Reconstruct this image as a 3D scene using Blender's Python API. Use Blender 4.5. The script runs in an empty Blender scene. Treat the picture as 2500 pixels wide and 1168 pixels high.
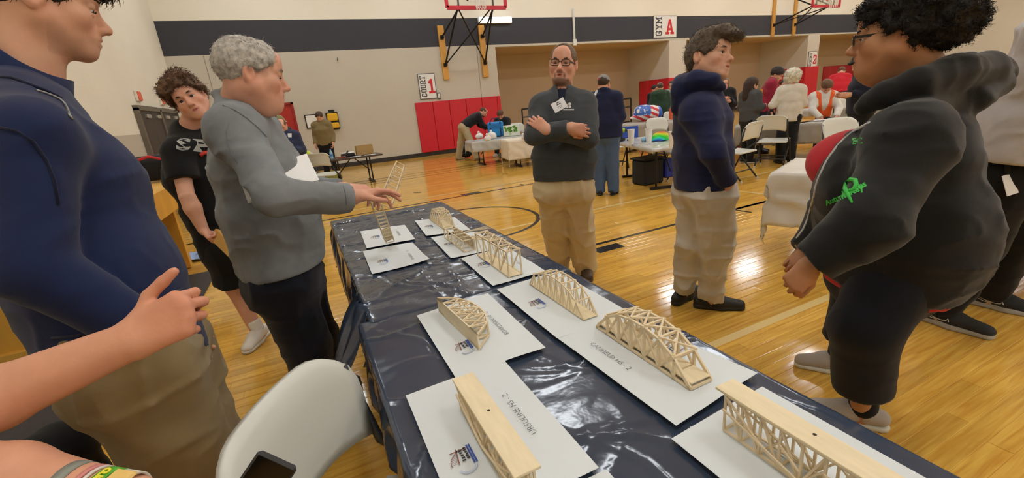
import bpy, math, random
import numpy as np
from mathutils import Vector, Matrix

# ------------------------------------------------------------------ camera
CAM = np.array([0.0, 0.0, 1.424])
CR = np.array([0.8970, -0.4318, -0.0896]); CF = np.array([0.39135, 0.87297, -0.29186])
CR = CR - CF * (CR @ CF) / (CF @ CF); CR /= np.linalg.norm(CR); CF /= np.linalg.norm(CF)
CU = np.cross(CR, CF)
FPX = 1080.3
scene = bpy.context.scene
COL = scene.collection
cd = bpy.data.cameras.new('camera'); cam = bpy.data.objects.new('camera', cd); COL.objects.link(cam)
cd.sensor_width = 36.0; cd.lens = 36.0 * FPX / 2500.0; cd.clip_start = 0.02; cd.clip_end = 200
cam.matrix_world = Matrix(((CR[0], CU[0], -CF[0], CAM[0]), (CR[1], CU[1], -CF[1], CAM[1]), (CR[2], CU[2], -CF[2], CAM[2]), (0, 0, 0, 1)))
scene.camera = cam
# ------------------------------------------------------------------ world, exposure
world = bpy.data.worlds.new('world'); scene.world = world; world.use_nodes = True
world.node_tree.nodes['Background'].inputs[0].default_value = (.95, .97, 1, 1)
world.node_tree.nodes['Background'].inputs[1].default_value = 0.12
scene.view_settings.view_transform = 'Standard'; scene.view_settings.look = 'None'
scene.view_settings.exposure = 0.0; scene.view_settings.gamma = 1.0; scene.view_settings.use_curve_mapping = False
LAMP = 29.0
LAMP_COL = (0.91, 0.96, 1.0)
CEIL_Z = 7.0
WALL_Y = 14.8; LEFT_X = -2.61; RIGHT_X = 34.0; REAR_Y = -7.0; REC_Y = 17.3

def nz(v): v = np.asarray(v, float); return v / max(np.linalg.norm(v), 1e-9)
def A(*v): return np.array(v, float)
def at(px, py, w):      # a point seen along the photograph's ray through a pixel, w metres deep
    return CAM + w * (CF + (px - 1250) / FPX * CR - (py - 584) / FPX * CU)
def onz(px, py, z=0.0):
    d = CF + (px - 1250) / FPX * CR - (py - 584) / FPX * CU
    return CAM + d * ((z - CAM[2]) / d[2])
def ony(px, py, y):
    d = CF + (px - 1250) / FPX * CR - (py - 584) / FPX * CU
    return CAM + d * (y / d[1])
def onx(px, py, x):
    d = CF + (px - 1250) / FPX * CR - (py - 584) / FPX * CU
    return CAM + d * (x / d[0])
def cb(a, b, c): return nz(a * CR + b * CU + c * CF)
UP = A(0, 0, 1)

# ------------------------------------------------------------------ materials
def lin(c):
    if isinstance(c, str): c = [int(c[i:i+2], 16) / 255 for i in (0, 2, 4)]
    return tuple(x / 12.92 if x <= .04045 else ((x + .055) / 1.055) ** 2.4 for x in c)
MATS = {}
def mat(name, col='808080', rough=.6, metal=0., var=0., vscale=20., bump=0., bscale=60., attr=False, emit=None, estr=0., trans=0., alpha=1., coat=0., sheen=0., stretch=None, sss=0., spec=.5, bdist=.01):
    if name in MATS: return MATS[name]
    m = bpy.data.materials.new(name); m.use_nodes = True; MATS[name] = m
    nt = m.node_tree; b = nt.nodes['Principled BSDF']; L = nt.links.new
    c = lin(col) if isinstance(col, str) else col
    b.inputs['Base Color'].default_value = (*c, 1); b.inputs['Roughness'].default_value = rough; b.inputs['Metallic'].default_value = metal
    b.inputs['Specular IOR Level'].default_value = spec
    if coat: b.inputs['Coat Weight'].default_value = coat; b.inputs['Coat Roughness'].default_value = .08
    if sheen: b.inputs['Sheen Weight'].default_value = sheen; b.inputs['Sheen Roughness'].default_value = .5
    if trans: b.inputs['Transmission Weight'].default_value = trans
    if sss: b.inputs['Subsurface Weight'].default_value = sss; b.inputs['Subsurface Radius'].default_value = (.012, .005, .003); b.inputs['Subsurface Scale'].default_value = 1.0
    b.inputs['Alpha'].default_value = alpha
    if emit is not None: b.inputs['Emission Color'].default_value = (*(lin(emit) if isinstance(emit, str) else emit), 1); b.inputs['Emission Strength'].default_value = estr
    src = None
    if attr:
        a = nt.nodes.new('ShaderNodeAttribute'); a.attribute_name = 'col'; src = a.outputs['Color']
    if var or bump:
        tc = nt.nodes.new('ShaderNodeTexCoord'); co = tc.outputs['Object']
        if stretch:
            mp = nt.nodes.new('ShaderNodeMapping'); mp.inputs['Scale'].default_value = stretch; L(co, mp.inputs['Vector']); co = mp.outputs['Vector']
    if var:
        n = nt.nodes.new('ShaderNodeTexNoise'); n.inputs['Scale'].default_value = vscale; n.inputs['Detail'].default_value = 4; L(co, n.inputs['Vector'])
        mx = nt.nodes.new('ShaderNodeMix'); mx.data_type = 'RGBA'; mx.blend_type = 'MULTIPLY'; mx.inputs[0].default_value = 1.0
        rp = nt.nodes.new('ShaderNodeMapRange'); rp.inputs[1].default_value = .3; rp.inputs[2].default_value = .7; rp.inputs[3].default_value = 1 - var; rp.inputs[4].default_value = 1 + var; L(n.outputs['Fac'], rp.inputs[0])
        cc = nt.nodes.new('ShaderNodeCombineColor')
        for i in range(3): L(rp.outputs[0], cc.inputs[i])
        if src is not None: L(src, mx.inputs[6])
        else: mx.inputs[6].default_value = (*c, 1)
        L(cc.outputs[0], mx.inputs[7]); src = mx.outputs[2]
    if src is not None: L(src, b.inputs['Base Color'])
    if bump:
        n = nt.nodes.new('ShaderNodeTexNoise'); n.inputs['Scale'].default_value = bscale; n.inputs['Detail'].default_value = 3; L(co, n.inputs['Vector'])
        bp = nt.nodes.new('ShaderNodeBump'); bp.inputs['Strength'].default_value = bump; bp.inputs['Distance'].default_value = bdist; L(n.outputs['Fac'], bp.inputs['Height']); L(bp.outputs[0], b.inputs['Normal'])
    return m

# ------------------------------------------------------------------ objects
def tag(o, label=None, cat=None, group=None, kind=None):
    if label: o['label'] = label
    if cat: o['category'] = cat
    if group: o['group'] = group
    if kind: o['kind'] = kind
    return o
def thing(name, loc, label, cat, group=None, rz=0.0):
    o = bpy.data.objects.new(name, None); COL.objects.link(o); o.location = [float(x) for x in loc]; o.rotation_euler = (0, 0, rz); o.empty_display_size = .1
    return tag(o, label, cat, group)
def rootloc(o):
    while o.parent is not None: o = o.parent
    return np.array(o.location)
def link(name, V, F, m, parent=None, smooth=False, world=True, cols=None, mats=None, fm=None):
    V = np.asarray(V, dtype=np.float64).reshape(-1, 3)
    org = np.zeros(3)
    if parent is not None:
        if world: V = V - rootloc(parent)
    else:
        if len(V): org = np.array([(V[:, 0].min() + V[:, 0].max()) / 2, (V[:, 1].min() + V[:, 1].max()) / 2, V[:, 2].min()])
        V = V - org
    me = bpy.data.meshes.new(name)
    if isinstance(F, np.ndarray) and F.ndim == 2 and len(F):
        n, k = F.shape
        me.vertices.add(len(V)); me.vertices.foreach_set('co', V.astype(np.float32).ravel())
        me.loops.add(n * k); me.loops.foreach_set('vertex_index', F.astype(np.int32).ravel())
        me.polygons.add(n); me.polygons.foreach_set('loop_start', np.arange(0, n * k, k, dtype=np.int32))
        me.update(calc_edges=True); me.validate()
    else:
        me.from_pydata(V.tolist(), [], [list(map(int, f)) for f in F]); me.update()
    for mm in (mats if mats else [m]): me.materials.append(mm)
    if fm is not None: me.polygons.foreach_set('material_index', np.asarray(fm, dtype=np.int32))
    if smooth: me.polygons.foreach_set('use_smooth', np.ones(len(me.polygons), dtype=bool))
    if cols is not None:
        at_ = me.color_attributes.new('col', 'FLOAT_COLOR', 'POINT')
        c4 = np.ones((len(V), 4), np.float32); c4[:, :3] = cols; at_.data.foreach_set('color', c4.ravel())
    o = bpy.data.objects.new(name, me); COL.objects.link(o); o.location = org
    if parent is not None: o.parent = parent; o.location = (0, 0, 0)
    return o
def dup(o, parent=None):
    c = o.copy(); COL.objects.link(c)
    if parent is not None: c.parent = parent
    for ch in o.children: dup(ch, c)
    return c

class MB:
    """collects shapes into one mesh"""
    def __init__(s): s.V = []; s.F = []; s.M = []; s.mi = 0
    def add(s, V, F):
        n = len(s.V); s.V += [tuple(map(float, v)) for v in V]; s.F += [tuple(int(i) + n for i in f) for f in F]; s.M += [s.mi] * len(F); return s
    def box(s, c, size, X=None, Y=None, bev=0.0):
        X = A(1, 0, 0) if X is None else nz(X); Y = A(0, 1, 0) if Y is None else nz(Y); Z = nz(np.cross(X, Y)); c = np.asarray(c, float); h = np.asarray(size, float) / 2
        if bev <= 0:
            V = [c + X * h[0] * i + Y * h[1] * j + Z * h[2] * k for i in (-1, 1) for j in (-1, 1) for k in (-1, 1)]
            return s.add(V, [(0, 1, 3, 2), (4, 6, 7, 5), (0, 4, 5, 1), (2, 3, 7, 6), (0, 2, 6, 4), (1, 5, 7, 3)])
        b = min(bev, h.min() * .9); V = []; idx = {}
        for i in (-1, 1):
            for j in (-1, 1):
                for k in (-1, 1):
                    for a in range(3):
                        d = [h[q] - (b if q != a else 0) for q in range(3)]
                        idx[(i, j, k, a)] = len(V); V.append(c + X * d[0] * i + Y * d[1] * j + Z * d[2] * k)
        F = []
        for a, (p, q) in ((0, (1, 2)), (1, (0, 2)), (2, (0, 1))):
            for sg in (-1, 1):
                f = []
                for u, v in ((-1, -1), (1, -1), (1, 1), (-1, 1)):
                    t = [0, 0, 0]; t[a] = sg; t[p] = u; t[q] = v; f.append(idx[(*t, a)])
                F.append(f)
        for a, p, q in ((0, 1, 2), (1, 0, 2), (2, 0, 1)):
            for u in (-1, 1):
                for v in (-1, 1):
                    t1 = [0, 0, 0]; t2 = [0, 0, 0]; t1[p] = u; t1[q] = v; t2[p] = u; t2[q] = v; t1[a] = -1; t2[a] = 1
                    F.append([idx[(*t1, p)], idx[(*t2, p)], idx[(*t2, q)], idx[(*t1, q)]])
        for i in (-1, 1):
            for j in (-1, 1):
                for k in (-1, 1): F.append([idx[(i, j, k, a)] for a in range(3)])
        return s.add(V, F)
    def bar(s, a, b, w, h=None, up=None, bev=0.0):
        a = np.asarray(a, float); b = np.asarray(b, float); X = nz(b - a); up = UP if up is None else nz(up)
        if abs(X @ up) > .98: up = A(1, 0, 0) if abs(X[0]) < .9 else A(0, 1, 0)
        Y = nz(np.cross(up, X)); return s.box((a + b) / 2, (np.linalg.norm(b - a), w, h or w), X, Y, bev)
    def tube(s, pts, r, n=8, cap=True, closed=False):
        pts = [np.asarray(p, float) for p in pts]; N = len(pts); rs = r if hasattr(r, '__len__') else [r] * N
        V = []; prev = None
        for i, p in enumerate(pts):
            if closed: t = nz(pts[(i + 1) % N] - pts[i - 1])
            else: t = nz(pts[min(i + 1, N - 1)] - pts[max(i - 1, 0)])
            if prev is None: x = np.cross(t, A(0, 0, 1) if abs(t[2]) < .9 else A(1, 0, 0))
            else: x = prev - t * (prev @ t)
            x = nz(x); prev = x; y = np.cross(t, x)
            V += [p + rs[i] * (x * math.cos(2 * math.pi * k / n) + y * math.sin(2 * math.pi * k / n)) for k in range(n)]
        F = []
        for i in range(N if closed else N - 1):
            j = (i + 1) % N
            F += [(i * n + k, i * n + (k + 1) % n, j * n + (k + 1) % n, j * n + k) for k in range(n)]
        if cap and not closed: F += [tuple(range(n))[::-1], tuple((N - 1) * n + k for k in range(n))]
        return s.add(V, F)
    def lathe(s, c, prof, n=24, X=None, Z=None):
        c = np.asarray(c, float); Z = UP if Z is None else nz(Z); X = nz(np.cross(A(0, 1, 0) if abs(Z[1]) < .9 else A(1, 0, 0), Z)) if X is None else nz(X); Y = np.cross(Z, X)
        V = []; 
        for r, z in prof: V += [c + Z * z + r * (X * math.cos(2 * math.pi * k / n) + Y * math.sin(2 * math.pi * k / n)) for k in range(n)]
        F = [(i * n + k, i * n + (k + 1) % n, (i + 1) * n + (k + 1) % n, (i + 1) * n + k) for i in range(len(prof) - 1) for k in range(n)]
        if prof[0][0] > 1e-6: F.append(tuple(range(n))[::-1])
        if prof[-1][0] > 1e-6: F.append(tuple((len(prof) - 1) * n + k for k in range(n)))
        return s.add(V, F)
    def prism(s, poly, o, X, Y, th):
        """polygon in the plane o+X,Y, given thickness along X x Y"""
        o = np.asarray(o, float); X = nz(X); Y = nz(Y); Z = np.cross(X, Y); n = len(poly)
        V = [o + X * p[0] + Y * p[1] for p in poly] + [o + X * p[0] + Y * p[1] + Z * th for p in poly]
        F = [tuple(range(n))[::-1], tuple(range(n, 2 * n))] + [(i, (i + 1) % n, n + (i + 1) % n, n + i) for i in range(n)]
        return s.add(V, F)
    def quad(s, *p): return s.add(p, [tuple(range(len(p)))])
    def build(s, name, m, parent=None, smooth=False, world=True):
        ms = m if isinstance(m, (list, tuple)) else [m]
        return link(name, s.V, s.F, ms[0], parent, smooth, world, mats=ms, fm=s.M if len(ms) > 1 else None)

# ------------------------------------------------------------------ room light: luminaires in the ceiling
M_lamp = mat('luminaire_lens', 'FFFFFF', .5, emit=LAMP_COL, estr=LAMP)
M_lampbody = mat('luminaire_body', 'E4E4E0', .5)
li = 0
for j, ly in enumerate((-5.5, .5, 6.5, 12.2)):
    for i in range(8):
        lx = -.6 + i * 4.2 + (0.4 if j % 2 else 0)
        place = ('rear wall', 'display tables', 'court middle', 'striped wall')[j]
        t = thing('ceiling_light', (lx, ly, CEIL_Z - .62), '%s high-bay gym light from the left in the row above the %s' % (('first', 'second', 'third', 'fourth', 'fifth', 'sixth', 'seventh', 'eighth')[i], place), 'ceiling light', 'high-bay lights in rows')
        MB().box((lx, ly, CEIL_Z - .56), (1.25, .62, .08), bev=.01).build('housing', M_lampbody, t)
        MB().box((lx, ly, CEIL_Z - .61), (1.18, .55, .02)).build('lens', M_lamp, t)
        [MB().bar((lx + q, ly, CEIL_Z - .52), (lx + q, ly, CEIL_Z), .012).build('hanger', M_lampbody, t) for q in (-.5, .5)]
# ------------------------------------------------------------------ the gym shell
def nodes_wall(name, col, low=None, zsplit=1.5):
    m = mat(name, col, .75); nt = m.node_tree; b = nt.nodes['Principled BSDF']; L = nt.links.new
    g = nt.nodes.new('ShaderNodeNewGeometry'); sp = nt.nodes.new('ShaderNodeSeparateXYZ'); L(g.outputs['Position'], sp.inputs[0])
    ad = nt.nodes.new('ShaderNodeMath'); L(sp.outputs[0], ad.inputs[0]); L(sp.outputs[1], ad.inputs[1])
    cx = nt.nodes.new('ShaderNodeCombineXYZ'); L(ad.outputs[0], cx.inputs[0]); L(sp.outputs[2], cx.inputs[1])
    br = nt.nodes.new('ShaderNodeTexBrick'); br.inputs['Scale'].default_value = 1.0; br.inputs['Brick Width'].default_value = .4; br.inputs['Row Height'].default_value = .2; br.inputs['Mortar Size'].default_value = .006; br.inputs['Mortar Smooth'].default_value = 1
    L(cx.outputs[0], br.inputs['Vector'])
    bp = nt.nodes.new('ShaderNodeBump'); bp.inputs['Strength'].default_value = .25; bp.inputs['Distance'].default_value = .004; bp.invert = True; L(br.outputs['Fac'], bp.inputs['Height']); L(bp.outputs[0], b.inputs['Normal'])
    n = nt.nodes.new('ShaderNodeTexNoise'); n.inputs['Scale'].default_value = .8; L(g.outputs['Position'], n.inputs['Vector'])
    c = lin(col); mx = nt.nodes.new('ShaderNodeMix'); mx.data_type = 'RGBA'; L(n.outputs['Fac'], mx.inputs[0])
    mx.inputs[6].default_value = (*[x * .93 for x in c], 1); mx.inputs[7].default_value = (*[min(1, x * 1.05) for x in c], 1); out = mx.outputs[2]
    for zs, lo, hi in ((low or [])):
        gt = nt.nodes.new('ShaderNodeMath'); gt.operation = 'GREATER_THAN'; L(sp.outputs[2], gt.inputs[0]); gt.inputs[1].default_value = zs
        m2 = nt.nodes.new('ShaderNodeMix'); m2.data_type = 'RGBA'; L(gt.outputs[0], m2.inputs[0]); 
        if lo is None: L(out, m2.inputs[6])
        else: m2.inputs[6].default_value = (*lin(lo), 1)
        if hi is None: L(out, m2.inputs[7])
        else: m2.inputs[7].default_value = (*lin(hi), 1)
        out = m2.outputs[2]
    L(out, b.inputs['Base Color'])
    return m
CREAM = 'F1ECDC'; GREIGE = 'CBC5B7'; SLATE = '3A3C44'; SHADE_TAN = 'C9B497'
M_wback = nodes_wall('painted_block_wall', GREIGE, [(3.37, None, SLATE), (4.2, None, CREAM)])
M_wleft = nodes_wall('painted_left_wall', CREAM, [(1.5, 'C4BCAE', None)])
M_wrec = nodes_wall('shade_tinted_recess_wall', SHADE_TAN)  # tan puts the lighting under the balcony into the recess colour
M_pier = nodes_wall('painted_pier', 'D6D0C3')
M_ceil = mat('ceiling_deck', 'E6E2D8', .8, var=.05)
def wall(name, mb, m):
    return tag(mb.build(name, m), kind='structure')
wall('wall_left', MB().box((LEFT_X - .1, (WALL_Y + REAR_Y) / 2, CEIL_Z / 2), (.2, WALL_Y - REAR_Y, CEIL_Z)), M_wleft)
wall('wall_rear', MB().box(((RIGHT_X + LEFT_X) / 2, REAR_Y - .1, CEIL_Z / 2), (RIGHT_X - LEFT_X + .4, .2, CEIL_Z)), M_wleft)
wall('wall_right', MB().box((RIGHT_X + .1, (REC_Y + REAR_Y) / 2, CEIL_Z / 2), (.2, REC_Y - REAR_Y, CEIL_Z)), M_wleft)
wall('ceiling', MB().box(((RIGHT_X + LEFT_X) / 2, (REC_Y + REAR_Y) / 2, CEIL_Z + .1), (RIGHT_X - LEFT_X + .8, REC_Y - REAR_Y + .8, .2)), M_ceil)
BX = 6.68
# solid wall left of the recess, with a door opening left in it, and the deep header over the recess
bw = MB()
DX0, DX1, DH = -.98, .12, 2.03
bw.box(((LEFT_X + DX0) / 2, WALL_Y + .15, 3.3 / 2), (DX0 - LEFT_X, .3, 3.3)).box(((DX1 + BX) / 2, WALL_Y + .15, 3.3 / 2), (BX - DX1, .3, 3.3)).box(((DX0 + DX1) / 2, WALL_Y + .15, (3.3 + DH) / 2), (DX1 - DX0, .3, 3.3 - DH))
bw.box(((LEFT_X + RIGHT_X) / 2, WALL_Y + .15, (3.3 + CEIL_Z) / 2), (RIGHT_X - LEFT_X, .3, CEIL_Z - 3.3))
wall('wall_back', bw, M_wback)
wall('wall_recess', MB().box(((BX + RIGHT_X) / 2, REC_Y + .1, 1.65), (RIGHT_X - BX, .2, 3.3)).box((BX - .1, (WALL_Y + .3 + REC_Y) / 2, 1.65), (.2, REC_Y - WALL_Y - .3, 3.3)), M_wrec)
wall('ceiling_recess', MB().box(((BX + RIGHT_X) / 2, (WALL_Y + .3 + REC_Y) / 2, 3.35), (RIGHT_X - BX, REC_Y - WALL_Y - .3, .1)), M_wrec)
M_joint = mat('control_joint', '9C978C', .9)
for i, jx in enumerate((-1.75, 6.0)):
    wall('trim_%d' % (i + 1), MB().box((jx, WALL_Y - .002, 1.68), (.02, .006, 3.36)), M_joint)
for i, (px0, px1) in enumerate(((14.45, 15.4), (23.4, 24.3))):
    wall('wall_pier_%d' % (i + 1), MB().box(((px0 + px1) / 2, (WALL_Y + REC_Y) / 2, 1.65), (px1 - px0, REC_Y - WALL_Y + .0, 3.3)), M_pier)
M_base = mat('rubber_base', '2E2B2A', .5)
wall('baseboard_back', MB().box(((DX1 + BX) / 2, WALL_Y - .012, .065), (BX - DX1, .024, .13)), M_base)
wall('baseboard_left', MB().box((LEFT_X + .012, 4, .065), (.024, 20, .13)), M_base)
wall('baseboard_recess', MB().box(((BX + RIGHT_X) / 2, REC_Y - .012, .065), (RIGHT_X - BX, .024, .13)), M_base)

# floor: maple strips. The near ones are single boards, the next ones one part, the far ones painted grain
def floor_mat(name, use_attr):
    m = mat(name, 'D09A4A', .11, coat=.0); nt = m.node_tree; b = nt.nodes['Principled BSDF']; L = nt.links.new
    g = nt.nodes.new('ShaderNodeNewGeometry'); mp = nt.nodes.new('ShaderNodeMapping'); mp.inputs['Scale'].default_value = (1.6, 26, 1); L(g.outputs['Position'], mp.inputs['Vector'])
    n = nt.nodes.new('ShaderNodeTexNoise'); n.inputs['Scale'].default_value = 2.0; n.inputs['Detail'].default_value = 6; n.inputs['Distortion'].default_value = .6; L(mp.outputs[0], n.inputs['Vector'])
    cr = nt.nodes.new('ShaderNodeValToRGB'); cr.color_ramp.elements[0].position = .3; cr.color_ramp.elements[1].position = .75
    cr.color_ramp.elements[0].color = (*lin('CC9438'), 1); cr.color_ramp.elements[1].color = (*lin('ECC05C'), 1); L(n.outputs['Fac'], cr.inputs[0])
    if use_attr:
        a = nt.nodes.new('ShaderNodeAttribute'); a.attribute_name = 'col'; fac = a.outputs['Fac']
    else:
        br = nt.nodes.new('ShaderNodeTexBrick'); br.inputs['Scale'].default_value = 1; br.inputs['Brick Width'].default_value = 1.1; br.inputs['Row Height'].default_value = .057; br.inputs['Mortar Size'].default_value = .0007
        br.inputs['Color1'].default_value = (0, 0, 0, 1); br.inputs['Color2'].default_value = (1, 1, 1, 1); br.inputs['Mortar'].default_value = (0, 0, 0, 1)
        L(g.outputs['Position'], br.inputs['Vector']); fac = br.outputs['Color']
    mr = nt.nodes.new('ShaderNodeMapRange'); mr.inputs[3].default_value = .86; mr.inputs[4].default_value = 1.1; L(fac, mr.inputs[0])
    mx = nt.nodes.new('ShaderNodeMix'); mx.data_type = 'RGBA'; mx.blend_type = 'MULTIPLY'; mx.inputs[0].default_value = 1
    cc = nt.nodes.new('ShaderNodeCombineColor'); [L(mr.outputs[0], cc.inputs[i]) for i in range(3)]
    L(cr.outputs[0], mx.inputs[6]); L(cc.outputs[0], mx.inputs[7]); L(mx.outputs[2], b.inputs['Base Color'])
    n2 = nt.nodes.new('ShaderNodeTexNoise'); n2.inputs['Scale'].default_value = 2.2; mp2 = nt.nodes.new('ShaderNodeMapping'); mp2.inputs['Scale'].default_value = (1.2, 9, 1); L(g.outputs['Position'], mp2.inputs['Vector']); L(mp2.outputs[0], n2.inputs['Vector'])
    bp = nt.nodes.new('ShaderNodeBump'); bp.inputs['Strength'].default_value = .1; bp.inputs['Distance'].default_value = .008; L(n2.outputs['Fac'], bp.inputs['Height']); L(bp.outputs[0], b.inputs['Normal'])
    return m
M_floor = floor_mat('maple_floor', False); M_board = floor_mat('maple_board', True)
BW = .076
floor = tag(MB().box(((LEFT_X + RIGHT_X) / 2, (REC_Y + REAR_Y) / 2, -.052), (RIGHT_X - LEFT_X, REC_Y - REAR_Y, .1)).build('floor', M_floor), kind='structure')
FL = rootloc(floor)
rb = random.Random(5)
def board_geo(L_, W_):
    g = .0009; l, w = L_ / 2 - g, W_ / 2 - g; c = .0012; z0, z1 = -.006, 0.0
    V = [(-l, -w, z0), (l, -w, z0), (l, w, z0), (-l, w, z0), (-l, -w, z1 - c), (l, -w, z1 - c), (l, w, z1 - c), (-l, w, z1 - c), (-l + c, -w + c, z1), (l - c, -w + c, z1), (l - c, w - c, z1), (-l + c, w - c, z1)]
    F = [(8, 9, 10, 11), (4, 5, 9, 8), (5, 6, 10, 9), (6, 7, 11, 10), (7, 4, 8, 11), (0, 1, 5, 4), (1, 2, 6, 5), (2, 3, 7, 6), (3, 0, 4, 7)]
    return V, F
variants = []
for L_ in (.75, 1.05, 1.35):
    for k in range(8):
        V, F = board_geo(L_, BW); me = bpy.data.meshes.new('floor_board'); me.from_pydata(V, [], F); me.update(); me.materials.append(M_board)
        ca = me.color_attributes.new('col', 'FLOAT_COLOR', 'POINT'); v = k / 7
        ca.data.foreach_set('color', np.tile(np.array([v, v, v, 1], np.float32), len(V))); variants.append((L_, me))
places = []
y = .3
while y < 4.6:
    x = .9 - rb.random() * .8 + max(0, 1.4 - y) * .6
    if y > 1.9: x = -2.0 - rb.random()
    xe = 5.2 if y < 3 else 4.2
    while x < xe:
        L_, me = variants[rb.randrange(24)]; places.append((x + L_ / 2, y + BW / 2, L_, me)); x += L_
    y += BW
def vis(p):
    d = A(p[0], p[1], 0) - CAM; w = d @ CF
    if w < .2: return None
    u, v = 1250 + FPX * (d @ CR) / w, 584 - FPX * (d @ CU) / w
    return w if -60 < u < 2560 and v < 1230 else None
sing = [(vis(p), p) for p in places]
near = sorted([q for q in sing if q[0] is not None and not (-.1 < q[1][0] < 1.1 and q[1][1] < 3.4)], key=lambda q: q[0])[:300]
nearset = set(id(q[1]) for q in near)
for w, (bx, by, L_, me) in near:
    o = bpy.data.objects.new('floor_board', me); COL.objects.link(o); o.parent = floor; o.location = (bx - FL[0], by - FL[1], -FL[2] + .0)
SV = []; SF = []; SC = []
for p in places:
    if id(p) in nearset: continue
    V, F = board_geo(p[2], BW); n = len(SV); SV += [(v[0] + p[0], v[1] + p[1], v[2]) for v in V]; SF += [tuple(i + n for i in f) for f in F]; v = rb.random(); SC += [(v, v, v)] * len(V)
o = link('floor_boards_field', SV, SF, M_board, floor, cols=np.array(SC)); o['kind'] = 'stuff'
# court lines
M_black = mat('court_line_black', '1E1B18', .2); M_white = mat('court_line_cream', 'E3C684', .2)
def fline(x0, y0, x1, y1, w, m, name='court_line'):
    MB().bar((x0, y0, .0004), (x1, y1, .0004), w, .0006).build(name, m, floor)
def ring(cx, cy, r, w, m, a0=0, a1=2 * math.pi, n=72):
    mb = MB(); V = []; 
    for i in range(n + 1):
        a = a0 + (a1 - a0) * i / n
        V += [(cx + (r - w / 2) * math.cos(a), cy + (r - w / 2) * math.sin(a), .0008), (cx + (r + w / 2) * math.cos(a), cy + (r + w / 2) * math.sin(a), .0008)]
    mb.add(V, [(2 * i, 2 * i + 1, 2 * i + 3, 2 * i + 2) for i in range(n)]); mb.build('court_circle', m, floor)
def yl(px, py): return onz(px, py)[1]
fline(1.2, 1.58, 9.0, 1.58, .055, M_white)
fline(.3, 3.5, 9.5, 3.5, .05, M_black)
q = onz(1470, 604); MB().box((q[0] + .03, q[1] - .06, .0008), (.3, .14, .0008)).build('court_block', M_black, floor)
y5 = yl(1540, 493); fline(1.0, y5, 14, y5, .05, M_white)
y6 = yl(1128, 479); fline(-2.5, y6, 4.6, y6, .05, M_black)
y7 = yl(1150, 464); fline(-2.5, y7, 14, y7, .05, M_white)
q = onz(1150, 473); MB().box((q[0], q[1], .0009), (.34, .16, .0008)).build('court_block', M_black, floor)
for k in range(3):
    yy = yl(1100, 411 + 5 * k); fline(-2.5, yy, 16, yy, .03, mat('court_line_thin', '7A5A30', .2))
for (ax, ay, bx, by) in ((1010, 471, 1028, 470), (1226, 426, 1240, 424), (1270, 450, 1285, 452), (1795, 513, 1835, 519)):
    a = onz(ax, ay); b = onz(bx, by); fline(a[0], a[1], b[0], b[1], .04, M_black)
a = onz(1800, 510); b = onz(1892, 487); fline(a[0], a[1], b[0], b[1], .05, M_black)
a = onz(1800, 466); b = onz(1892, 478); fline(a[0], a[1], b[0], b[1], .05, M_white)
# free-throw circle fitted to the three points seen past the table
c1, c2, c3 = (onz(*p)[:2] for p in ((1190, 506), (1314, 535), (1262, 568)))
m_ = np.array([[c2[0] - c1[0], c2[1] - c1[1]], [c3[0] - c1[0], c3[1] - c1[1]]]); v_ = np.array([(c2 @ c2 - c1 @ c1) / 2, (c3 @ c3 - c1 @ c1) / 2]); cc_ = np.linalg.solve(m_, v_); rr_ = np.linalg.norm(c1 - cc_)
ring(cc_[0], cc_[1], rr_, .05, M_black)

# ---- red door in the striped wall
M_red = mat('red_paint', 'B8281F', .4, var=.05, vscale=3); M_redf = mat('red_frame', '9E2019', .4); M_steel = mat('brushed_steel', 'C9CBC8', .3, metal=.9)
d1 = thing('door_1', ((DX0 + DX1) / 2, WALL_Y, 0), None, None); d1['kind'] = 'structure'
MB().box(((DX0 + DX1) / 2, WALL_Y + .05, DH / 2 - .02), (DX1 - DX0 - .12, .05, DH - .06), bev=.004).build('door_leaf', M_red, d1)
MB().box((DX0 + .03, WALL_Y + .06, DH / 2), (.06, .18, DH)).box((DX1 - .03, WALL_Y + .06, DH / 2), (.06, .18, DH)).box(((DX0 + DX1) / 2, WALL_Y + .06, DH - .03), (DX1 - DX0, .18, .06)).build('door_frame', M_redf, d1)
MB().box((DX0 + .62, WALL_Y - .01, DH - .13), (.3, .06, .07), bev=.008).bar((DX0 + .7, WALL_Y - .03, DH - .12), (DX0 + .4, WALL_Y - .05, DH - .08), .02).build('door_closer', M_steel, d1)
MB().box((DX1 - .2, WALL_Y - .01, .95), (.16, .07, .07), bev=.01).build('push_bar', mat('white_enamel', 'E8E8E4', .4), d1)
# ---- dark double doors in the left wall
M_dark = mat('dark_bronze_paint', '3B3733', .5, var=.06, vscale=4); M_darkf = mat('dark_frame', '6E675C', .5)
ya, yb = 10.75, 14.05
d2 = thing('door_2', (LEFT_X, (ya + yb) / 2, 0), None, None); d2['kind'] = 'structure'
MB().box((LEFT_X + .03, (ya + yb) / 2, 1.98), (.1, yb - ya, .09)).box((LEFT_X + .03, ya + .04, .99), (.1, .08, 1.98)).box((LEFT_X + .03, yb - .04, .99), (.1, .08, 1.98)).box((LEFT_X + .03, (ya + yb) / 2, .99), (.1, .1, 1.98)).build('door_frame', M_darkf, d2)
for k in range(4):
    y0 = ya + .09 + k * (yb - ya - .18) / 4; y1 = y0 + (yb - ya - .18) / 4
    lf = MB().box((LEFT_X + .03, (y0 + y1) / 2, .98), (.05, y1 - y0 - .012, 1.92), bev=.004).build('door_leaf', M_dark, d2)
    MB().box((LEFT_X + .075, (y0 + y1) / 2, .96), (.05, (y1 - y0) * .8, .06), bev=.008).build('push_bar', M_steel, lf)
    MB().box((LEFT_X + .07, (y0 + y1) / 2 + .1, 1.83), (.05, .26, .07), bev=.008).build('door_closer', M_steel, lf)
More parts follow.
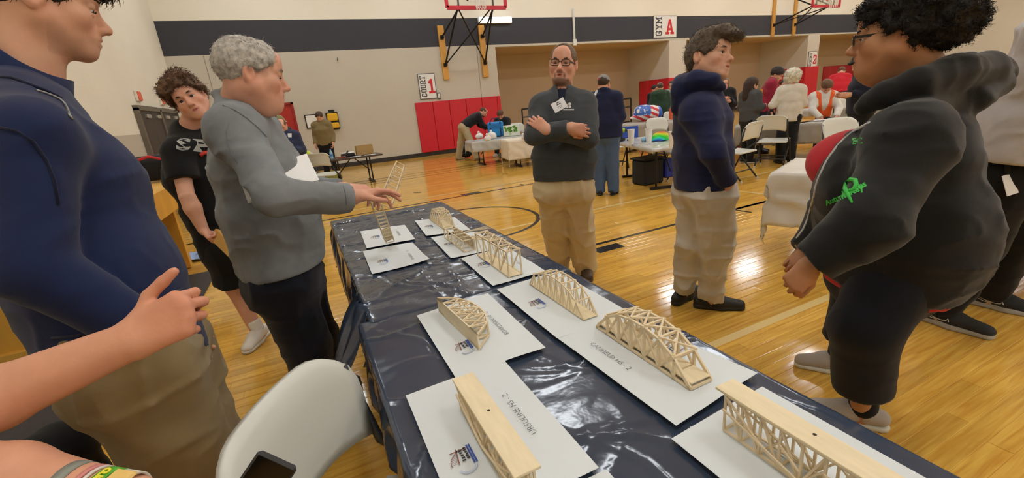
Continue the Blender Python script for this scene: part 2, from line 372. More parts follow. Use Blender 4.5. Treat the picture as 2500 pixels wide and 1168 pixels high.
# ---- red wall pads
M_pad = mat('red_vinyl_pad', 'CF2132', .42, bump=.15, bscale=8, bdist=.02)
def pads(label, o, X, xs, z0, z1, N, name='wall_padding'):
    t = thing(name, np.asarray(o) + X * (xs[0] + xs[-1]) / 2, label, 'wall padding')
    for a, b in zip(xs[:-1], xs[1:]):
        MB().box(np.asarray(o) + X * (a + b) / 2 + N * .035 + UP * (z0 + z1) / 2, (b - a - .008, .06, z1 - z0), X, -N if False else np.cross(UP, X), bev=.014).build('pad_panel', M_pad, t)
    return t
xs = [ony(p, q, WALL_Y)[0] for p, q in ((1011.6, 250), (1054, 247), (1094.6, 245), (1135, 242), (1174, 240), (1211.5, 238))] + [BX]
pads('row of red vinyl wall pads under the sign for court one', A(0, WALL_Y, 0), A(1, 0, 0), xs, .13, 1.72, A(0, -1, 0))
for (px0, px1), nm in (((14.45, 15.4), 'red vinyl pads wrapped round the pier below the gym sign'), ((23.4, 24.3), 'red vinyl pads wrapped round the pier below the court two sign')):
    t = pads(nm, A(0, WALL_Y, 0), A(1, 0, 0), [px0 - .06, (px0 + px1) / 2, px1 + .06], .1, 1.85, A(0, -1, 0))
    for k in range(3):
        MB().box((px0 - .035, WALL_Y + .25 + k * .6, .98), (.06, .585, 1.75), bev=.014).build('pad_panel', M_pad, t)
# pads on the right-hand recess wall, seen past the last two people
pads('red vinyl pads on the far wall behind the curly-haired woman', A(0, REC_Y, 0), A(1, 0, 0), [29 + .6 * k for k in range(8)], .1, 1.85, A(0, -1, 0))

# ---- block letters for the court signs, drawn on a 5 x 7 grid
GL = {'C': [[(4.2, 5.4), (4.2, 6.2), (3.4, 7), (1.6, 7), (.8, 6.2), (.8, .8), (1.6, 0), (3.4, 0), (4.2, .8), (4.2, 1.6)]],
 'O': [[(1.6, 0), (3.4, 0), (4.2, .8), (4.2, 6.2), (3.4, 7), (1.6, 7), (.8, 6.2), (.8, .8), (1.6, 0)]],
 'U': [[(.8, 7), (.8, .8), (1.6, 0), (3.4, 0), (4.2, .8), (4.2, 7)], [(.1, 7), (1.5, 7)], [(3.5, 7), (4.9, 7)]],
 'R': [[(.8, 0), (.8, 7), (3.4, 7), (4.2, 6.2), (4.2, 4.2), (3.4, 3.4), (.8, 3.4)], [(2.6, 3.4), (4.3, 0)], [(.1, 0), (1.6, 0)], [(3.6, 0), (5, 0)]],
 'T': [[(2.5, 0), (2.5, 7)], [(.3, 5.8), (.3, 7), (4.7, 7), (4.7, 5.8)], [(1.6, 0), (3.4, 0)]],
 'G': [[(4.2, 5.4), (4.2, 6.2), (3.4, 7), (1.6, 7), (.8, 6.2), (.8, .8), (1.6, 0), (3.4, 0), (4.2, .8), (4.2, 3.2), (2.7, 3.2)]],
 'Y': [[(.6, 7), (2.5, 3.4), (4.4, 7)], [(2.5, 3.4), (2.5, 0)], [(0, 7), (1.4, 7)], [(3.6, 7), (5, 7)], [(1.6, 0), (3.4, 0)]],
 'M': [[(.5, 0), (.5, 7), (2.5, 2.6), (4.5, 7), (4.5, 0)], [(-.2, 0), (1.2, 0)], [(3.8, 0), (5.2, 0)], [(-.2, 7), (.6, 7)], [(4.4, 7), (5.2, 7)]],
 'A': [[(.5, 0), (2.2, 7), (2.8, 7), (4.5, 0)], [(1.2, 2.2), (3.8, 2.2)], [(-.3, 0), (1.4, 0)], [(3.6, 0), (5.3, 0)]],
 '1': [[(1.2, 5.6), (2.5, 7), (2.5, 0)], [(1, 0), (4, 0)]],
 '2': [[(.8, 5.2), (.8, 6.2), (1.6, 7), (3.4, 7), (4.2, 6.2), (4.2, 4.4), (.8, .6), (.8, 0), (4.4, 0), (4.4, 1.2)]]}
def glyph(mb, ch, o, X, Y, N, s, th=1.0, depth=.004):
    for st in GL[ch]:
        for a, b in zip(st[:-1], st[1:]):
            A_ = np.asarray(o) + X * a[0] * s + Y * a[1] * s; B_ = np.asarray(o) + X * b[0] * s + Y * b[1] * s; e = nz(B_ - A_) * th * s * .42
            depth += .0004; mb.box((A_ + B_) / 2 + N * depth / 2, (np.linalg.norm(B_ - A_) + 2 * th * s * .42, th * s, depth), B_ - A_, np.cross(N, B_ - A_))
M_sign = mat('sign_board', 'EDEDEA', .5); M_signk = mat('sign_grey_letter', '4A4B50', .6); M_signr = mat('sign_red_letter', 'D32C35', .6); M_signe = mat('sign_edge', '6B6A68', .6)
def sign(label, o, W, H, word, big, N=A(0, -1, 0), X=A(1, 0, 0)):
    o = np.asarray(o, float); t = thing('court_sign', o, label, 'sign')
    MB().box(o + N * .012, (W + .05, .02, H + .05), X, np.cross(UP, X)).build('sign_edge', M_signe, t)
    MB().box(o + N * .02, (W, .02, H), X, np.cross(UP, X)).build('sign_board', M_sign, t)
    mb = MB(); s = H * .86 / (len(word) * 6.0 - 1); s = min(s, W * .36 / 7)
    for i, ch in enumerate(word): glyph(mb, ch, o - X * (W * .5 - W * .09 - 7 * s) + UP * (-(len(word) * 6 - 1) * s / 2 + i * 6 * s) + N * .031, UP, -X, N, s, 1.15)
    mb.build('sign_word', M_signk, t)
    mb = MB(); s2 = H * (.5 if W < H else .6) / 7; glyph(mb, big, o + X * (W * (.27 if W < H else .2) - 2.5 * s2) + UP * (-H * (.25 if W < H else .3)) + N * .031, X, UP, N, s2, 1.35)
    mb.build('sign_symbol', M_signr, t)
    return t
p = ony(1043, 211, WALL_Y); sign('white portrait sign reading COURT 1 above the red pads', p, .52, .74, 'COURT', '1')
p = ony(1623, 66, WALL_Y); sign('white sign reading GYM A on the dark stripe', p, 1.18, .78, 'GYM', 'A')
p = ony(1989, 145, WALL_Y); sign('white sign reading COURT 2 on the narrow pier', A(23.85, WALL_Y, p[2]), .6, .72, 'COURT', '2')

# ---- basketball hoops
M_wood = mat('varnished_wood', 'D19B45', .4, var=.12, vscale=6, stretch=(1, 1, .15)); M_blk = mat('black_steel', '1B1B1D', .45, metal=.3); M_rim = mat('rim_orange', 'E0563A', .4); M_net = mat('net_white', 'E6E2DA', .8)
M_glass = mat('backboard_glass', 'F4F6F4', .05, trans=.9, alpha=.35); M_hred = mat('backboard_red_frame', 'C7273A', .45)
def hoop(label, x0, x1, zb, zt, full=True, yb=13.3):
    t = thing('basketball_hoop', ((x0 + x1) / 2, WALL_Y, 0), label, 'basketball hoop'); xc = (x0 + x1) / 2
    for x in (x0, x1):
        MB().box((x, WALL_Y - .035, (zb + zt) / 2), (.2, .07, zt - zb), bev=.006).build('wall_board', M_wood, t)
        for z in (zt - .35, zb + .45):
            MB().box((x, WALL_Y - .09, z), (.1, .05, .12)).tube([(x - .06, WALL_Y - .12, z), (x + .06, WALL_Y - .12, z)], .03).build('bracket', M_blk, t)
    B0, B1 = 4.18, 5.25
    for x in (x0, x1):
        MB().tube([(x, WALL_Y - .1, zt - .35), (xc + (x - xc) * .78, yb, B0)], .028).tube([(x, WALL_Y - .1, zb + .45), (xc + (x - xc) * .78, yb, B0 + .1)], .028).tube([(xc + (x - xc) * .78, yb, B0 - .05), (xc + (x - xc) * .78, yb, B1)], .028).build('strut', M_blk, t)
    MB().tube([(x0, WALL_Y - .1, zb + .45), (xc + (x1 - xc) * .78, yb + .1, B0 + .05)], .022).tube([(x1, WALL_Y - .1, zb + .45), (xc + (x0 - xc) * .78, yb + .1, B0 + .05)], .022).build('cross_brace', M_blk, t)
    w = .92
    MB().box((xc, yb - .06, (B0 + B1) / 2), (2 * w - .1, .012, B1 - B0 - .08)).build('backboard', M_glass, t)
    MB().box((xc, yb - .06, B0), (2 * w, .06, .1)).box((xc, yb - .06, B1), (2 * w, .06, .1)).box((xc - w, yb - .06, (B0 + B1) / 2), (.09, .06, B1 - B0)).box((xc + w, yb - .06, (B0 + B1) / 2), (.09, .06, B1 - B0)).build('backboard_frame', M_hred, t)
    MB().box((xc, yb - .07, B0 + .2), (.61, .01, .05)).box((xc, yb - .07, B0 + .62), (.61, .01, .05)).box((xc - .28, yb - .07, B0 + .4), (.05, .01, .45)).box((xc + .28, yb - .07, B0 + .4), (.05, .01, .45)).build('target_square', mat('white_marking', 'F0F0F0', .5), t)
    rc = A(xc, yb - .36, B0 + .3)
    MB().tube([rc + .225 * A(math.cos(a), math.sin(a), 0) for a in np.linspace(0, 2 * math.pi, 25)[:-1]], .011, closed=True).box((xc, yb - .1, B0 + .28), (.14, .09, .12)).build('rim', M_rim, t)
    mb = MB()
    for k in range(12):
        for sgn in (1, -1):
            mb.tube([rc + A(math.cos(a), math.sin(a), 0) * r + A(0, 0, -z) for a, r, z in ((k * math.pi / 6 + sgn * u * .5, .225 - .09 * min(1, u * 1.3), .4 * u) for u in (0, .33, .66, 1))], .006, n=4)
    mb.build('net', M_net, t)
    return t
xa = ony(1068, 110, WALL_Y)[0]; xb = ony(1177, 105, WALL_Y)[0]
hoop('basketball hoop with red-framed glass backboard above the COURT 1 sign', xa + .15, xb, 2.36, 3.98)
xa = ony(1888, 30, WALL_Y)[0]; xb = ony(1940, 30, WALL_Y)[0]
hoop('second wall-mounted basketball hoop with only its wooden boards and struts in view', xa, xb, 3.32, 5.5, yb=13.0)
# ---- wall fittings
p = ony(1207, 50, WALL_Y); t = thing('wall_light', p, 'glowing white strip light on the dark stripe right of the hoop', 'wall light')
MB().box(p + A(0, -.05, 0), (1.22, .1, .2), bev=.02).build('fixture_body', M_lampbody, t); MB().box(p + A(0, -.11, 0), (1.18, .05, .17), bev=.02).build('diffuser', mat('strip_diffuser', 'FFFFFF', .5, emit=(1, .98, .9), estr=5.0), t)
a = ony(1398, 22, WALL_Y); b = ony(1401, 104, WALL_Y)
t = thing('conduit', b, 'white surface conduit running down the stripe to a small box', 'conduit'); MB().tube([A(a[0], WALL_Y - .03, a[2]), A(a[0], WALL_Y - .03, b[2])], .04).build('pipe', M_lampbody, t); MB().box(A(a[0], WALL_Y - .04, b[2]), (.14, .07, .22), bev=.01).build('junction_box', M_lampbody, t)
p = ony(1071, 234, WALL_Y); t = thing('wall_outlet', p, 'small grey outlet box beside the COURT 1 sign', 'outlet'); MB().box(p + A(0, -.02, 0), (.12, .04, .2), bev=.006).build('box', M_signe, t); MB().box(p + A(0, -.045, 0), (.07, .012, .13)).build('cover', M_lampbody, t)
p = ony(824, 147, WALL_Y); t = thing('wall_hook', p, 'tiny dark hook high on the plain wall', 'hook'); MB().tube([p, p + A(0, -.08, 0), p + A(0, -.08, .06)], .015).build('hook', M_signe, t)
for (px, py, nm) in ((333, 235, 'orange-lit fire strobe left above the dark double doors'), (392, 246, 'second fire strobe beside the curly-haired boy\'s head')):
    p = onx(px, py, LEFT_X); t = thing('fire_strobe', p, nm, 'alarm'); MB().box(p + A(.02, 0, 0), (.04, .28, .2), bev=.01).build('base_plate', mat('alarm_white', 'E9DFD2', .5), t); MB().box(p + A(.05, .02, 0), (.03, .17, .17), bev=.01).build('lens', mat('alarm_red', 'EC6A4C', .4), t)
# defibrillator box and framed notice behind the olive hoodie
p = ony(812, 293, WALL_Y); t = thing('defibrillator_case', p, 'yellow and black defibrillator case hung on the wall', 'first aid case')
MB().box(p + A(0, -.1, .08), (.3, .16, .22), bev=.03).box(p + A(0, -.1, -.16), (.3, .16, .16), bev=.03).build('shell', mat('safety_yellow', 'E6B51E', .45), t); MB().box(p + A(0, -.05, -.03), (.34, .1, .5), bev=.02).box(p + A(0, -.14, .26), (.16, .04, .07), bev=.01).build('wall_bracket', M_blk, t)
p = ony(768, 296, WALL_Y); t = thing('framed_notice', p, 'small framed white notice on the wall behind the olive hoodie', 'notice')
MB().box(p + A(0, -.012, 0), (.5, .024, .4)).build('frame', M_blk, t); MB().box(p + A(0, -.026, 0), (.44, .01, .34)).build('sheet', M_sign, t)
# steel railings in the recess
def rail(label, X0, X1, Y, h, n):
    t = thing('handrail', ((X0 + X1) / 2, Y, 0), label, 'railing')
    MB().tube([(X0, Y, h), (X1, Y, h)], .03).build('top_rail', M_blk, t); MB().tube([(X0, Y, h - .3), (X1, Y, h - .3)], .02).build('mid_rail', M_blk, t)
    for k in range(n): x = X0 + (X1 - X0) * k / (n - 1); MB().tube([(x, Y, 0), (x, Y, h)], .028).build('post', M_blk, t)
p0 = ony(1500, 245, 13.6); p1 = ony(1540, 240, 13.6)
rail('dark metal handrail behind the man in the grey cap', p0[0] - .6, p1[0], 13.6, p1[2], 4)
p0 = ony(1274, 266, 15.5); p1 = ony(1300, 264, 15.5)
rail('dark metal handrail behind the man with crossed arms', p0[0], p1[0] + .9, 15.5, p1[2], 4)
# ------------------------------------------------------------------ sculpting: distance fields meshed by surface nets
def vnoise(P, seed=0):
    P = np.asarray(P, np.float32); i = np.floor(P).astype(np.int64); f = P - i; f = f * f * (3 - 2 * f)
    def h(a, b, c):
        n = (a * 374761393 + b * 668265263 + c * 2147483647 + seed * 1274126177) & 0xffffffff
        n = ((n ^ (n >> 13)) * 1274126177) & 0xffffffff; return ((n ^ (n >> 16)) & 0xffff).astype(np.float32) / 32767.5 - 1
    x, y, z = i[..., 0], i[..., 1], i[..., 2]; u, v, w = f[..., 0], f[..., 1], f[..., 2]
    def lp(a, b, t): return a + (b - a) * t
    return lp(lp(lp(h(x, y, z), h(x + 1, y, z), u), lp(h(x, y + 1, z), h(x + 1, y + 1, z), u), v), lp(lp(h(x, y, z + 1), h(x + 1, y, z + 1), u), lp(h(x, y + 1, z + 1), h(x + 1, y + 1, z + 1), u), v), w)
class Prim: pass
def rc(a, b, ra, rb, side=None, ratio=1.0, flat=(0, 0)):
    """tapered capsule a-b; ratio widens it along side; flat cuts its ends square"""
    p = Prim(); a = np.asarray(a, np.float32); b = np.asarray(b, np.float32); R = max(ra, rb) * max(ratio, 1.0)
    p.lo = np.minimum(a, b) - R; p.hi = np.maximum(a, b) + R
    ab = b - a; L2 = max(float(ab @ ab), 1e-9); L = math.sqrt(L2); s = None if side is None else nz(side).astype(np.float32)
    def fn(x, y, z):
        dx, dy, dz = x - a[0], y - a[1], z - a[2]; tt = (dx * ab[0] + dy * ab[1] + dz * ab[2]) / L2; t = np.clip(tt, 0, 1)
        dx = dx - ab[0] * t; dy = dy - ab[1] * t; dz = dz - ab[2] * t
        if s is not None:
            c = (dx * s[0] + dy * s[1] + dz * s[2]) * (1 - 1 / ratio); dx = dx - c * s[0]; dy = dy - c * s[1]; dz = dz - c * s[2]
        d = np.sqrt(dx * dx + dy * dy + dz * dz) - (ra + (rb - ra) * t)
        if flat[0]: d = np.maximum(d, -tt * L)
        if flat[1]: d = np.maximum(d, (tt - 1) * L)
        return d
    p.fn = fn; return p
def el(c, r, M=None):
    """ellipsoid; M rows are its axes"""
    p = Prim(); c = np.asarray(c, np.float32); r = np.asarray(r if hasattr(r, '__len__') else (r, r, r), np.float32); M = np.eye(3, dtype=np.float32) if M is None else np.asarray(M, np.float32)
    R = np.sqrt(((M * r[:, None]) ** 2).sum(0)); p.lo = c - R; p.hi = c + R
    def fn(x, y, z):
        dx, dy, dz = x - c[0], y - c[1], z - c[2]; k0 = 0; k1 = 0
        for i in range(3):
            q = (dx * M[i, 0] + dy * M[i, 1] + dz * M[i, 2]) / r[i]; k0 = k0 + q * q; k1 = k1 + (q / r[i]) ** 2
        k0 = np.sqrt(k0); k1 = np.sqrt(k1) + 1e-6; return k0 * (k0 - 1) / k1
    p.fn = fn; return p
class Field:
    def __init__(s, prims, h, pad=.03):
        lo = np.min([p.lo for p in prims], 0) - pad; hi = np.max([p.hi for p in prims], 0) + pad
        s.lo = lo.astype(np.float32); s.h = h; s.n = np.ceil((hi - lo) / h).astype(int) + 1; s.D = np.full(s.n, .5, np.float32)
        s.calm = []; s.ax = [s.lo[i] + np.arange(s.n[i], dtype=np.float32) * h for i in range(3)]
    def sl(s, p, pad):
        a = np.clip(np.floor((p.lo - pad - s.lo) / s.h).astype(int), 0, s.n); b = np.clip(np.ceil((p.hi + pad - s.lo) / s.h).astype(int) + 1, 0, s.n)
        if (b <= a).any(): return None
        g = tuple(slice(a[i], b[i]) for i in range(3)); return g, s.ax[0][g[0]][:, None, None], s.ax[1][g[1]][None, :, None], s.ax[2][g[2]][None, None, :]
    def add(s, p, k=.02):
        q = s.sl(p, k + 2.5 * s.h)
        if q is None: return s
        g, x, y, z = q; d = p.fn(x, y, z); D = s.D[g]; hh = np.maximum(k - np.abs(D - d), 0) / max(k, 1e-6); s.D[g] = np.minimum(D, d) - hh * hh * k * .25; return s
    def sub(s, p, k=.01):
        q = s.sl(p, k + 2.5 * s.h)
        if q is None: return s
        g, x, y, z = q; d = -p.fn(x, y, z); D = s.D[g]; hh = np.maximum(k - np.abs(D - d), 0) / max(k, 1e-6); s.D[g] = np.maximum(D, d) + hh * hh * k * .25; return s
    def cut(s, pt, n, k=.0):
        n = nz(n); d = (s.ax[0][:, None, None] - pt[0]) * n[0] + (s.ax[1][None, :, None] - pt[1]) * n[1] + (s.ax[2][None, None, :] - pt[2]) * n[2]; s.D = np.maximum(s.D, d.astype(np.float32)); return s
    def near(s, w):
        m = np.abs(s.D) < w; I = np.argwhere(m); return m, s.lo + I * s.h
    def noise(s, amp, f, seed=0, w=.03):
        m, P = s.near(w); f = np.asarray(f if hasattr(f, '__len__') else (f, f, f), np.float32); v = vnoise(P * f, abs(seed)); v = v if seed >= 0 else .35 - (1 - np.abs(v)) ** 4 * 1.6
        for pt, n in s.calm: v = v * np.clip(np.abs((P - np.asarray(pt, np.float32)) @ np.asarray(n, np.float32)) / .035, 0, 1)
        s.D[m] += amp * v; return s
    def warp(s, fn, w=.03):
        m, P = s.near(w); s.D[m] += fn(P).astype(np.float32); return s
    def mesh(s):
        D = s.D; S = D < 0; n = np.array(D.shape)
        c = [S[i:n[0] - 1 + i, j:n[1] - 1 + j, k:n[2] - 1 + k] for i in (0, 1) for j in (0, 1) for k in (0, 1)]
        cnt = sum(q.astype(np.int8) for q in c); act = (cnt > 0) & (cnt < 8); I = np.argwhere(act)
        if len(I) == 0: return np.zeros((0, 3)), np.zeros((0, 4), int)
        idx = np.full(act.shape, -1, np.int64); idx[tuple(I.T)] = np.arange(len(I))
        val = {}; 
        for i in (0, 1):
            for j in (0, 1):
                for k in (0, 1): val[i, j, k] = D[I[:, 0] + i, I[:, 1] + j, I[:, 2] + k]
        acc = np.zeros((len(I), 3), np.float32); m = np.zeros(len(I), np.float32)
        for a in range(3):
            o = [q for q in range(3) if q != a]
            for u in (0, 1):
                for v in (0, 1):
                    k0 = [0, 0, 0]; k0[o[0]] = u; k0[o[1]] = v; k1 = list(k0); k1[a] = 1; d0 = val[tuple(k0)]; d1 = val[tuple(k1)]; x = (d0 < 0) != (d1 < 0)
                    t = np.where(x, d0 / np.where(x, d0 - d1, 1), 0); p = np.zeros((len(I), 3), np.float32); p[:, a] = t; p[:, o[0]] = u; p[:, o[1]] = v; acc += p * x[:, None]; m += x
        V = s.lo + (I + acc / m[:, None]) * s.h
        Q = []
        for a in range(3):
            o = [(a + 1) % 3, (a + 2) % 3]; s0 = [slice(None)] * 3; s1 = [slice(None)] * 3; s0[a] = slice(0, -1); s1[a] = slice(1, None); x = S[tuple(s0)] != S[tuple(s1)]; E = np.argwhere(x)
            ok = (E[:, o[0]] > 0) & (E[:, o[1]] > 0) & (E[:, o[0]] < n[o[0]] - 1) & (E[:, o[1]] < n[o[1]] - 1); E = E[ok]; sg = S[tuple(E.T)]
            def cell(du, dv): q = E.copy(); q[:, o[0]] += du; q[:, o[1]] += dv; return idx[tuple(q.T)]
            q = np.stack([cell(-1, -1), cell(0, -1), cell(0, 0), cell(-1, 0)], 1); q[~sg] = q[~sg][:, ::-1]; Q.append(q)
        return V, np.concatenate(Q)
def relax(V, F, it=2, lam=.5):
    e = np.concatenate([F[:, [0, 1]], F[:, [1, 2]], F[:, [2, 3]], F[:, [3, 0]]]); e = np.concatenate([e, e[:, ::-1]])
    V = V.copy(); c = np.bincount(e[:, 0], minlength=len(V)).astype(np.float32)
    for _ in range(it):
        S = np.stack([np.bincount(e[:, 0], weights=V[e[:, 1], i], minlength=len(V)) for i in range(3)], 1) / np.maximum(c, 1)[:, None]; V = V + (S - V) * lam
    return V
def sculpt(prims, h, k=.02, subs=(), cuts=(), noises=(), it=1, warp=None, calm=()):
    """prims: list of prim or (prim, k); cuts apply to everything added before them"""
    pl = [p if isinstance(p, tuple) else (p, k) for p in prims]
    f = Field([p for p, _ in pl if not isinstance(p, str)], h)
    for p, kk in pl: 
        if isinstance(p, str): f.cut(*kk)
        else: f.add(p, kk)
    for p, kk in subs: f.sub(p, kk)
    for pt, nn in cuts: f.cut(pt, nn)
    f.calm = [(p, nz(n)) for p, n in calm]
    for am, fr, sd in noises: f.noise(am, fr, sd)
    if warp: f.warp(warp)
    V, F = f.mesh()
    return (relax(V, F, it) if it and len(V) else V), F
def joinm(parts):
    Vs = []; Fs = []; Cs = []; n = 0
    for V, F, C in parts:
        if not len(V): continue
        Vs.append(V); Fs.append(np.asarray(F) + n); Cs.append(np.broadcast_to(np.asarray(C, np.float32), (len(V), 3))); n += len(V)
    return np.concatenate(Vs), np.concatenate(Fs), np.concatenate(Cs)
def tufts(V, F, n, L, r, flow, curl=0., lift=.25, seed=0, keep=None):
    """tapering locks of hair growing on a mesh"""
    g = np.random.default_rng(seed); P = V[F]; a = np.cross(P[:, 2] - P[:, 0], P[:, 3] - P[:, 1]); ar = np.linalg.norm(a, axis=1); N = a / np.maximum(ar, 1e-12)[:, None]
    fi = g.choice(len(F), n, p=ar / ar.sum()); w = g.dirichlet((1, 1, 1, 1), n); p = (P[fi] * w[:, :, None]).sum(1); nn = N[fi]
    if keep is not None: q = keep(p); p = p[q]; nn = nn[q]; n = len(p)
    fl = flow(p, nn); t = fl - (fl * nn).sum(1)[:, None] * nn + g.normal(0, .25, (n, 3)); t /= np.linalg.norm(t, axis=1)[:, None] + 1e-9
    b = np.cross(nn, t); LL = L * g.uniform(.6, 1.3, n)[:, None]; S = 5; ph = g.uniform(0, 6.28, n)[:, None]; Vs = []; 
    for i in range(S):
        s = i / (S - 1); c = p - nn * .004 + LL * s * (t * (1 - .3 * lift * s) + nn * lift * (s * (1.4 - s))) - nn * (LL * s) ** 2 / .16
        if curl: c = c + curl * s ** .5 * (b * np.sin(ph + s * 7.5) + nn * np.cos(ph + s * 7.5))
        rr = r * (1 - .8 * s ** 1.5) * g.uniform(.7, 1.2, n)[:, None]
        for k in range(3): an = 2.094 * k; Vs.append(c + rr * (b * math.cos(an) + nn * math.sin(an)))
    Vt = np.stack(Vs, 1).reshape(-1, 3); base = (np.arange(n) * 3 * S)[:, None]; Fq = []
    for i in range(S - 1):
        for k in range(3): Fq.append(base + np.array([[i * 3 + k, i * 3 + (k + 1) % 3, i * 3 + 3 + (k + 1) % 3, i * 3 + 3 + k]]))
    return Vt, np.concatenate(Fq)
# ------------------------------------------------------------------ people
M_skin = mat('skin', 'D0A080', .5, attr=True, bump=.08, bscale=160, var=.04, vscale=30, spec=.35, bdist=.004)
M_eyew = mat('eye_white', 'E8E2DA', .25); M_iris = mat('iris_brown', '3A2A1C', .2); M_lens = mat('spectacle_lens', 'FFFFFF', .03, trans=1.0, alpha=.18)
def cloth(name, col, var=.06, rough=.85, sheen=.12, bump=.25, bscale=420): return mat(name, col, rough, var=var, vscale=14, bump=bump, bscale=bscale, sheen=sheen, spec=.25, bdist=.004)
def hairmat(name, col): return mat(name, col, .55, var=.35, vscale=70, bump=.3, bscale=240, spec=.4)
FAIR = 'DBAA8E'; RUDDY = 'DCA78E'; TAN_S = 'C99270'; BROWN = 'A06E4E'

def pose(base, face, H=1.75, lean=0., side=0., sit=0., stance=.2, turn=0., arms='hang', shw=1.0, hipw=1.0, nod=.15, look=None, seat=.46):
    s = H / 1.75; F = nz([face[0], face[1], 0]); Rt = A(F[1], -F[0], 0); b = A(base[0], base[1], base[2] if len(base) > 2 else 0)
    J = dict(s=s, F=F, Rt=Rt)
    hipz = .90 * s if not sit else seat + .10
    pel = b + UP * (hipz + .04)
    for sg, n in ((1, 'R'), (-1, 'L')):
        hip = b + UP * hipz + Rt * sg * .09 * s * hipw
        if sit: knee = hip + F * .43 * s + Rt * sg * .05 + UP * (-.02); ank = A(*(knee + F * .02)[:2], b[2] + .09)
        else: ank = b + Rt * sg * stance / 2 + UP * .085; knee = (hip * .46 + ank * .54) + F * .02
        J['hip' + n] = hip; J['knee' + n] = knee; J['ank' + n] = ank; J['toe' + n] = nz(F + Rt * sg * .2)
    T = nz(UP * math.cos(lean) + F * math.sin(lean) + Rt * math.sin(side)); Fw = nz(F - T * (F @ T)); ct, st = math.cos(turn), math.sin(turn)
    R2 = nz(Rt * ct + Fw * st); F2 = nz(np.cross(T, R2)) if False else nz(Fw * ct - Rt * st)
    J.update(pel=pel, waist=pel + T * .15 * s, chest=pel + T * .34 * s + F2 * .01, up=pel + T * .45 * s, neck=pel + T * .535 * s + F2 * -.01, T=T, cR=R2, cF=F2)
    for sg, n in ((1, 'R'), (-1, 'L')):
        sh = pel + T * .475 * s + R2 * sg * .175 * s * shw; J['sh' + n] = sh
        if arms == 'hang': e = sh - T * .27 * s + R2 * sg * .05 - F2 * .03; w = e - UP * .24 * s + F2 * .05
        elif arms == 'front': e = sh - UP * .26 * s + R2 * sg * .06; w = e + F2 * .22 * s - R2 * sg * .08 + UP * .02
        elif arms == 'table': e = sh - UP * .2 * s + F2 * .16 * s + R2 * sg * .06; w = e + F2 * .2 * s - R2 * sg * .1 - UP * .1
        J['el' + n] = e; J['wr' + n] = w; d = nz(w - e); J['hd' + n] = d; J['hn' + n] = nz(-R2 * sg - d * (-R2 * sg @ d)) if abs(R2 @ d) < .95 else -UP; J['curl' + n] = .5
    hd = nz((look if look is not None else F2) + A(0, 0, -nod)); J['head'] = J['neck'] + T * .135 * s + F2 * .035 * s; J['hf'] = hd; J['hu'] = nz(UP * .9 + T * .3 - hd * ((UP * .9 + T * .3) @ hd)); J['hs'] = s
    return J
def hframe(J):
    f = nz(J['hf']); u = nz(J['hu'] - f * (J['hu'] @ f)); r = np.cross(f, u); return J['head'], r, f, u, J.get('hs', 1.)
def HW(J, l):
    c, r, f, u, s = hframe(J); l = np.asarray(l, float); return c + s * (l[..., 0:1] * r + l[..., 1:2] * f + l[..., 2:3] * u) if l.ndim > 1 else c + s * (l[0] * r + l[1] * f + l[2] * u)
def HL(J, P):
    c, r, f, u, s = hframe(J); d = (P - c) / s; return np.stack([d @ r, d @ f, d @ u], -1)

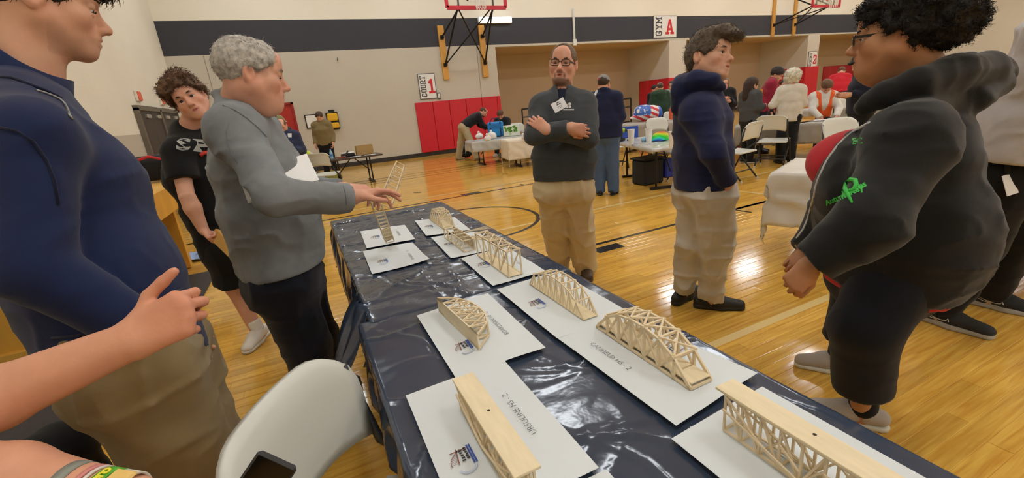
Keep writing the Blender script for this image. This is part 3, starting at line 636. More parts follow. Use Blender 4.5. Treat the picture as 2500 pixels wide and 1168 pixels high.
def head_mesh(J, h, skin, o):
    c, r, f, u, s = hframe(J); M = np.stack([r, f, u]); W = lambda *l: HW(J, A(*l)); fat = o.get('fat', 0.); jw = o.get('jaw', 1.); ns = o.get('nose', 1.); fem = o.get('fem', 0.)
    E = lambda l, rad: el(W(*l), np.asarray(rad) * s, M); Rc = lambda a, b, ra, rb, **k: rc(W(*a), W(*b), ra * s, rb * s, **k)
    P = [(E((0, -.014, .036), (.076, .098, .082)), .02), (E((0, .028, -.025), (.064 + fat * .012, .066, .088)), .03)]
    for sg in (-1, 1):
        P += [(Rc((sg * .054 * jw, -.002, -.045), (sg * .018, .066, -.1), .026 + fat * .014, .02 + fat * .006), .03), (E((sg * .046, .052, -.026), (.022 + fat * .012, .026, .024 + fat * .012)), .025)]
        P += [(Rc((sg * .018, .086, .022), (sg * .05, .066, .02), .012 - .003 * fem, .01), .015)]
    P += [(E((0, .076, -.1), (.021, .017, .017)), .025), (E((0, .074, .055), (.05, .026, .04)), .03)]
    P += [(Rc((0, .088, .01), (0, .106 + .006 * ns, -.031), .0085, .0115 * ns), .016), (E((0, .108 + .007 * ns, -.037), (.0125 * ns, .0115, .0105)), .012)]
    for sg in (-1, 1): P += [(E((sg * .0125 * ns, .104, -.041), (.0085, .011, .0085)), .008)]
    P += [(E((0, .082, -.066), (.03, .02, .022)), .02), (Rc((-.02, .09, -.0665), (.02, .09, -.0665), .0055, .0055), .008), (E((0, .098, -.0645), (.013, .007, .0055 + .002 * fem)), .006), (E((0, .094, -.078), (.018, .009, .0072 + .002 * fem)), .008)]
    nb = J['neck']; nr = o.get('neck', .058) * s
    P += [(rc(W(0, -.026, -.05), nb - J['T'] * .03, nr, nr * 1.12), .035)]
    if fat: P += [(E((0, .03, -.11), (.05, .05, .03 * (1 + fat))), .04)]
    S = []
    for sg in (-1, 1):
        S += [(E((sg * .0325, .101, .0), (.018, .019, .0125)), .014)]
    S += [(E((0, .108, -.0712), (.024, .016, .0016 + o.get('mouth', 0) * .003)), .004)]
    for sg in (-1, 1): S += [(E((sg * .0065, .112, -.0475), (.0038, .006, .003)), .003)]
    F = Field([p for p, _ in P] + [E((0, 0, 0), (.1, .12, .13))], h)
    for p, k in P: F.add(p, k * s)
    for p, k in S: F.sub(p, k * s)
    # lids and ears after the sockets
    lid = o.get('lid', .0135)
    for sg in (-1, 1):
        F.add(E((sg * .0325, .0795, lid), (.0165, .0135, .0115)), .004 * s); F.add(E((sg * .0325, .078, -.011), (.017, .0135, .0065)), .005 * s)
        ez = -.012
        F.add(Rc((sg * .0745, -.012, ez + .02), (sg * .072, -.004, ez - .026), .011, .008), .006 * s); F.add(E((sg * .084, -.021, ez + .008), (.0085, .021, .034)), .005 * s); F.sub(E((sg * .094, -.015, ez + .010), (.0095, .0125, .021)), .004 * s); F.add(Rc((sg * .083, -.004, ez + .004), (sg * .083, -.004, ez - .006), .006, .005), .004 * s)
    V, Fc = F.mesh(); V = relax(V, Fc, 1, .4); L = HL(J, V)
    col = np.tile(np.array(lin(skin), np.float32), (len(V), 1))
    def blend(m, c): col[:] = col * (1 - m[:, None]) + np.array(c, np.float32) * m[:, None]
    def blob(p, r): return np.exp(-(((L - np.array(p)) / np.array(r)) ** 2).sum(1))
    sk = np.array(lin(skin)); front = (L[:, 1] > .03)
    red = sk * np.array([1.0, .72, .68])
    blend(np.clip(.22 * vnoise(L * 38, 5) + .1, 0, .3), red)
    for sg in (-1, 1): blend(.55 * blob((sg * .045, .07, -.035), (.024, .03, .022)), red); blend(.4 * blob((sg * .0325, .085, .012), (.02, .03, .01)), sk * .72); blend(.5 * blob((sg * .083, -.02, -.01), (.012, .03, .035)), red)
    blend(.4 * blob((0, .12, -.038), (.016, .02, .014)), red)
    lipc = np.array(lin(o.get('lip', 'B0605C')))
    blend(np.clip(1.6 * blob((0, .1, -.071), (.022, .02, .0105)) - .3, 0, 1) * .95 * front, lipc)
    if 'beard' in o:
        bc = np.array(lin(o['beard'])); am = o.get('beard_amt', .8)
        zz = L[:, 2]; yy = L[:, 1]; jaw = np.clip((-.082 - zz + np.clip(.06 - yy, 0, 1) * -.55) / .012, 0, 1) * (yy > -.012) * (zz > -.135)
        mus = np.clip(1.8 * blob((0, .1, -.0565), (.032, .03, .006)) - .4, 0, 1) + sum(np.clip(1.6 * blob((sg * .03, .085, -.072), (.008, .03, .016)) - .3, 0, 1) for sg in (-1, 1)); lipk = np.clip(1.6 * blob((0, .1, -.071), (.022, .02, .0095)) - .35, 0, 1)
        blend(np.clip(jaw + mus, 0, 1) * am * (1 - lipk), bc)
    if 'stubble' in o: blend(.28 * np.clip((-.05 - L[:, 2]) / .03, 0, 1) * (L[:, 1] > 0) * (L[:, 2] > -.125), sk * .55)
    if h > .004:  # too far off for built eyes: their darkness is on the skin
        for sg in (-1, 1):
            blend(np.clip(1.7 * blob((sg * .0325, .09, .001), (.0105, .03, .0055)) - .3, 0, 1) * .8, lin('3B2A22')); blend(np.clip(1.7 * blob((sg * .034, .09, .0215), (.019, .03, .0045)) - .3, 0, 1) * .75, lin(o.get('brow', '4A3526')))
    return V, Fc, col

def hand_prims(w, d, n, side, curl=.5, thumb=.5, s=1., spread=.15, fist=0):
    """w wrist, d finger direction, n the way the palm faces, side +1 when the thumb is on d x n"""
    d = nz(d); n = nz(n - d * (n @ d)); t = np.cross(d, n) * side; P = []
    for i, (off, kl, ls, r) in enumerate(((.030, .088, (.043, .026, .021), .0092), (.010, .094, (.048, .030, .022), .0095), (-.011, .089, (.044, .028, .021), .009), (-.030, .078, (.034, .021, .018), .008))):
        k = w + s * (d * kl + t * off); P.append((rc(w + s * (d * .008 + t * off * .55), k, .0165 * s, .0125 * s), .016 * s))
        c = curl[i] if hasattr(curl, '__len__') else curl * (1 + .12 * i); dd = nz(d + t * (off / .03) * spread * .5); a = 0; p = k
        for j, L in enumerate(ls):
            a += c * (.9, 1.1, .7)[j]; q = p + s * L * (dd * math.cos(a) + n * math.sin(a)); P.append((rc(p, q, r * s * (1 - .07 * j), r * s * (1 - .07 * (j + 1))), .004 * s)); p = q
    P.append((el(w + s * (d * .045 + n * .008 + t * .012), (.03 * s, .042 * s, .015 * s), np.stack([t, d, n])), .012 * s))
    b = w + s * (d * .022 + t * .026 + n * .008); td = nz(d * .75 + t * (.75 - .5 * thumb) + n * (.15 + .5 * thumb)); q = b + s * td * .042; P.append((rc(w + s * (d * .012 + t * .012), b, .017 * s, .016 * s), .012 * s)); P.append((rc(b, q, .0145 * s, .0115 * s), .008 * s))
    td2 = nz(d * (.9) + t * (.25 - .5 * thumb) + n * .35 * thumb); q2 = q + s * td2 * .031; P.append((rc(q, q2, .0112 * s, .0102 * s), .004 * s)); P.append((rc(q2, q2 + s * nz(td2 + d * .1) * .024, .0102 * s, .0085 * s), .004 * s))
    return P
def torso_prims(J, e, o):
    s = J['s']; cr = J['cR']; pr = nz(J['hipR'] - J['hipL']); hd, wd, cdp, ra = o.get('hipd', .112), o.get('waistd', .105), o.get('chestd', .112), o.get('ratio', 1.42); mid = nz(cr + pr)
    P = [(rc(J['pel'] - J['T'] * .06, J['waist'], hd * s + e, wd * s + e, pr, ra * 1.1), .05), (rc(J['waist'], J['chest'], wd * s + e, cdp * s + e, mid, ra), .05), (rc(J['chest'], J['up'] + J['T'] * .01, cdp * s + e, .085 * s + e, cr, ra * 1.12), .05)]
    P += [(rc(J['shL'] + cr * .03, J['shR'] - cr * .03, .058 * s + e, .058 * s + e), .04)]
    for n in 'LR': P.append((rc(J['neck'] + J['T'] * .01, J['sh' + n], .05 * s + e * .5, .052 * s + e * .8), .05))
    for c, r in o.get('bulge', ()): P.append((el(J['pel'] + J['T'] * c[2] + J['cF'] * c[1] + J['cR'] * c[0], np.asarray(r) + e, np.stack([J['cR'], J['cF'], J['T']])), .07))
    return P
def arm_prims(J, n, e, shk=.06, short=None, flatw=True, k=.02, r=(.054, .046, .034)):
    s = J['s']; sh, e_, w = J['sh' + n], J['el' + n], J['wr' + n]
    if short is not None:
        q = sh + (e_ - sh) * short; return [(rc(sh, q, r[0] * s + e, (r[0] + .002) * s + e, flat=(0, 1)), k)]
    w2 = w - nz(w - e_) * .012
    return [(rc(sh, e_, r[0] * s + e, r[1] * s + e), shk), (rc(e_, w2, r[1] * s + e, r[2] * s + e * .8, flat=(0, 1 if flatw else 0)), k)]
def leg_prims(J, n, e, to=1.0, flat=True, r=(.086, .058, .044), k=.03, flare=0.):
    s = J['s']; h, kn, a = J['hip' + n], J['knee' + n], J['ank' + n] - UP * .05
    if to <= .5: q = h + (kn - h) * to * 2; return [(rc(h, q, r[0] * s + e, r[0] * s * .96 + e, flat=(0, 1)), k)]
    q = kn + (a - kn) * (to - .5) * 2; return [(rc(h, kn, r[0] * s + e, r[1] * s + e), .04), (rc(kn, q, r[1] * s + e, (r[1] + (r[2] - r[1]) * (to - .5) * 2) * s + e + flare, flat=(0, 1 if flat else 0)), k)]

def person(label, J, skin=FAIR, face=None, hair=None, top=None, bottom=None, shoes=None, res=.013, hres=.008, handres=None, hands='RL', cat='person', bare=None, extra=None, legs=True, feet='RL', headon=True):
    face = face or {}; s = J['s']; handres = handres or hres
    base = (J['ankR'] + J['ankL']) / 2; base = A(base[0], base[1], max(0, min(J['ankR'][2], J['ankL'][2]) - .09)); t = thing('person', base, label, cat); parts = []; sk = lin(skin)
    tp = top or {}; bt = bottom or {}
    # the body under the clothes and where skin shows
    P = torso_prims(J, -.012, tp)
    for n in 'LR':
        P.append((rc(J['sh' + n], J['el' + n], .05 * s, .043 * s), .03))
        if legs: P += leg_prims(J, n, -.004, flat=False)
    V, F = sculpt(P, max(res, .011)); parts.append((V, F, sk))
    for n in 'LR':
        sg = 1 if n == 'R' else -1
        Pn = [(rc(J['el' + n], J['el' + n] + (J['wr' + n] - J['el' + n]) * .35, .044 * s, .045 * s), .02), (rc(J['el' + n] + (J['wr' + n] - J['el' + n]) * .35, J['wr' + n], .045 * s, .03 * s, np.cross(J['hn' + n], J['hd' + n]), 1.08), .02)]
        if n in hands: Pn += hand_prims(J['wr' + n], J['hd' + n], J['hn' + n], -sg if not J.get('flip' + n) else sg, J.get('curl' + n, .5), J.get('thumb' + n, .5), s * J.get('hsc', 1.0))
        V, F = sculpt(Pn, handres); C = np.tile(np.array(sk, np.float32), (len(V), 1)); hm = np.clip(((V - J['wr' + n]) @ nz(J['hd' + n])) / .09, 0, 1)[:, None]; C = C * (1 - hm * np.array([.02, .13, .14], np.float32)); parts.append((V, F, C))
    if headon:
        V, F, C = head_mesh(J, hres, skin, face); parts.append((V, F, C))
    V, F, C = joinm(parts); body = link('body', V, F, M_skin, t, True, cols=C)
    if headon and hres <= .0045:
        for sg in (-1, 1):
            c = HW(J, A(sg * .0325, .0775, -.0005)); gz = nz(J['hf'] + J.get('gaze', A(0, 0, 0))); mb = MB(); mb.lathe(c, [(.0128 * math.sin(a), .0128 * math.cos(a)) for a in np.linspace(.001, math.pi, 14)], 16, Z=gz); fm = []
            o = mb.build('eye', [M_eyew, M_iris], body, True); o.data.polygons.foreach_set('material_index', np.array([1 if i // 16 < 3 else 0 for i in range(len(o.data.polygons))], dtype=np.int32))
            lid = face.get('lid', .0135); zl = lid - .0112; mb = MB(); mb.tube([HW(J, A(sg * (.0325 + dx), .0938 - 30 * dx * dx - .003 * (dx > 0), zl + .0015 - 18 * dx * dx)) for dx in (-.0145, -.009, 0, .009, .0155)], [.0006, .0012, .0014, .0013, .0008], 5); mb.build('eyelashes', mat('lash', '1E1512', .8), body, True)
            mb = MB(); pts = [HW(J, A(sg * x, y, z)) for x, y, z in ((.013, .0985, .0205), (.024, .0985, .0255), (.037, .0925, .028), (.05, .079, .022))]; mb.tube(pts, [.003 * s, .0046 * s, .0042 * s, .0015 * s], 6); mb.build('eyebrow', hairmat('brow_' + face.get('brow', '4A3526'), face.get('brow', '4A3526')), body, True)
    # clothes
    if bt:
        e = bt.get('e', .016); pr = nz(J['hipR'] - J['hipL']); to = bt.get('to', 1.0); Pn = [(rc(J['hipL'], J['hipR'], bt.get('seat', .098) * s + e, bt.get('seat', .098) * s + e), .05), (rc(J['pel'] - J['T'] * .05, J['pel'] + J['T'] * bt.get('rise', .03), tp.get('hipd', .112) * s + e * .6, tp.get('waistd', .105) * s + e * .4, pr, tp.get('ratio', 1.42) * .98), .05)]
        for c, r in bt.get('bulge', ()): Pn.append((el(J['pel'] + J['T'] * c[2] + J['F'] * c[1] + J['Rt'] * c[0], r, np.stack([J['Rt'], J['F'], J['T']])), .06))
        Pn += bt.get('extra', [])
        for n in 'LR': Pn += leg_prims(J, n, e, to, r=bt.get('r', (.086, .058, .046)), k=bt.get('k', .03), flare=bt.get('flare', 0.))
        f = bt.get('folds', .006)
        V, F = sculpt(Pn, bt.get('res', res), noises=[(f * .6, (10, 10, 4), 3), (f * .7, (9, 9, 3.5), -8), (f * bt.get('hf', .45), (6, 6, 15), -12)], cuts=bt.get('cuts', ()), subs=bt.get('subs', ()), calm=[(J['ank' + n] - UP * .05, J['ank' + n] - J['knee' + n]) for n in 'LR'] if to >= 1 else ())
        link(bt.get('name', 'trousers'), V, F, bt['m'], t, True); J['bot'] = (V, F)
    if tp:
        e = tp.get('e', .022); Pn = torso_prims(J, e, tp); pt = J['pel'] + J['T'] * tp.get('hem', -.06); hn = tp.get('hemn', -J['T']); Pn.append(('cut', (pt, hn)))
        for n in 'LR': Pn += arm_prims(J, n, tp.get('ae', e * .75), short=tp.get('short'), shk=tp.get('shk', .06), k=tp.get('armk', .02), r=tp.get('ar', (.052, .046, .037)))
        if tp.get('hood'):
            g = tp['hood']; Nk = J['neck'] + J['T'] * .015; cF, cR, T = J['cF'], J['cR'], J['T']
            pts = [(Nk + cF * .075 - T * .03, .02), (Nk + cR * .075 + cF * .02, .03), (Nk + cR * .07 - cF * .06 - T * .005, .042), (Nk - cF * .115 - T * .035, .05), (Nk - cR * .07 - cF * .06 - T * .005, .042), (Nk - cR * .075 + cF * .02, .03), (Nk + cF * .075 - T * .03, .02)]
            for (a, ra), (b, rb_) in zip(pts[:-1], pts[1:]): Pn.append((rc(a, b, ra * g, rb_ * g), .012))
            Pn.append((rc(Nk - cF * .12 - T * .06, Nk - cF * .13 - T * .17, .05 * g, .03 * g, cR, 2.2), .03))
        if tp.get('collar'):
            g = tp['collar']; Nk = J['neck']; cF, cR, T = J['cF'], J['cR'], J['T']
            for a in range(12):
                a0, a1 = 2 * math.pi * a / 12, 2 * math.pi * (a + 1) / 12; f0 = lambda q: Nk + cR * tp.get('cw', .078) * math.cos(q) + cF * (.012 + tp.get('cw', .078) * math.sin(q)) + T * (tp.get('cz', .025) - .035 * math.sin(q))
                Pn.append((rc(f0(a0), f0(a1), g, g), .012)); 
                if tp.get('tallcollar'): Pn.append((rc(f0(a0) + T * tp['tallcollar'], f0(a1) + T * tp['tallcollar'], g * .8, g * .8), .014))
        Pn += tp.get('prims', [])
        f = tp.get('folds', .006)
        V, F = sculpt(Pn, tp.get('res', res), subs=tp.get('subs', ()), cuts=tp.get('cuts', ()), noises=[(f * .5, (7, 7, 8), 21), (f * .5, (5, 5, 10), -22), (f * .28, (11, 11, 19), -23)], warp=tp.get('warp'), calm=[(pt, hn)])
        to_ = link(tp.get('name', 'shirt'), V, F, tp['m'], t, True); J['top'] = (V, F)
    if shoes:
        so = shoes; made = {}
        for n in feet:
            a = J['ank' + n]; d = nz(A(*J['toe' + n][:2], 0)); sd = np.cross(UP, d); z0 = a[2] - .085; L = so.get('L', .27) * s; q = A(a[0], a[1], z0); H_ = so.get('h', 1.0)
            heel = q - d * L * .24; toe = q + d * L * .62; mid = q + d * L * .22; sr = so.get('res', max(res * .75, .006))
            U = [(rc(heel + UP * .052 * H_, mid + UP * .05 * H_, .036 * s, .041 * s, sd, 1.0), .03), (rc(mid + UP * .05 * H_, toe + UP * .034, .041 * s, .032 * s, sd, 1.18), .03), (rc(q - d * .02 + UP * .06 * H_, q + d * .015 + UP * .098 * H_, .038 * s, .034 * s, flat=(0, 1)), .03)]
            V, F = sculpt(U, sr, cuts=[(q + UP * .012, -UP)]); uo = link('shoe', V, F, so['m'], t, True)
            S_ = [(rc(heel + UP * .018, mid + UP * .014, .037 * s, .041 * s, sd, 1.02), .03), (rc(mid + UP * .014, toe + UP * .016, .041 * s, .033 * s, sd, 1.18), .03)]
            V, F = sculpt(S_, sr, cuts=[(q + UP * .0005, -UP), (q + UP * so.get('solez', .024), UP)], it=0); link('sole', V, F, so.get('sm', so['m']), uo, False)
            made[n] = (uo, q, d, sd, L)
        t['_shoes'] = 1; J['made_shoes'] = made; del t['_shoes']
    if hair and headon: make_hair(J, hair, t, hres)
    return t, body
def make_hair(J, hr, t, hres):
    c, r, f, u, s = hframe(J); M = np.stack([r, f, u]); W = lambda *l: HW(J, A(*l)); T_ = hr.get('t', .012); h = hr.get('res', hres * 1.3)
    P = []
    if not hr.get('nocap'): P.append((el(W(0, -.016, .036 + T_ * .3), np.array([.0765 + T_, .0985 + T_, .083 + T_ * 1.1]) * s, M), .02))
    for pr in hr.get('add', ()):
        if len(pr) == 2: P.append((el(W(*pr[0]), np.asarray(pr[1]) * s, M), hr.get('k', .025)))
        else: P.append((rc(W(*pr[0]), W(*pr[1]), pr[2] * s, pr[3] * s, r if len(pr) > 4 else None, pr[4] if len(pr) > 4 else 1.), hr.get('k', .025)))
    F = Field([p for p, _ in P], h)
    for p, k in P: F.add(p, k)
    cutz = hr.get('back', -.06); m = hr.get('slope', .55)
    if hr.get('fade', 1): F.cut(W(0, -.1, cutz), -(u - f * m))
    fl = hr.get('line', .062); F.sub(el(W(0, .118, fl - .1), np.array([.095, hr.get('fdepth', .082), .1]) * s, M), .012)
    for sg in (-1, 1): F.sub(el(W(sg * .085, -.012, -.014), np.array([.03, .024, .034]) * s, M), .008)
    for pr in hr.get('sub', ()): F.sub(el(W(*pr[0]), np.asarray(pr[1]) * s, M), pr[2] if len(pr) > 2 else .012)
    for pr in hr.get('after', ()):
        F.add(el(W(*pr[0]), np.asarray(pr[1]) * s, M) if len(pr) == 2 else rc(W(*pr[0]), W(*pr[1]), pr[2] * s, pr[3] * s, r if len(pr) > 4 else None, pr[4] if len(pr) > 4 else 1.), .02)
    for am, fr, sd in hr.get('noise', [(.003, 45, 1)]):
        m_, Pn = F.near(.03); F.D[m_] += am * vnoise(HL(J, Pn).astype(np.float32) * np.asarray(fr if hasattr(fr, '__len__') else (fr,) * 3, np.float32), sd)
    V, Fc = F.mesh()
    if not len(V): return
    V = relax(V, Fc, 1, .4); parts = [(V, Fc, (0, 0, 0))]
    for n, L, rad, fl_, curl, lift in hr.get('tufts', ()):
        fw = lambda p, nn: np.broadcast_to(fl_[0] * r + fl_[1] * f + fl_[2] * u, p.shape) + hr.get('radial', 0.) * (p - W(0, -.03, .06))
        parts.append((*tufts(V, Fc, n, L * s, rad * s, fw, curl * s, lift, seed=len(V) % 97), (0, 0, 0)))
    V, Fc, _ = joinm(parts); link(hr.get('name', 'hair'), V, Fc, hr['m'], t, True)
def glasses(J, t, col='1A1A1C', w=.027, hgt=.018, y=.104, thick=.0022):
    mb = MB(); c = J
    for sg in (-1, 1):
        pts = []
        for a in np.linspace(0, 2 * math.pi, 21)[:-1]:
            ca, sa = math.cos(a), math.sin(a); ex = .45; x = sg * .0335 + w * math.copysign(abs(ca) ** ex, ca); z = .0 + hgt * math.copysign(abs(sa) ** ex, sa); pts.append(HW(J, A(x, y - abs(x) * .12, z)))
        mb.tube(pts, thick, 6, closed=True)
        mb.bar(HW(J, A(sg * (.0335 + w), y - .008, .009)), HW(J, A(sg * .079, -.005, .006)), thick * 1.6, thick * 3.2)
        mb.tube([HW(J, A(sg * .079, -.005, .006)), HW(J, A(sg * .078, -.022, -.01))], thick, 5)
    mb.tube([HW(J, A(-.008, y, .004)), HW(J, A(0, y + .002, .007)), HW(J, A(.008, y, .004))], thick, 6)
    g = mb.build('glasses', mat('frame_' + col, col, .3), t)
    for sg in (-1, 1):
        mb = MB(); mb.prism([(w * .95 * math.copysign(abs(math.cos(a)) ** .45, math.cos(a)), hgt * .95 * math.copysign(abs(math.sin(a)) ** .45, math.sin(a))) for a in np.linspace(0, 2 * math.pi, 21)[:-1]], HW(J, A(sg * .0335, y - .004, 0)), hframe(J)[1] + hframe(J)[2] * (-.12 * sg), hframe(J)[3], .0008); mb.build('lens', M_lens, g)
def patch(t, name, m, c, X, Y, W, H, th=.003):
    """a flat tag sewn or clipped on"""
    return MB().box(c, (W, H, th), X, Y).build(name, m, t)

from mathutils.bvhtree import BVHTree
def bvh(VF): return BVHTree.FromPolygons([Vector(v) for v in VF[0].tolist()], VF[1].tolist())
def hit(tree, px, py):
    d = Vector(CF + (px - 1250) / FPX * CR - (py - 584) / FPX * CU).normalized(); l, n, i, ds = tree.ray_cast(Vector(CAM), d)
    return (None, None) if l is None else (np.array(l), np.array(n))
def sewn(tree, path, r, name, m, parent, lift=.002, flat=True):
    """a raised stitched line that lies on a garment"""
    pts = [hit(tree, *p) for p in path]; pts = [(p, n) for p, n in pts if p is not None]
    if len(pts) < 2: return None
    mb = MB(); mb.tube([p + n * lift for p, n in pts], r if not hasattr(r, '__len__') else r[:len(pts)], 6); return mb.build(name, m, parent, True)
def drape(o, tree, N, lift=.003, reach=.25):
    """lay a flat mesh part onto a garment along its normal"""
    off = rootloc(o.parent)
    for v in o.data.vertices:
        p = np.array(v.co) + off; l, n, i, d = tree.ray_cast(Vector(p + N * reach), Vector(-N))
        if l is not None: v.co = Vector(np.array(l) + N * lift - off)

def collar(J, t, m, r=.082, h=.055, z0=-.02, gap=.35, tilt=.25, name='collar', th=.008, n=36, flare=.012):
    """a standing band of cloth round the neck, open at the throat"""
    ax = nz(HW(J, A(0, -.026, -.05)) - J['neck']); f = nz(J['cF'] - ax * (J['cF'] @ ax)); ax = nz(ax - f * 0); r_ = np.cross(f, ax); V = []; F = []
    for i in range(n + 1):
        a = math.pi / 2 + gap + (2 * math.pi - 2 * gap) * i / n; d = r_ * math.cos(a) + f * math.sin(a); up = math.sin(a)
        for (rr, zz) in ((r + flare, z0 - .03), (r + flare * .3, z0 + h), (r - th, z0 + h), (r + flare - th, z0 - .03)): V.append(J['neck'] + d * rr + ax * (zz - tilt * r * up - (.012 * math.cos(2 * a))))
    for i in range(n):
        for k in range(4): F.append((i * 4 + k, i * 4 + (k + 1) % 4, i * 4 + 4 + (k + 1) % 4, i * 4 + 4 + k))
    F += [(0, 3, 2, 1), (n * 4, n * 4 + 1, n * 4 + 2, n * 4 + 3)]
    return link(name, V, F, m, t, True)
# ------------------------------------------------------------------ the people round the display tables
def fit(pel, neck, F, H=1.75, shw=1.0, hipF=None, hipw=1.0, feet=None, nfwd=0., drop=.075):
    s = H / 1.75; pel = np.asarray(pel, float); neck = np.asarray(neck, float); T = nz(neck - pel); F = nz(np.asarray(F, float)); cF = nz(F - T * (F @ T)); cR = np.cross(cF, T); hF = nz(A(*(hipF if hipF is not None else F)[:2], 0)); Rt = A(hF[1], -hF[0], 0); L = np.linalg.norm(neck - pel)
    J = dict(s=s, F=hF, Rt=Rt, T=T, cF=cF, cR=cR, pel=pel, neck=neck, waist=pel + T * L * .28, chest=pel + T * L * .64 + cF * .01, up=pel + T * L * .84)
    for sg, n in ((1, 'R'), (-1, 'L')):
        J['sh' + n] = neck - T * drop * s + cR * sg * .175 * s * shw; hip = pel - UP * .05 + Rt * sg * .09 * s * hipw; J['hip' + n] = hip
        f = feet[n] if feet and n in feet else A(hip[0], hip[1], 0); J['ank' + n] = A(f[0], f[1], (f[2] if len(f) > 2 else 0) + .085); J['knee' + n] = hip * .47 + J['ank' + n] * .53 + hF * .025; J['toe' + n] = nz(hF + Rt * sg * .18)
        J['el' + n] = J['sh' + n] - UP * .28 * s + cR * sg * .05; J['wr' + n] = J['el' + n] - UP * .25 * s + cF * .06
        J['hd' + n] = nz(J['wr' + n] - J['el' + n]); J['hn' + n] = -cR * sg; J['curl' + n] = .5
    J['head'] = neck + T * .135 * s + cF * .03; J['hf'] = cF; J['hu'] = T; J['hs'] = s
    return J
def arm(J, n, sh=None, el_=None, wr=None, hd=None, hn=None, curl=None, thumb=None):
    if sh is not None: J['sh' + n] = np.asarray(sh)
    if el_ is not None: J['el' + n] = np.asarray(el_)
    if wr is not None: J['wr' + n] = np.asarray(wr)
    J['hd' + n] = nz(hd) if hd is not None else nz(J['wr' + n] - J['el' + n])
    if hn is not None: J['hn' + n] = nz(hn)
    if curl is not None: J['curl' + n] = curl
    if thumb is not None: J['thumb' + n] = thumb

# --- the young man in the navy quarter-zip, close on the left
M_navyq = cloth('navy_fleece', '18254C', sheen=.15); M_khaki = cloth('khaki_twill', '8F7D5C', bump=.15); M_dkhair = hairmat('dark_brown_hair', '2A211B')
F_ = nz([.92, .38, 0])
J = fit(at(322, 850, 1.18), at(50, 228, 1.12), F_, 1.80, 1.0)
J['head'] = at(104, 6, 1.12); J['hf'] = nz(F_ + UP * -.22); J['hu'] = UP
for n, w in (('R', .93), ('L', 1.3)): J['sh' + n] = at(66, 345, w)
arm(J, 'R', None, at(88, 655, .90), at(342, 806, 1.01), at(420, 905, 1.12) - at(342, 806, 1.05), curl=.3)
arm(J, 'L', None, at(190, 640, 1.4), at(420, 800, 1.36), curl=.3)
for n, w, px in (('R', 1.12, 330), ('L', 1.3, 380)):
    J['hip' + n] = at(px, 905, w); f = J['hip' + n]; J['ank' + n] = A(f[0] + .05, f[1], .085); J['knee' + n] = (f + J['ank' + n]) / 2 + F_ * .03
tA, bA = person('young man in a navy quarter-zip pullover and khaki trousers, nearest on the left', J, FAIR, dict(brow='3A2A20', stubble=1, lid=.007, lip='B8736B', neck=.064, jaw=1.05), res=.009, hres=.0034,
    hair=dict(m=M_dkhair, t=.012, back=-.1, slope=.75, line=.058, noise=[(.003, 60, 1)], add=[((0, .07, .085), (.06, .045, .03))], tufts=[(2600, .03, .0016, (0, -.3, -.9), .002, .2)], sub=[], after=[((.02, .115, .06), (.035, .022, .018)), ((-.02, .11, .062), (.035, .022, .018))]),
    top=dict(m=M_navyq, name='pullover', e=.026, hem=-.05, hemn=nz(-J['T'] - .12 * J['cF']), chestd=.125, waistd=.135, hipd=.13, folds=.008, res=.008, ratio=1.3, shk=.025, armk=.006),
    bottom=dict(m=M_khaki, e=.028, seat=.115, folds=.017, r=(.1, .075, .06), res=.009, extra=[(rc(at(372, 868, 1.06), at(420, 930, 1.12), .055, .05), .05)]), shoes=dict(m=mat('brown_shoe', '4A3A2C', .5)))
collar(J, tA, M_navyq, .088, .05, .03, .16, .35)
trA = bvh(J['top']); M_seamn = cloth('navy_seam', '141C38')
sewn(trA, [(2, 190), (30, 192), (60, 203), (88, 214), (120, 226), (148, 240)], .0035, 'collar_seam', M_seamn, tA)
sewn(trA, [(2, 312), (40, 320), (80, 345), (112, 390), (132, 440), (142, 500)], .0028, 'shoulder_seam', M_seamn, tA)
sewn(trA, [(128, 826), (200, 818), (290, 790), (370, 752), (440, 706)], .003, 'hem_seam', M_seamn, tA)
sewn(trA, [(88, 222), (105, 227), (125, 234), (143, 242), (155, 252), (162, 266), (166, 280), (175, 292)], .0028, 'zip', mat('zip_metal', '9A9C9E', .35, metal=.8), tA)

# --- the grey-haired man in the grey sweatshirt
M_greysw = cloth('heather_grey_jersey', '82868A', var=.12); M_navytr = cloth('navy_trousers', '151823'); M_grey = hairmat('silver_hair', 'B9B3AB')
F_ = nz([.985, .17, 0])
J = fit(at(690, 640, 1.98), at(578, 262, 1.78), F_, 1.75, 1.08, drop=.07)
J['head'] = at(616, 184, 1.70); J['hf'] = nz(F_ + UP * -.16); J['hu'] = UP; J['hs'] = 1.02
J['shR'] = at(575, 322, 1.60); J['shL'] = at(620, 315, 1.98)
arm(J, 'R', None, at(668, 478, 1.50), at(862, 482, 1.66), nz([.93, .33, -.02]), nz([-.1, -.45, -.85]), [.28, .35, .55, .8], .8)
arm(J, 'L', None, at(730, 470, 2.0), at(838, 462, 1.95), nz([.9, -.2, -.2]), nz([.1, .4, -.9]), .5)
for n, w, px in (('R', 1.93, 686), ('L', 2.1, 712)):
    f = at(px, 690, w); J['hip' + n] = f; J['ank' + n] = A(f[0] + .02, f[1] + (.0 if n == 'R' else .05), .085); J['knee' + n] = (f + J['ank' + n]) / 2 + F_ * .03
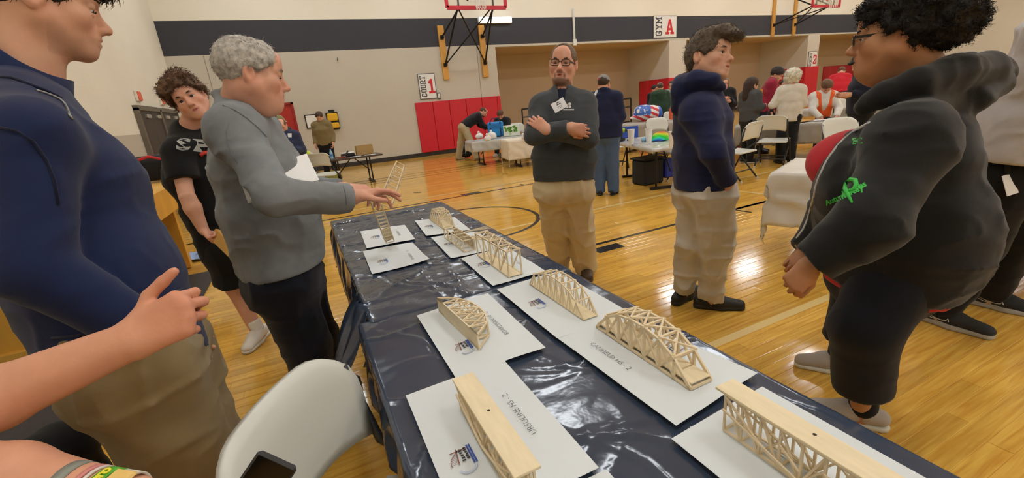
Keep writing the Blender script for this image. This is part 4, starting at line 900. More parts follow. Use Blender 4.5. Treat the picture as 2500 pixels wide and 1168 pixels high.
tC, bC = person('grey-haired man in a grey sweatshirt and navy trousers holding a model bridge', J, RUDDY, dict(brow='8A847C', lid=.007, lip='B0625E', fat=.35, neck=.07, nose=1.15, jaw=1.1), res=.009, hres=.0045, handres=.0045,
    hair=dict(m=M_grey, t=.015, back=-.05, line=.066, noise=[(.004, 55, 1)], sub=[((0, -.0, .135), (.034, .05, .022))], tufts=[(4600, .02, .0016, (0, -.25, -.9), .002, .05)]),
    top=dict(m=M_greysw, name='sweatshirt', e=.026, hem=-.02, chestd=.135, waistd=.145, hipd=.145, ratio=1.25, collar=.009, folds=.012, res=.008, shk=.09, bulge=[((0, .05, .16), (.14, .12, .15))]),
    bottom=dict(m=M_navytr, name='trousers', e=.02, seat=.125, folds=.01, r=(.1, .078, .07), res=.01), shoes=dict(m=mat('black_leather_shoe', '17171A', .4)))
GM = J; trC = bvh(J['top']); M_seam = cloth('grey_seam', '74787C')
sewn(trC, [(520, 252), (545, 258), (575, 270), (605, 290), (630, 312), (650, 335)], .0032, 'neck_rib', M_greysw, tC)
sewn(trC, [(560, 302), (553, 325), (556, 350), (566, 375), (582, 398)], .0014, 'shoulder_seam', M_seam, tC)
sewn(trC, [(838, 455), (842, 470), (845, 485), (846, 500)], .0014, 'cuff_seam', M_seam, tC)
# papers clamped under his arm
def sheaf(label, pts, n=6, th=.0035, name='paper_stack'):
    t = thing(name, pts[0], label, 'papers'); a, b, c, d = (np.asarray(p, float) for p in pts); N = nz(np.cross(b - a, d - a)); M = mat('office_paper', 'F4F4F2', .7)
    for k in range(n):
        o = N * th * k + (b - a) * .006 * (k % 3) + (d - a) * .008 * ((k * 2) % 3)
        V = []; 
        for z in (0, th * .8):
            V += [a + o + N * z, b + o + N * z, c + o + N * z, d + o + N * z]
        MB().add(V, [(3, 2, 1, 0), (4, 5, 6, 7), (0, 1, 5, 4), (1, 2, 6, 5), (2, 3, 7, 6), (3, 0, 4, 7)]).build('sheet', M, t)
sheaf('stack of white papers clamped under the grey-haired man\'s arm', (at(606, 497, 1.60), at(775, 448, 1.80), at(745, 384, 1.88), at(583, 432, 1.64)))

# --- the curly-haired boy in the black T-shirt leaning behind him
M_blackt = cloth('black_cotton', '121315', sheen=.1); M_curl = hairmat('chestnut_curls', '684C37')
F_ = nz(cb(.35, 0, -.9) * A(1, 1, 0))
J = fit(at(566, 590, 2.95), at(452, 322, 2.72), F_, 1.74, 1.0)
J['head'] = at(463, 243, 2.62); J['hf'] = cb(.42, -.22, -.86); J['hu'] = cb(-.62, .76, .12)
J['shR'] = at(432, 372, 2.62); J['shL'] = at(545, 330, 2.85)
arm(J, 'R', None, at(456, 478, 2.62), at(497, 562, 2.70), at(528, 600, 2.68) - at(497, 562, 2.70), cb(.9, .2, .2), .95, .9)
arm(J, 'L', None, at(590, 470, 2.95), at(600, 540, 2.9))
fR = onz(622, 850); fL = onz(740, 800)
J['hipR'] = at(558, 622, 2.95); J['kneeR'] = at(572, 702, 3.02); J['ankR'] = at(628, 800, 3.08); J['hipL'] = at(605, 612, 3.02); J['kneeL'] = at(655, 690, 3.1); J['ankL'] = at(715, 770, 3.16)
for n in 'RL': J['ank' + n][2] = .085; J['toe' + n] = nz(cb(.05, -.3, -1) * A(1, 1, 0))
tD, bD = person('curly-haired boy in a black T-shirt and black shorts leaning to look over', J, RUDDY, dict(brow='3C2A1E', lip='B0605A', lid=.013), res=.01, hres=.0045, handres=.005,
    hair=dict(m=M_curl, t=.03, back=-.045, line=.062, k=.03, noise=[(.013, 34, 4), (.006, 70, 5)], add=[((0, .06, .1), (.075, .05, .045)), ((-.03, .03, .12), (.05, .06, .04)), ((.05, .05, .09), (.05, .05, .045))], tufts=[(2600, .032, .0026, (0, .2, -.6), .009, .3)]),
    top=dict(m=M_blackt, name='t_shirt', e=.02, hem=-.08, short=.62, ar=(.068, .05, .04), folds=.006, res=.009),
    bottom=dict(m=M_blackt, name='shorts', e=.03, to=.44, seat=.12, folds=.007, r=(.098, .09, .05), res=.01), shoes=dict(m=mat('white_leather_shoe', 'E4E0D8', .5, var=.05), sm=mat('white_rubber', 'D8D4C8', .6), res=.007), feet='RL')
M_sock = cloth('white_sock', 'E8E6E0')
for n in 'RL':
    V, F = sculpt([(rc(J['ank' + n] + UP * .01, J['ank' + n] + (J['knee' + n] - J['ank' + n]) * .2, .042, .045, flat=(0, 1)), .01)], .007); link('sock', V, F, M_sock, tD, True)
# shirt lettering, three pieces still to be seen past the grey sleeve
def text_mesh(s, size, o, X, Y, m, name, parent, bold=0., depth=.0008, align='CENTER'):
    cu = bpy.data.curves.new('txt', 'FONT'); cu.body = s; cu.size = size; cu.align_x = align; cu.align_y = 'CENTER'; cu.extrude = depth; cu.offset = bold; cu.resolution_u = 2
    ob = bpy.data.objects.new('txt', cu); COL.objects.link(ob); dg = bpy.context.evaluated_depsgraph_get(); me = bpy.data.meshes.new_from_object(ob.evaluated_get(dg)); bpy.data.objects.remove(ob); bpy.data.curves.remove(cu)
    V = np.array([v.co for v in me.vertices]).reshape(-1, 3); F = [tuple(p.vertices) for p in me.polygons]; bpy.data.meshes.remove(me); X = nz(X); Y = nz(Y - X * (np.asarray(Y) @ X)); Z = np.cross(X, Y)
    return link(name, np.asarray(o) + V[:, :1] * X + V[:, 1:2] * Y + V[:, 2:3] * Z, F, m, parent)
M_ltr = mat('shirt_print_white', 'DADAD4', .8); M_ltrr = mat('shirt_print_red', 'C83A30', .8)
cN = -cb(0, 0, 1)
def on_front(J, px, py, w): return at(px, py, w)
trD = bvh(J['top'])
for word, sz, px, py in (('SPR', .1, 478, 352), ('G', .075, 489, 405)):
    drape(text_mesh(word, sz, at(px, py, 2.6), cb(.98, .16, 0), cb(-.16, .98, 0), M_ltr, 'shirt_lettering', tD, .004), trD, -CF)
sewn(trD, [(488, 380), (496, 374), (508, 372)], .012, 'shirt_print', M_ltrr, tD)
# the board in his hand
tw = thing('wooden_board', at(560, 610, 2.65), 'short wooden board held in the curly-haired boy\'s hand', 'board')
MB().bar(at(524, 572, 2.70), at(602, 646, 2.56), .03, .075, up=cb(.7, .7, -.2), bev=.003).build('plank', mat('pale_lumber', 'C89A4E', .55, var=.1, vscale=8), tw)

# --- the man with glasses and crossed arms
M_char = cloth('charcoal_fleece', '43474B', var=.1); M_kh2 = cloth('light_khaki', 'D2BF9A', bump=.15); M_shbr = hairmat('short_brown_hair', '6B5440')
F_ = nz(cb(-.22, 0, -.97) * A(1, 1, 0))
J = fit(at(1378, 440, 3.2), at(1374, 232, 3.08), F_, 1.79, 1.02)
J['head'] = at(1374, 158, 3.05); J['hf'] = cb(-.26, -.24, -.93); J['hu'] = cb(.06, .97, -.2); J['hs'] = 1.1
J['shR'] = at(1322, 262, 3.05); J['shL'] = at(1426, 254, 3.12)
arm(J, 'R', None, at(1303, 332, 2.93), at(1392, 312, 2.80), cb(.95, -.1, .3), cb(.2, .2, .9), .4)
arm(J, 'L', None, at(1438, 338, 2.98), at(1336, 318, 2.83), cb(-.62, .55, .25), cb(.3, .1, 1), .35)
J['thumbL'] = .2
for n, px in (('R', 1345), ('L', 1408)): J['hip' + n] = at(px, 462, 3.25); J['ank' + n] = onz(px + 22, 668 if n == 'L' else 660); J['ank' + n][2] = .085; J['knee' + n] = (J['hip' + n] + J['ank' + n]) / 2 + F_ * .02
tG, bG = person('man with glasses and a dark beard, arms crossed, charcoal quarter-zip and khakis', J, RUDDY, dict(brow='4A382A', beard='3A2A22', beard_amt=.72, lip='B86A62', lid=.0085), res=.01, hres=.0044, handres=.005,
    hair=dict(m=M_shbr, t=.006, back=-.055, line=.062, fdepth=.09, noise=[(.0015, 80, 1)], sub=[((0, .1, .085), (.06, .075, .045), .02)], tufts=[(1500, .012, .0012, (0, .3, -.9), .0, .15)]),
    top=dict(m=M_char, name='pullover', e=.024, hem=.0, folds=.007, res=.0085, chestd=.115, waistd=.115, hipd=.112, armk=.012, subs=[(rc(J['neck'] + J['cF'] * .11 - J['T'] * .08, J['neck'] + J['cF'] * .06 + J['T'] * .07, .012, .045), .01)]),
    bottom=dict(m=M_kh2, e=.02, folds=.014, r=(.09, .074, .066), res=.01), shoes=dict(m=mat('brown_shoe', '4A3A2C', .5)))
glasses(J, tG, '1A1818', .026, .0175); collar(J, tG, M_char, .08, .05, .0, .5, .3)
V, F = sculpt([(rc(J['neck'] + J['cF'] * .03 - J['T'] * .06, J['neck'] + J['T'] * .02, .075, .062, flat=(0, 1)), .01)], .008); link('undershirt', V, F, cloth('navy_polo', '1A2036'), tG, True)
bc = at(1365, 257, 2.86); bX = cb(.83, .5, .1); bY = cb(-.5, .85, -.1)
pb = patch(tG, 'name_badge', mat('badge_white', 'EEEEF0', .4), bc, bX, bY, .095, .065)
mb = MB()
for k, (w_, y_) in enumerate(((.02, .018), (.03, .007), (.034, -.008), (.026, -.016))): mb.box(bc + bY * y_ + np.cross(bX, bY) * .002, (w_, .006 if k < 2 else .002, .0006), bX, bY)
mb.build('badge_print', mat('print_black', '4A4A50', .7), pb)['kind'] = 'stuff'
MB().box(bc + bY * .036, (.03, .012, .008), bX, bY).build('badge_clip', M_blk, pb)
lo = at(1388, 264, 2.87); lX, lY = cb(1, .03, .1), cb(-.03, 1, -.12); mb = MB()
for poly in ([(-.016, .0), (-.002, .0), (.0, .018), (-.012, .014)], [(.002, .0), (.016, .002), (.018, .014), (.004, .018)], [(-.004, .022), (.006, .02), (.018, .018), (.016, .034)], [(-.01, .017), (-.002, .021), (.012, .034), (.004, .036)]): mb.prism(poly, lo, lX, lY, .002)
mb.prism([(-.036, -.014), (.036, -.014), (.036, -.007), (-.036, -.007)], lo, lX, lY, .002); mb.build('chest_logo', mat('logo_white', 'E6E6E6', .6), tG)

# --- the young man in the navy hoodie and grey sweatpants
M_hood = cloth('navy_hoodie', '1C2247', var=.08); M_sweat = cloth('pale_grey_sweat', 'CBC4B8', var=.08); M_mop = hairmat('ash_brown_hair', '5E5142')
F_ = nz([.45, -.9, 0]); F_ = nz(cb(.93, 0, .38) * A(1, 1, 0))
J = fit(at(1716, 436, 2.62), at(1706, 222, 2.5), F_, 1.70, .98)
J['head'] = at(1732, 142, 2.46); J['hf'] = cb(.6, -.05, -.8); J['hu'] = cb(-.02, 1, -.05); J['hs'] = 1.06
J['shR'] = at(1712, 276, 2.38); J['shL'] = at(1712, 268, 2.66)
arm(J, 'R', None, at(1742, 375, 2.30), at(1776, 448, 2.42), curl=.6)
arm(J, 'L', None, at(1752, 370, 2.78), at(1748, 442, 2.74), curl=.6)
J['hipR'] = at(1740, 470, 2.55); J['hipL'] = at(1700, 465, 2.74); J['kneeR'] = at(1750, 600, 2.72); J['kneeL'] = at(1690, 590, 2.86)
J['ankR'] = onz(1733, 752); J['ankL'] = onz(1664, 736)
for n in 'RL': J['ank' + n][2] = .085
J['toeR'] = nz(cb(.95, 0, -.3) * A(1, 1, 0)); J['toeL'] = nz(cb(.75, 0, .65) * A(1, 1, 0))
def chain(L, k=.02): return [(rc(at(*a), at(*b), ra, rb_), k) for (a, ra), (b, rb_) in zip(L[:-1], L[1:])]
HOODH = chain([((1764, 212, 2.36), .025), ((1738, 198, 2.34), .04), ((1700, 197, 2.38), .052), ((1668, 212, 2.46), .06), ((1666, 210, 2.58), .058), ((1700, 194, 2.66), .048), ((1745, 200, 2.62), .035)], .014) + [(rc(at(1662, 228, 2.46), at(1656, 262, 2.50), .055, .04), .03)]
tH, bH = person('young man in a navy hoodie, pale grey sweatpants and black slip-on shoes looking right', J, FAIR, dict(brow='4A3A2C', lip='C27A70', lid=.0135, mouth=1.2, neck=.06), res=.009, hres=.0044, handres=.006,
    hair=dict(m=M_mop, t=.016, back=-.075, line=.06, slope=.6, noise=[(.004, 50, 1)], add=[((0, .075, .105), (.075, .06, .04)), ((0, .0, .1), (.082, .09, .055)), ((0, -.08, .0), (.06, .04, .07))], after=[((-.01, .125, .082), (.07, .035, .026))], tufts=[(3200, .03, .0016, (0, .75, -.2), .003, .25)]),
    top=dict(m=M_hood, name='hoodie', e=.026, hem=-.05, prims=HOODH, folds=.009, res=.0085, chestd=.1, waistd=.115, hipd=.128, armk=.015, shk=.1, ratio=1.35),
    bottom=dict(m=M_sweat, name='sweatpants', e=.026, folds=.014, hf=.6, r=(.094, .066, .036), res=.009, to=.93, subs=[]), shoes=dict(m=mat('black_clog', '23231F', .6), h=.9, L=.3, solez=.034))
for n in 'RL':
    k = J['ank' + n]; V, F = sculpt([(rc(k + UP * .0, k + (J['knee' + n] - k) * .16, .047, .05, flat=(0, 1)), .01)], .007); link('sock', V, F, cloth('pale_sock', 'B9B0A6'), tH, True)

# --- the woman in the black zip hoodie
M_bhood = cloth('black_fleece', '161718', var=.1, sheen=.2); M_denim = cloth('dark_denim', '11151F', bump=.3); M_afro = hairmat('black_curls', '1A1413'); M_redt = cloth('red_tee', 'C02A33')
F_ = nz([-.41, .91, 0])
wp = A(2.07, .86, 0)
J = fit(at(2165, 640, 1.80), at(2275, 205, 1.60), F_, 1.66, 1.25, hipw=1.5)
J['head'] = at(2186, 86, 1.56); J['hf'] = nz(F_ + UP * -.02); J['hu'] = UP; J['hs'] = 1.06
sl = A(F_[1], -F_[0], 0)
J['shL'] = at(2225, 345, 1.40); J['shR'] = at(2215, 320, 1.82)
arm(J, 'L', None, at(2125, 545, 1.36), at(1978, 648, 1.46), cb(-.5, -.8, .3), cb(.5, 0, .85), 1.1)
arm(J, 'R', None, at(2040, 520, 2.0), at(1960, 620, 2.0), curl=.7)
J['hipL'] = wp + A(.0, -.06, .82); J['hipR'] = wp + A(.14, .12, .82)
J['ankL'] = onz(2100, 1035); J['ankR'] = onz(2045, 905); J['ankL'][2] = J['ankR'][2] = .085
J['kneeL'] = at(2110, 800, 1.68); J['kneeR'] = (J['hipR'] + J['ankR']) / 2
J['toeL'] = nz(F_ + A(-.1, 0, 0)); J['toeR'] = nz(F_ + A(-.4, 0, 0))
Jw = J
HOODW = [(rc(at(*a), at(*b), ra, rb_), .02) for (a, ra), (b, rb_) in zip(*(lambda L: (L[:-1], L[1:]))([((2108, 262, 1.56), .022), ((2160, 235, 1.50), .04), ((2240, 205, 1.46), .05), ((2330, 178, 1.50), .055), ((2400, 172, 1.60), .06), ((2425, 178, 1.72), .055), ((2360, 165, 1.84), .05), ((2250, 200, 1.86), .045), ((2150, 240, 1.78), .03)]))] + [(rc(at(2440, 205, 1.62), at(2380, 240, 1.55), .035, .05), .03)]
tW, bW = person('woman with short black curls and glasses in a black zip hoodie and cropped jeans', J, 'BB8862', dict(brow='241814', lip='A8635C', lid=.011, fat=.8, jaw=1.1, neck=.072, nose=1.2, fem=1), res=.01, hres=.004, handres=.005,
    hair=dict(m=M_afro, t=.03, back=-.075, slope=.4, line=.075, k=.03, noise=[(.012, 40, 4), (.006, 85, 5)], add=[((0, -.085, .07), (.115, .115, .11)), ((0, -.02, .1), (.1, .085, .065)), ((0, -.125, .02), (.09, .085, .08))], sub=[((.07, .06, -.015), (.05, .055, .06)), ((-.07, .06, -.015), (.05, .055, .06))], tufts=[(8000, .02, .0021, (0, 0, .0), .008, .35)], radial=3.0),
    top=dict(m=M_bhood, name='zip_hoodie', e=.03, hem=-.07, hemn=nz(-UP + F_ * .1), chestd=.165, waistd=.205, hipd=.2, ratio=1.12, folds=.012, res=.01, armk=.035, shk=.12, ar=(.08, .076, .058), bulge=[((0, .05, .2), (.22, .2, .2)), ((0, -.07, .12), (.24, .2, .22))], prims=HOODW + [(el(at(2112, 450, 1.68), (.2, .165, .2), np.stack([A(.91, .41, 0), F_, UP])), .08)]),
    bottom=dict(m=M_denim, name='jeans', e=.018, seat=.185, folds=.003, r=(.155, .1, .082), to=.82, res=.01), shoes=dict(m=mat('grey_canvas_shoe', 'B4AAA0', .7), sm=mat('white_rubber', 'D8D4C8', .6), res=.008))
glasses(J, tW, '121214', .026, .0155, y=.112, thick=.0026)
for n in 'LR':
    k = J['ank' + n]; V, F = sculpt([(rc(k + UP * .0, k + UP * .06, .052, .05, flat=(0, 1)), .01)], .008); link('sock', V, F, M_blackt, tW, True)
# --- details on the woman's hoodie
trW = bvh(Jw['top']); M_grn = mat('green_embroidery', '3FBF4A', .7); M_zip = mat('zip_white', 'C9C9C6', .5)
zp = []
for y_ in range(300, 640, 20):
    for x_ in range(1880, 2200, 3):
        if hit(trW, x_, y_)[0] is not None: zp.append((x_ + 9, y_)); break
sewn(trW, zp, .005, 'zip', M_zip, tW, .0)
sewn(trW, [(2081, 496), (2072, 478), (2065, 462), (2067, 446), (2078, 439), (2089, 441), (2092, 452), (2086, 462), (2072, 468)], [.003, .006, .007, .007, .007, .007, .007, .006, .003], 'ribbon_badge', M_grn, tW)
for word, sz, px, py in (('AutumnKey', .028, 2056, 479), ('Returns', .026, 2083, 462), ('EC', .03, 2092, 345)):
    o = text_mesh(word, sz, at(px, py, 1.35), cb(.9, .42, 0) if word != 'EC' else cb(1, .05, 0), cb(-.42, .9, 0) if word != 'EC' else cb(0, 1, 0), M_grn, 'embroidered_word', tW, .0006)
    drape(o, trW, -nz(at(px, py, 1.) - CAM), .002)
# red tee pushed out in front and showing under the back hem
J = Jw; fw = A(-.41, .91, 0)
V, F = sculpt([(el(at(2106, 398, 1.73), (.16, .188, .135), np.stack([A(.91, .41, 0), fw, UP])), .05)] , .01, noises=[(.004, 14, 2)]); link('tee', V, F, M_redt, tW, True)
V, F = sculpt(torso_prims(J, .018, dict(chestd=.165, waistd=.205, hipd=.2, ratio=1.12, bulge=[((0, .05, .2), (.22, .2, .2)), ((0, -.07, .12), (.24, .2, .22))])), .012, cuts=[(J['pel'] + J['T'] * -.095, nz(-UP + fw * .1)), (J['pel'] + J['T'] * .02, UP)]); link('tee_hem', V, F, M_redt, tW, True)

# --- man in the grey hoodie at the right edge
M_ghood = cloth('light_grey_hoodie', 'B9B4B4', var=.06); M_black = MATS['court_line_black']; M_bpants = cloth('black_trousers', '121212')
a0 = onz(2262, 772); a1 = onz(2440, 824); td = nz((a1 - a0) * A(1, 1, 0)); b0 = onz(2360, 735)
J = fit(A(3.3, .95, .93), A(3.36, .88, 1.56), nz(td * 1 + A(0, -.1, 0)), 1.88, 1.05)
J['ankR'] = onz(2286, 788) * A(1, 1, 0) + UP * .085; J['ankL'] = onz(2412, 748) * A(1, 1, 0) + UP * .085
J['kneeR'] = (J['hipR'] + J['ankR']) / 2 + td * .03; J['kneeL'] = (J['hipL'] + J['ankL']) / 2 + td * .03
J['toeR'] = td; J['toeL'] = nz(td + A(.1, .05, 0))
M_nk = mat('dark_knit_shoe', '2B2C2E', .8, bump=.3, bscale=300); M_nks = mat('grey_foam_sole', 'B3B1AD', .6)
for n in 'RL': arm(J, n, None, J['sh' + n] - UP * .28 + td * .05, J['sh' + n] - UP * .3 + td * .3)
tR, bR = person('tall person in light grey hoodie, black trousers and running shoes at the right edge', J, FAIR, dict(), res=.011, hres=.007, hair=dict(m=M_shbr, t=.012),
    top=dict(m=M_ghood, name='hoodie', e=.045, hem=-.02, hood=1.3, folds=.012, res=.011, chestd=.125, waistd=.13, hipd=.125), bottom=dict(m=M_bpants, e=.024, folds=.01, r=(.1, .075, .05), res=.011, to=.95), shoes=dict(m=M_nk, sm=M_nks, L=.31, solez=.036, res=.006))
M_sw = mat('swoosh_white', 'E8E4DE', .6)
M_lime = mat('lime_trim', '9ED63C', .6)
for n in 'RL':
    uo, q, d, sd, L = J['made_shoes'][n]; side = -sd if ((-sd) @ (CAM - q)) > 0 else sd; me = uo.data; tr = BVHTree.FromPolygons([Vector(np.array(v.co) + rootloc(uo)) for v in me.vertices], [tuple(p.vertices) for p in me.polygons])
    def onshoe(u, z):
        p = q + d * L * u + UP * z; l, nn, i, ds = tr.ray_cast(Vector(p + side * .2), Vector(-side)); return None if l is None else np.array(l) + side * .002
    pth = [onshoe(*k) for k in ((-.2, .082), (-.1, .063), (0, .05), (.1, .046), (.16, .052), (.18, .066), (.2, .05))]; pth = [p for p in pth if p is not None]
    if len(pth) > 2: MB().tube(pth, .0024, 6).build('shoe_swoosh', M_sw, uo)
    pth = [onshoe(*k) for k in ((-.12, .055), (-.04, .045), (.04, .04))]; pth = [p for p in pth if p is not None]
    if len(pth) > 1: MB().tube(pth, .002, 6).build('shoe_swoosh', M_sw, uo)
    for k in range(3):
        c = q + d * (.05 + .022 * k) + UP * (.108 - .012 * k); MB().tube([c - sd * .022, c + UP * .006, c + sd * .022], .0042, 6).build('lace', M_lime if k != 1 else M_nk, uo)
bp = onz(2455, 450, .82); trR = bvh(J['bot']); p_, n_ = hit(trR, 2455, 452)
if p_ is not None:
    X_ = cb(.95, .25, .2); Y_ = cb(-.25, .95, 0); MB().box(p_ - CF * .02, (.075, .1, .003), X_, Y_).build('name_badge', mat('badge_white', 'EEEEF0', .4), tR); MB().bar(p_ - CF * .02 + Y_ * .05, p_ - CF * .03 + Y_ * .1, .02, .004).build('badge_clip', M_blk, tR)

# --- seated person at the lower left, only forearms and a trouser leg in view
F_ = nz([.75, .66, 0])
J = pose((-.98, .62, 0), F_, 1.74, lean=.12, sit=1)
sh0 = J['pel'] + UP * .5
hd_ = cb(.80, .48, .2); ht_ = cb(-.45, .85, 0); arm(J, 'L', A(-.86, .93, 1.12), at(-215, 1062, .66), at(322, 832, .74), hd_, np.cross(ht_, hd_), 1.35, -.1)
arm(J, 'R', A(-.72, .52, 1.1), at(-120, 1148, .62), at(300, 1222, .60), cb(.8, -.5, .2), cb(.2, -.9, .3), .7)
J['hipL'] = A(-1.02, 1.12, .58); J['kneeL'] = at(150, 1095, 1.36); J['ankL'] = A(J['kneeL'][0] + .02, J['kneeL'][1] + .03, .085); J['hipR'] = A(-.84, .92, .58); J['kneeR'] = A(-.66, 1.2, .53); J['ankR'] = A(-.66, 1.2, .085)
J['pel'] = A(-.96, .95, .62); J['waist'] = A(-.95, .9, .78); J['chest'] = A(-.93, .86, .98); J['up'] = A(-.92, .84, 1.1); J['neck'] = A(-.92, .83, 1.2); J['shL'] = A(-.98, .98, 1.12); J['shR'] = A(-.84, .68, 1.12); J['T'] = nz(J['neck'] - J['pel']); J['cF'] = nz(A(.8, .6, 0)); J['cR'] = nz(np.cross(J['cF'], UP)); J['head'] = A(-.88, .86, 1.345); J['hf'] = J['cF']; J['hu'] = UP
tZ, bZ = person('seated person at lower left with bare forearms, wristbands and black trousers', J, 'DDA183', dict(), res=.012, hres=.006, handres=.004, hair=dict(m=M_dkhair, t=.012),
    top=dict(m=M_blackt, name='t_shirt', e=.02, hem=-.05, short=.6, ar=(.066, .05, .04)), bottom=dict(m=M_blackt, name='trousers', e=.022, folds=.008), shoes=dict(m=mat('black_leather_shoe', '17171A', .4)))
d_ = nz(J['wrR'] - J['elR'])
for off, w_, rr, nm, col in ((-.075, .016, .0352, 'grey_wristband', '8C9088'), (-.05, .006, .0345, 'red_wristband', 'D88A86'), (-.042, .004, .0343, 'white_wristband', 'E4D8D2'), (-.026, .016, .0338, 'green_wristband', '58B82E'), (-.002, .022, .0335, 'cream_watch_strap', 'E4DFD0')):
    c = J['wrR'] + d_ * off; MB().lathe(c, [(rr, -w_ / 2), (rr + .003, -w_ / 2), (rr + .003, w_ / 2), (rr, w_ / 2), (rr, -w_ / 2)], 28, Z=d_).build(nm, mat(nm, col, .5), tZ, True)
nb_ = nz(CU - d_ * (CU @ d_) - CF * .3); tx = text_mesh('GLO', .012, J['wrR'] + d_ * -.026 + nb_ * .038, -np.cross(d_, nb_), d_, mat('wristband_yellow', 'E8E23A', .6), 'wristband_word', tZ, .0008)
MB().box(J['wrR'] + nb_ * .037, (.03, .028, .006), d_, np.cross(nb_, d_), bev=.0025).build('watch_face', mat('watch_cream', 'EBC36A', .3), tZ)
# phone
tP = thing('smartphone', at(640, 1200, .5), 'black smartphone standing up at the bottom edge in front of the white chair', 'phone')
pX = cb(.80, -.55, .25); pY = cb(.42, .9, .1); pY = nz(pY - pX * (pX @ pY)); pc = at(628, 1200, .52)
MB().box(pc, (.05, .085, .011), pX, pY, bev=.004).build('case', mat('phone_case', '2A2C2E', .45), tP)
MB().box(pc + np.cross(pX, pY) * (.0058 if np.cross(pX, pY) @ (CAM - pc) > 0 else -.0058), (.045, .08, .001), pX, pY).build('screen', mat('phone_screen', '050506', .08), tP)

# ------------------------------------------------------------------ people in the background
def st(px, py, w): p = at(px, py, w); return (p[0], p[1], 0), p[2]
def shirt(col, name='shirt', **k): return dict(m=cloth('cloth_' + col, col), name=name, **k)
def pants(col, **k): return dict(m=cloth('cloth_' + col, col), e=.02, folds=.006, **k)
SH = dict(m=mat('black_leather_shoe', '17171A', .4)); SW = dict(m=mat('white_leather_shoe', 'E4E0D8', .5), sm=mat('white_rubber', 'D8D4C8', .6))
def hr(col, **k): return dict(m=hairmat('hair_' + col, col), **k)
toC = -CF * A(1, 1, 0)
def cap(J, t, crown, bill, back=False, panel=None):
    c, r, f, u, s = hframe(J); M = np.stack([r, f, u]); V, F = sculpt([(el(HW(J, A(0, -.012, .05)), np.array([.086, .106, .085]) * s, M), .02)], .008, cuts=[(HW(J, A(0, 0, .042)), -(u - f * .1))]); co = link('cap', V, F, cloth('cap_' + crown, crown), t, True)
    sg = -1 if back else 1; V, F = sculpt([(rc(HW(J, A(-.045, sg * .09, .046)), HW(J, A(.045, sg * .09, .046)), .012 * s, .012 * s), .02), (el(HW(J, A(0, sg * .12, .04)), np.array([.062, .062, .007]) * s, M), .01)], .007); link('bill', V, F, cloth('cap_' + bill, bill), co, True)
    if panel:
        V, F = sculpt([(el(HW(J, A(.02, .03, .052)), np.array([.07, .08, .086]) * s, M), .02)], .008, cuts=[(HW(J, A(0, 0, .05)), -u), (HW(J, A(.0, .0, 0)), -f - r * .6)]); link('panel', V, F, cloth('cap_' + panel, panel), co, True)
    return co
# by the red door
b, H = st(684, 289, 6.9); J = pose(b, toC + CR * .25, H + .0, arms='front', nod=.55); J['elR'] += A(0, 0, .02)
t, _ = person('balding man in a navy jacket and blue shirt looking down by the red door', J, RUDDY, dict(brow='5A4436', fat=.6), hair=hr('6A4E3A', t=.006, sub=[((0, .05, .12), (.07, .11, .07), .02)]), top=shirt('2A3350', 'jacket', e=.03, chestd=.12, waistd=.13, hipd=.13), bottom=pants('2A2C34'), shoes=SH, res=.014, hres=.007)
tr = bvh(J['top']); 
for (px, py, W_, H_, col, nm) in ((708, 331, .06, .06, 'ECEBEE', 'name_badge'),):
    p_, n_ = hit(tr, px, py)
    if p_ is not None: MB().box(p_ - CF * .01, (W_, H_, .004), CR, CU).build(nm, mat('badge_white', 'EEEEF0', .4), t)
V, F = sculpt([(el(J['chest'] + J['cF'] * .09 - J['cR'] * -.0, (.07, .075, .2), np.stack([J['cR'], J['cF'], J['T']])), .02)], .012); link('blue_shirt', V, F, cloth('blue_cotton', '6F82B8'), t, True)
b, H = st(674, 277, 7.7); J = pose(b, CR * .9 + toC * .3, H - .02, arms='front', nod=.3)
t, _ = person('man in a black and tan cap standing behind the balding man', J, RUDDY, dict(brow='3A2A20'), hair=hr('3A2A20', t=.012, back=-.08), top=shirt('30343C', e=.03), bottom=pants('2A2C34'), shoes=SH, res=.015, hres=.008); cap(J, t, '17171A', 'B59A66', panel='8C8A60')
# olive hoodie
b, H = st(778, 273, 11.0); J = pose(b, toC + CR * .1, H, arms='hang', nod=.6); arm(J, 'R', None, None, J['elR'] + J['cF'] * .12 - UP * .2); arm(J, 'L', None, None, J['elL'] + J['cF'] * .12 - UP * .2)
person('boy in an olive hoodie standing behind the small brown table', J, FAIR, dict(brow='3A2A20'), hair=hr('4A3628', t=.02, line=.05), top=shirt('857550', 'hoodie', e=.03, hood=1.1, waistd=.11), bottom=pants('15161C'), shoes=SH, res=.016, hres=.009)
# bent man in black jacket
fb = onz(1142, 391); J = pose((fb[0], fb[1], 0), (1, -.1), 1.74, lean=1.05, stance=.1, arms='hang', nod=.7)
J['ankR'] = onz(1165, 392) * A(1, 1, 0) + UP * .085; J['ankL'] = onz(1120, 391) * A(1, 1, 0) + UP * .085
for n in 'RL': J['knee' + n] = (J['hip' + n] + J['ank' + n]) / 2; arm(J, n, None, J['sh' + n] + A(.08, -.05, -.25), J['sh' + n] + A(.3, -.05, -.36), A(1, 0, -.3), -UP)
J['head'] = J['neck'] + A(.15, -.02, .06); J['hf'] = nz([.8, -.2, -.6]); J['hu'] = nz([.55, 0, .85])
person('balding man in a black jacket and khakis bending over the plastic-covered table', J, RUDDY, dict(beard='3A2A20', brow='3A2A20'), hair=hr('5A4230', t=.006, sub=[((0, .05, .12), (.06, .09, .07), .02)]), top=shirt('1C1E24', 'jacket', e=.03, hem=.0), bottom=pants('B3A483', r=(.094, .074, .066)), shoes=dict(m=mat('tan_shoe', '9A8468', .6)), res=.015, hres=.009)
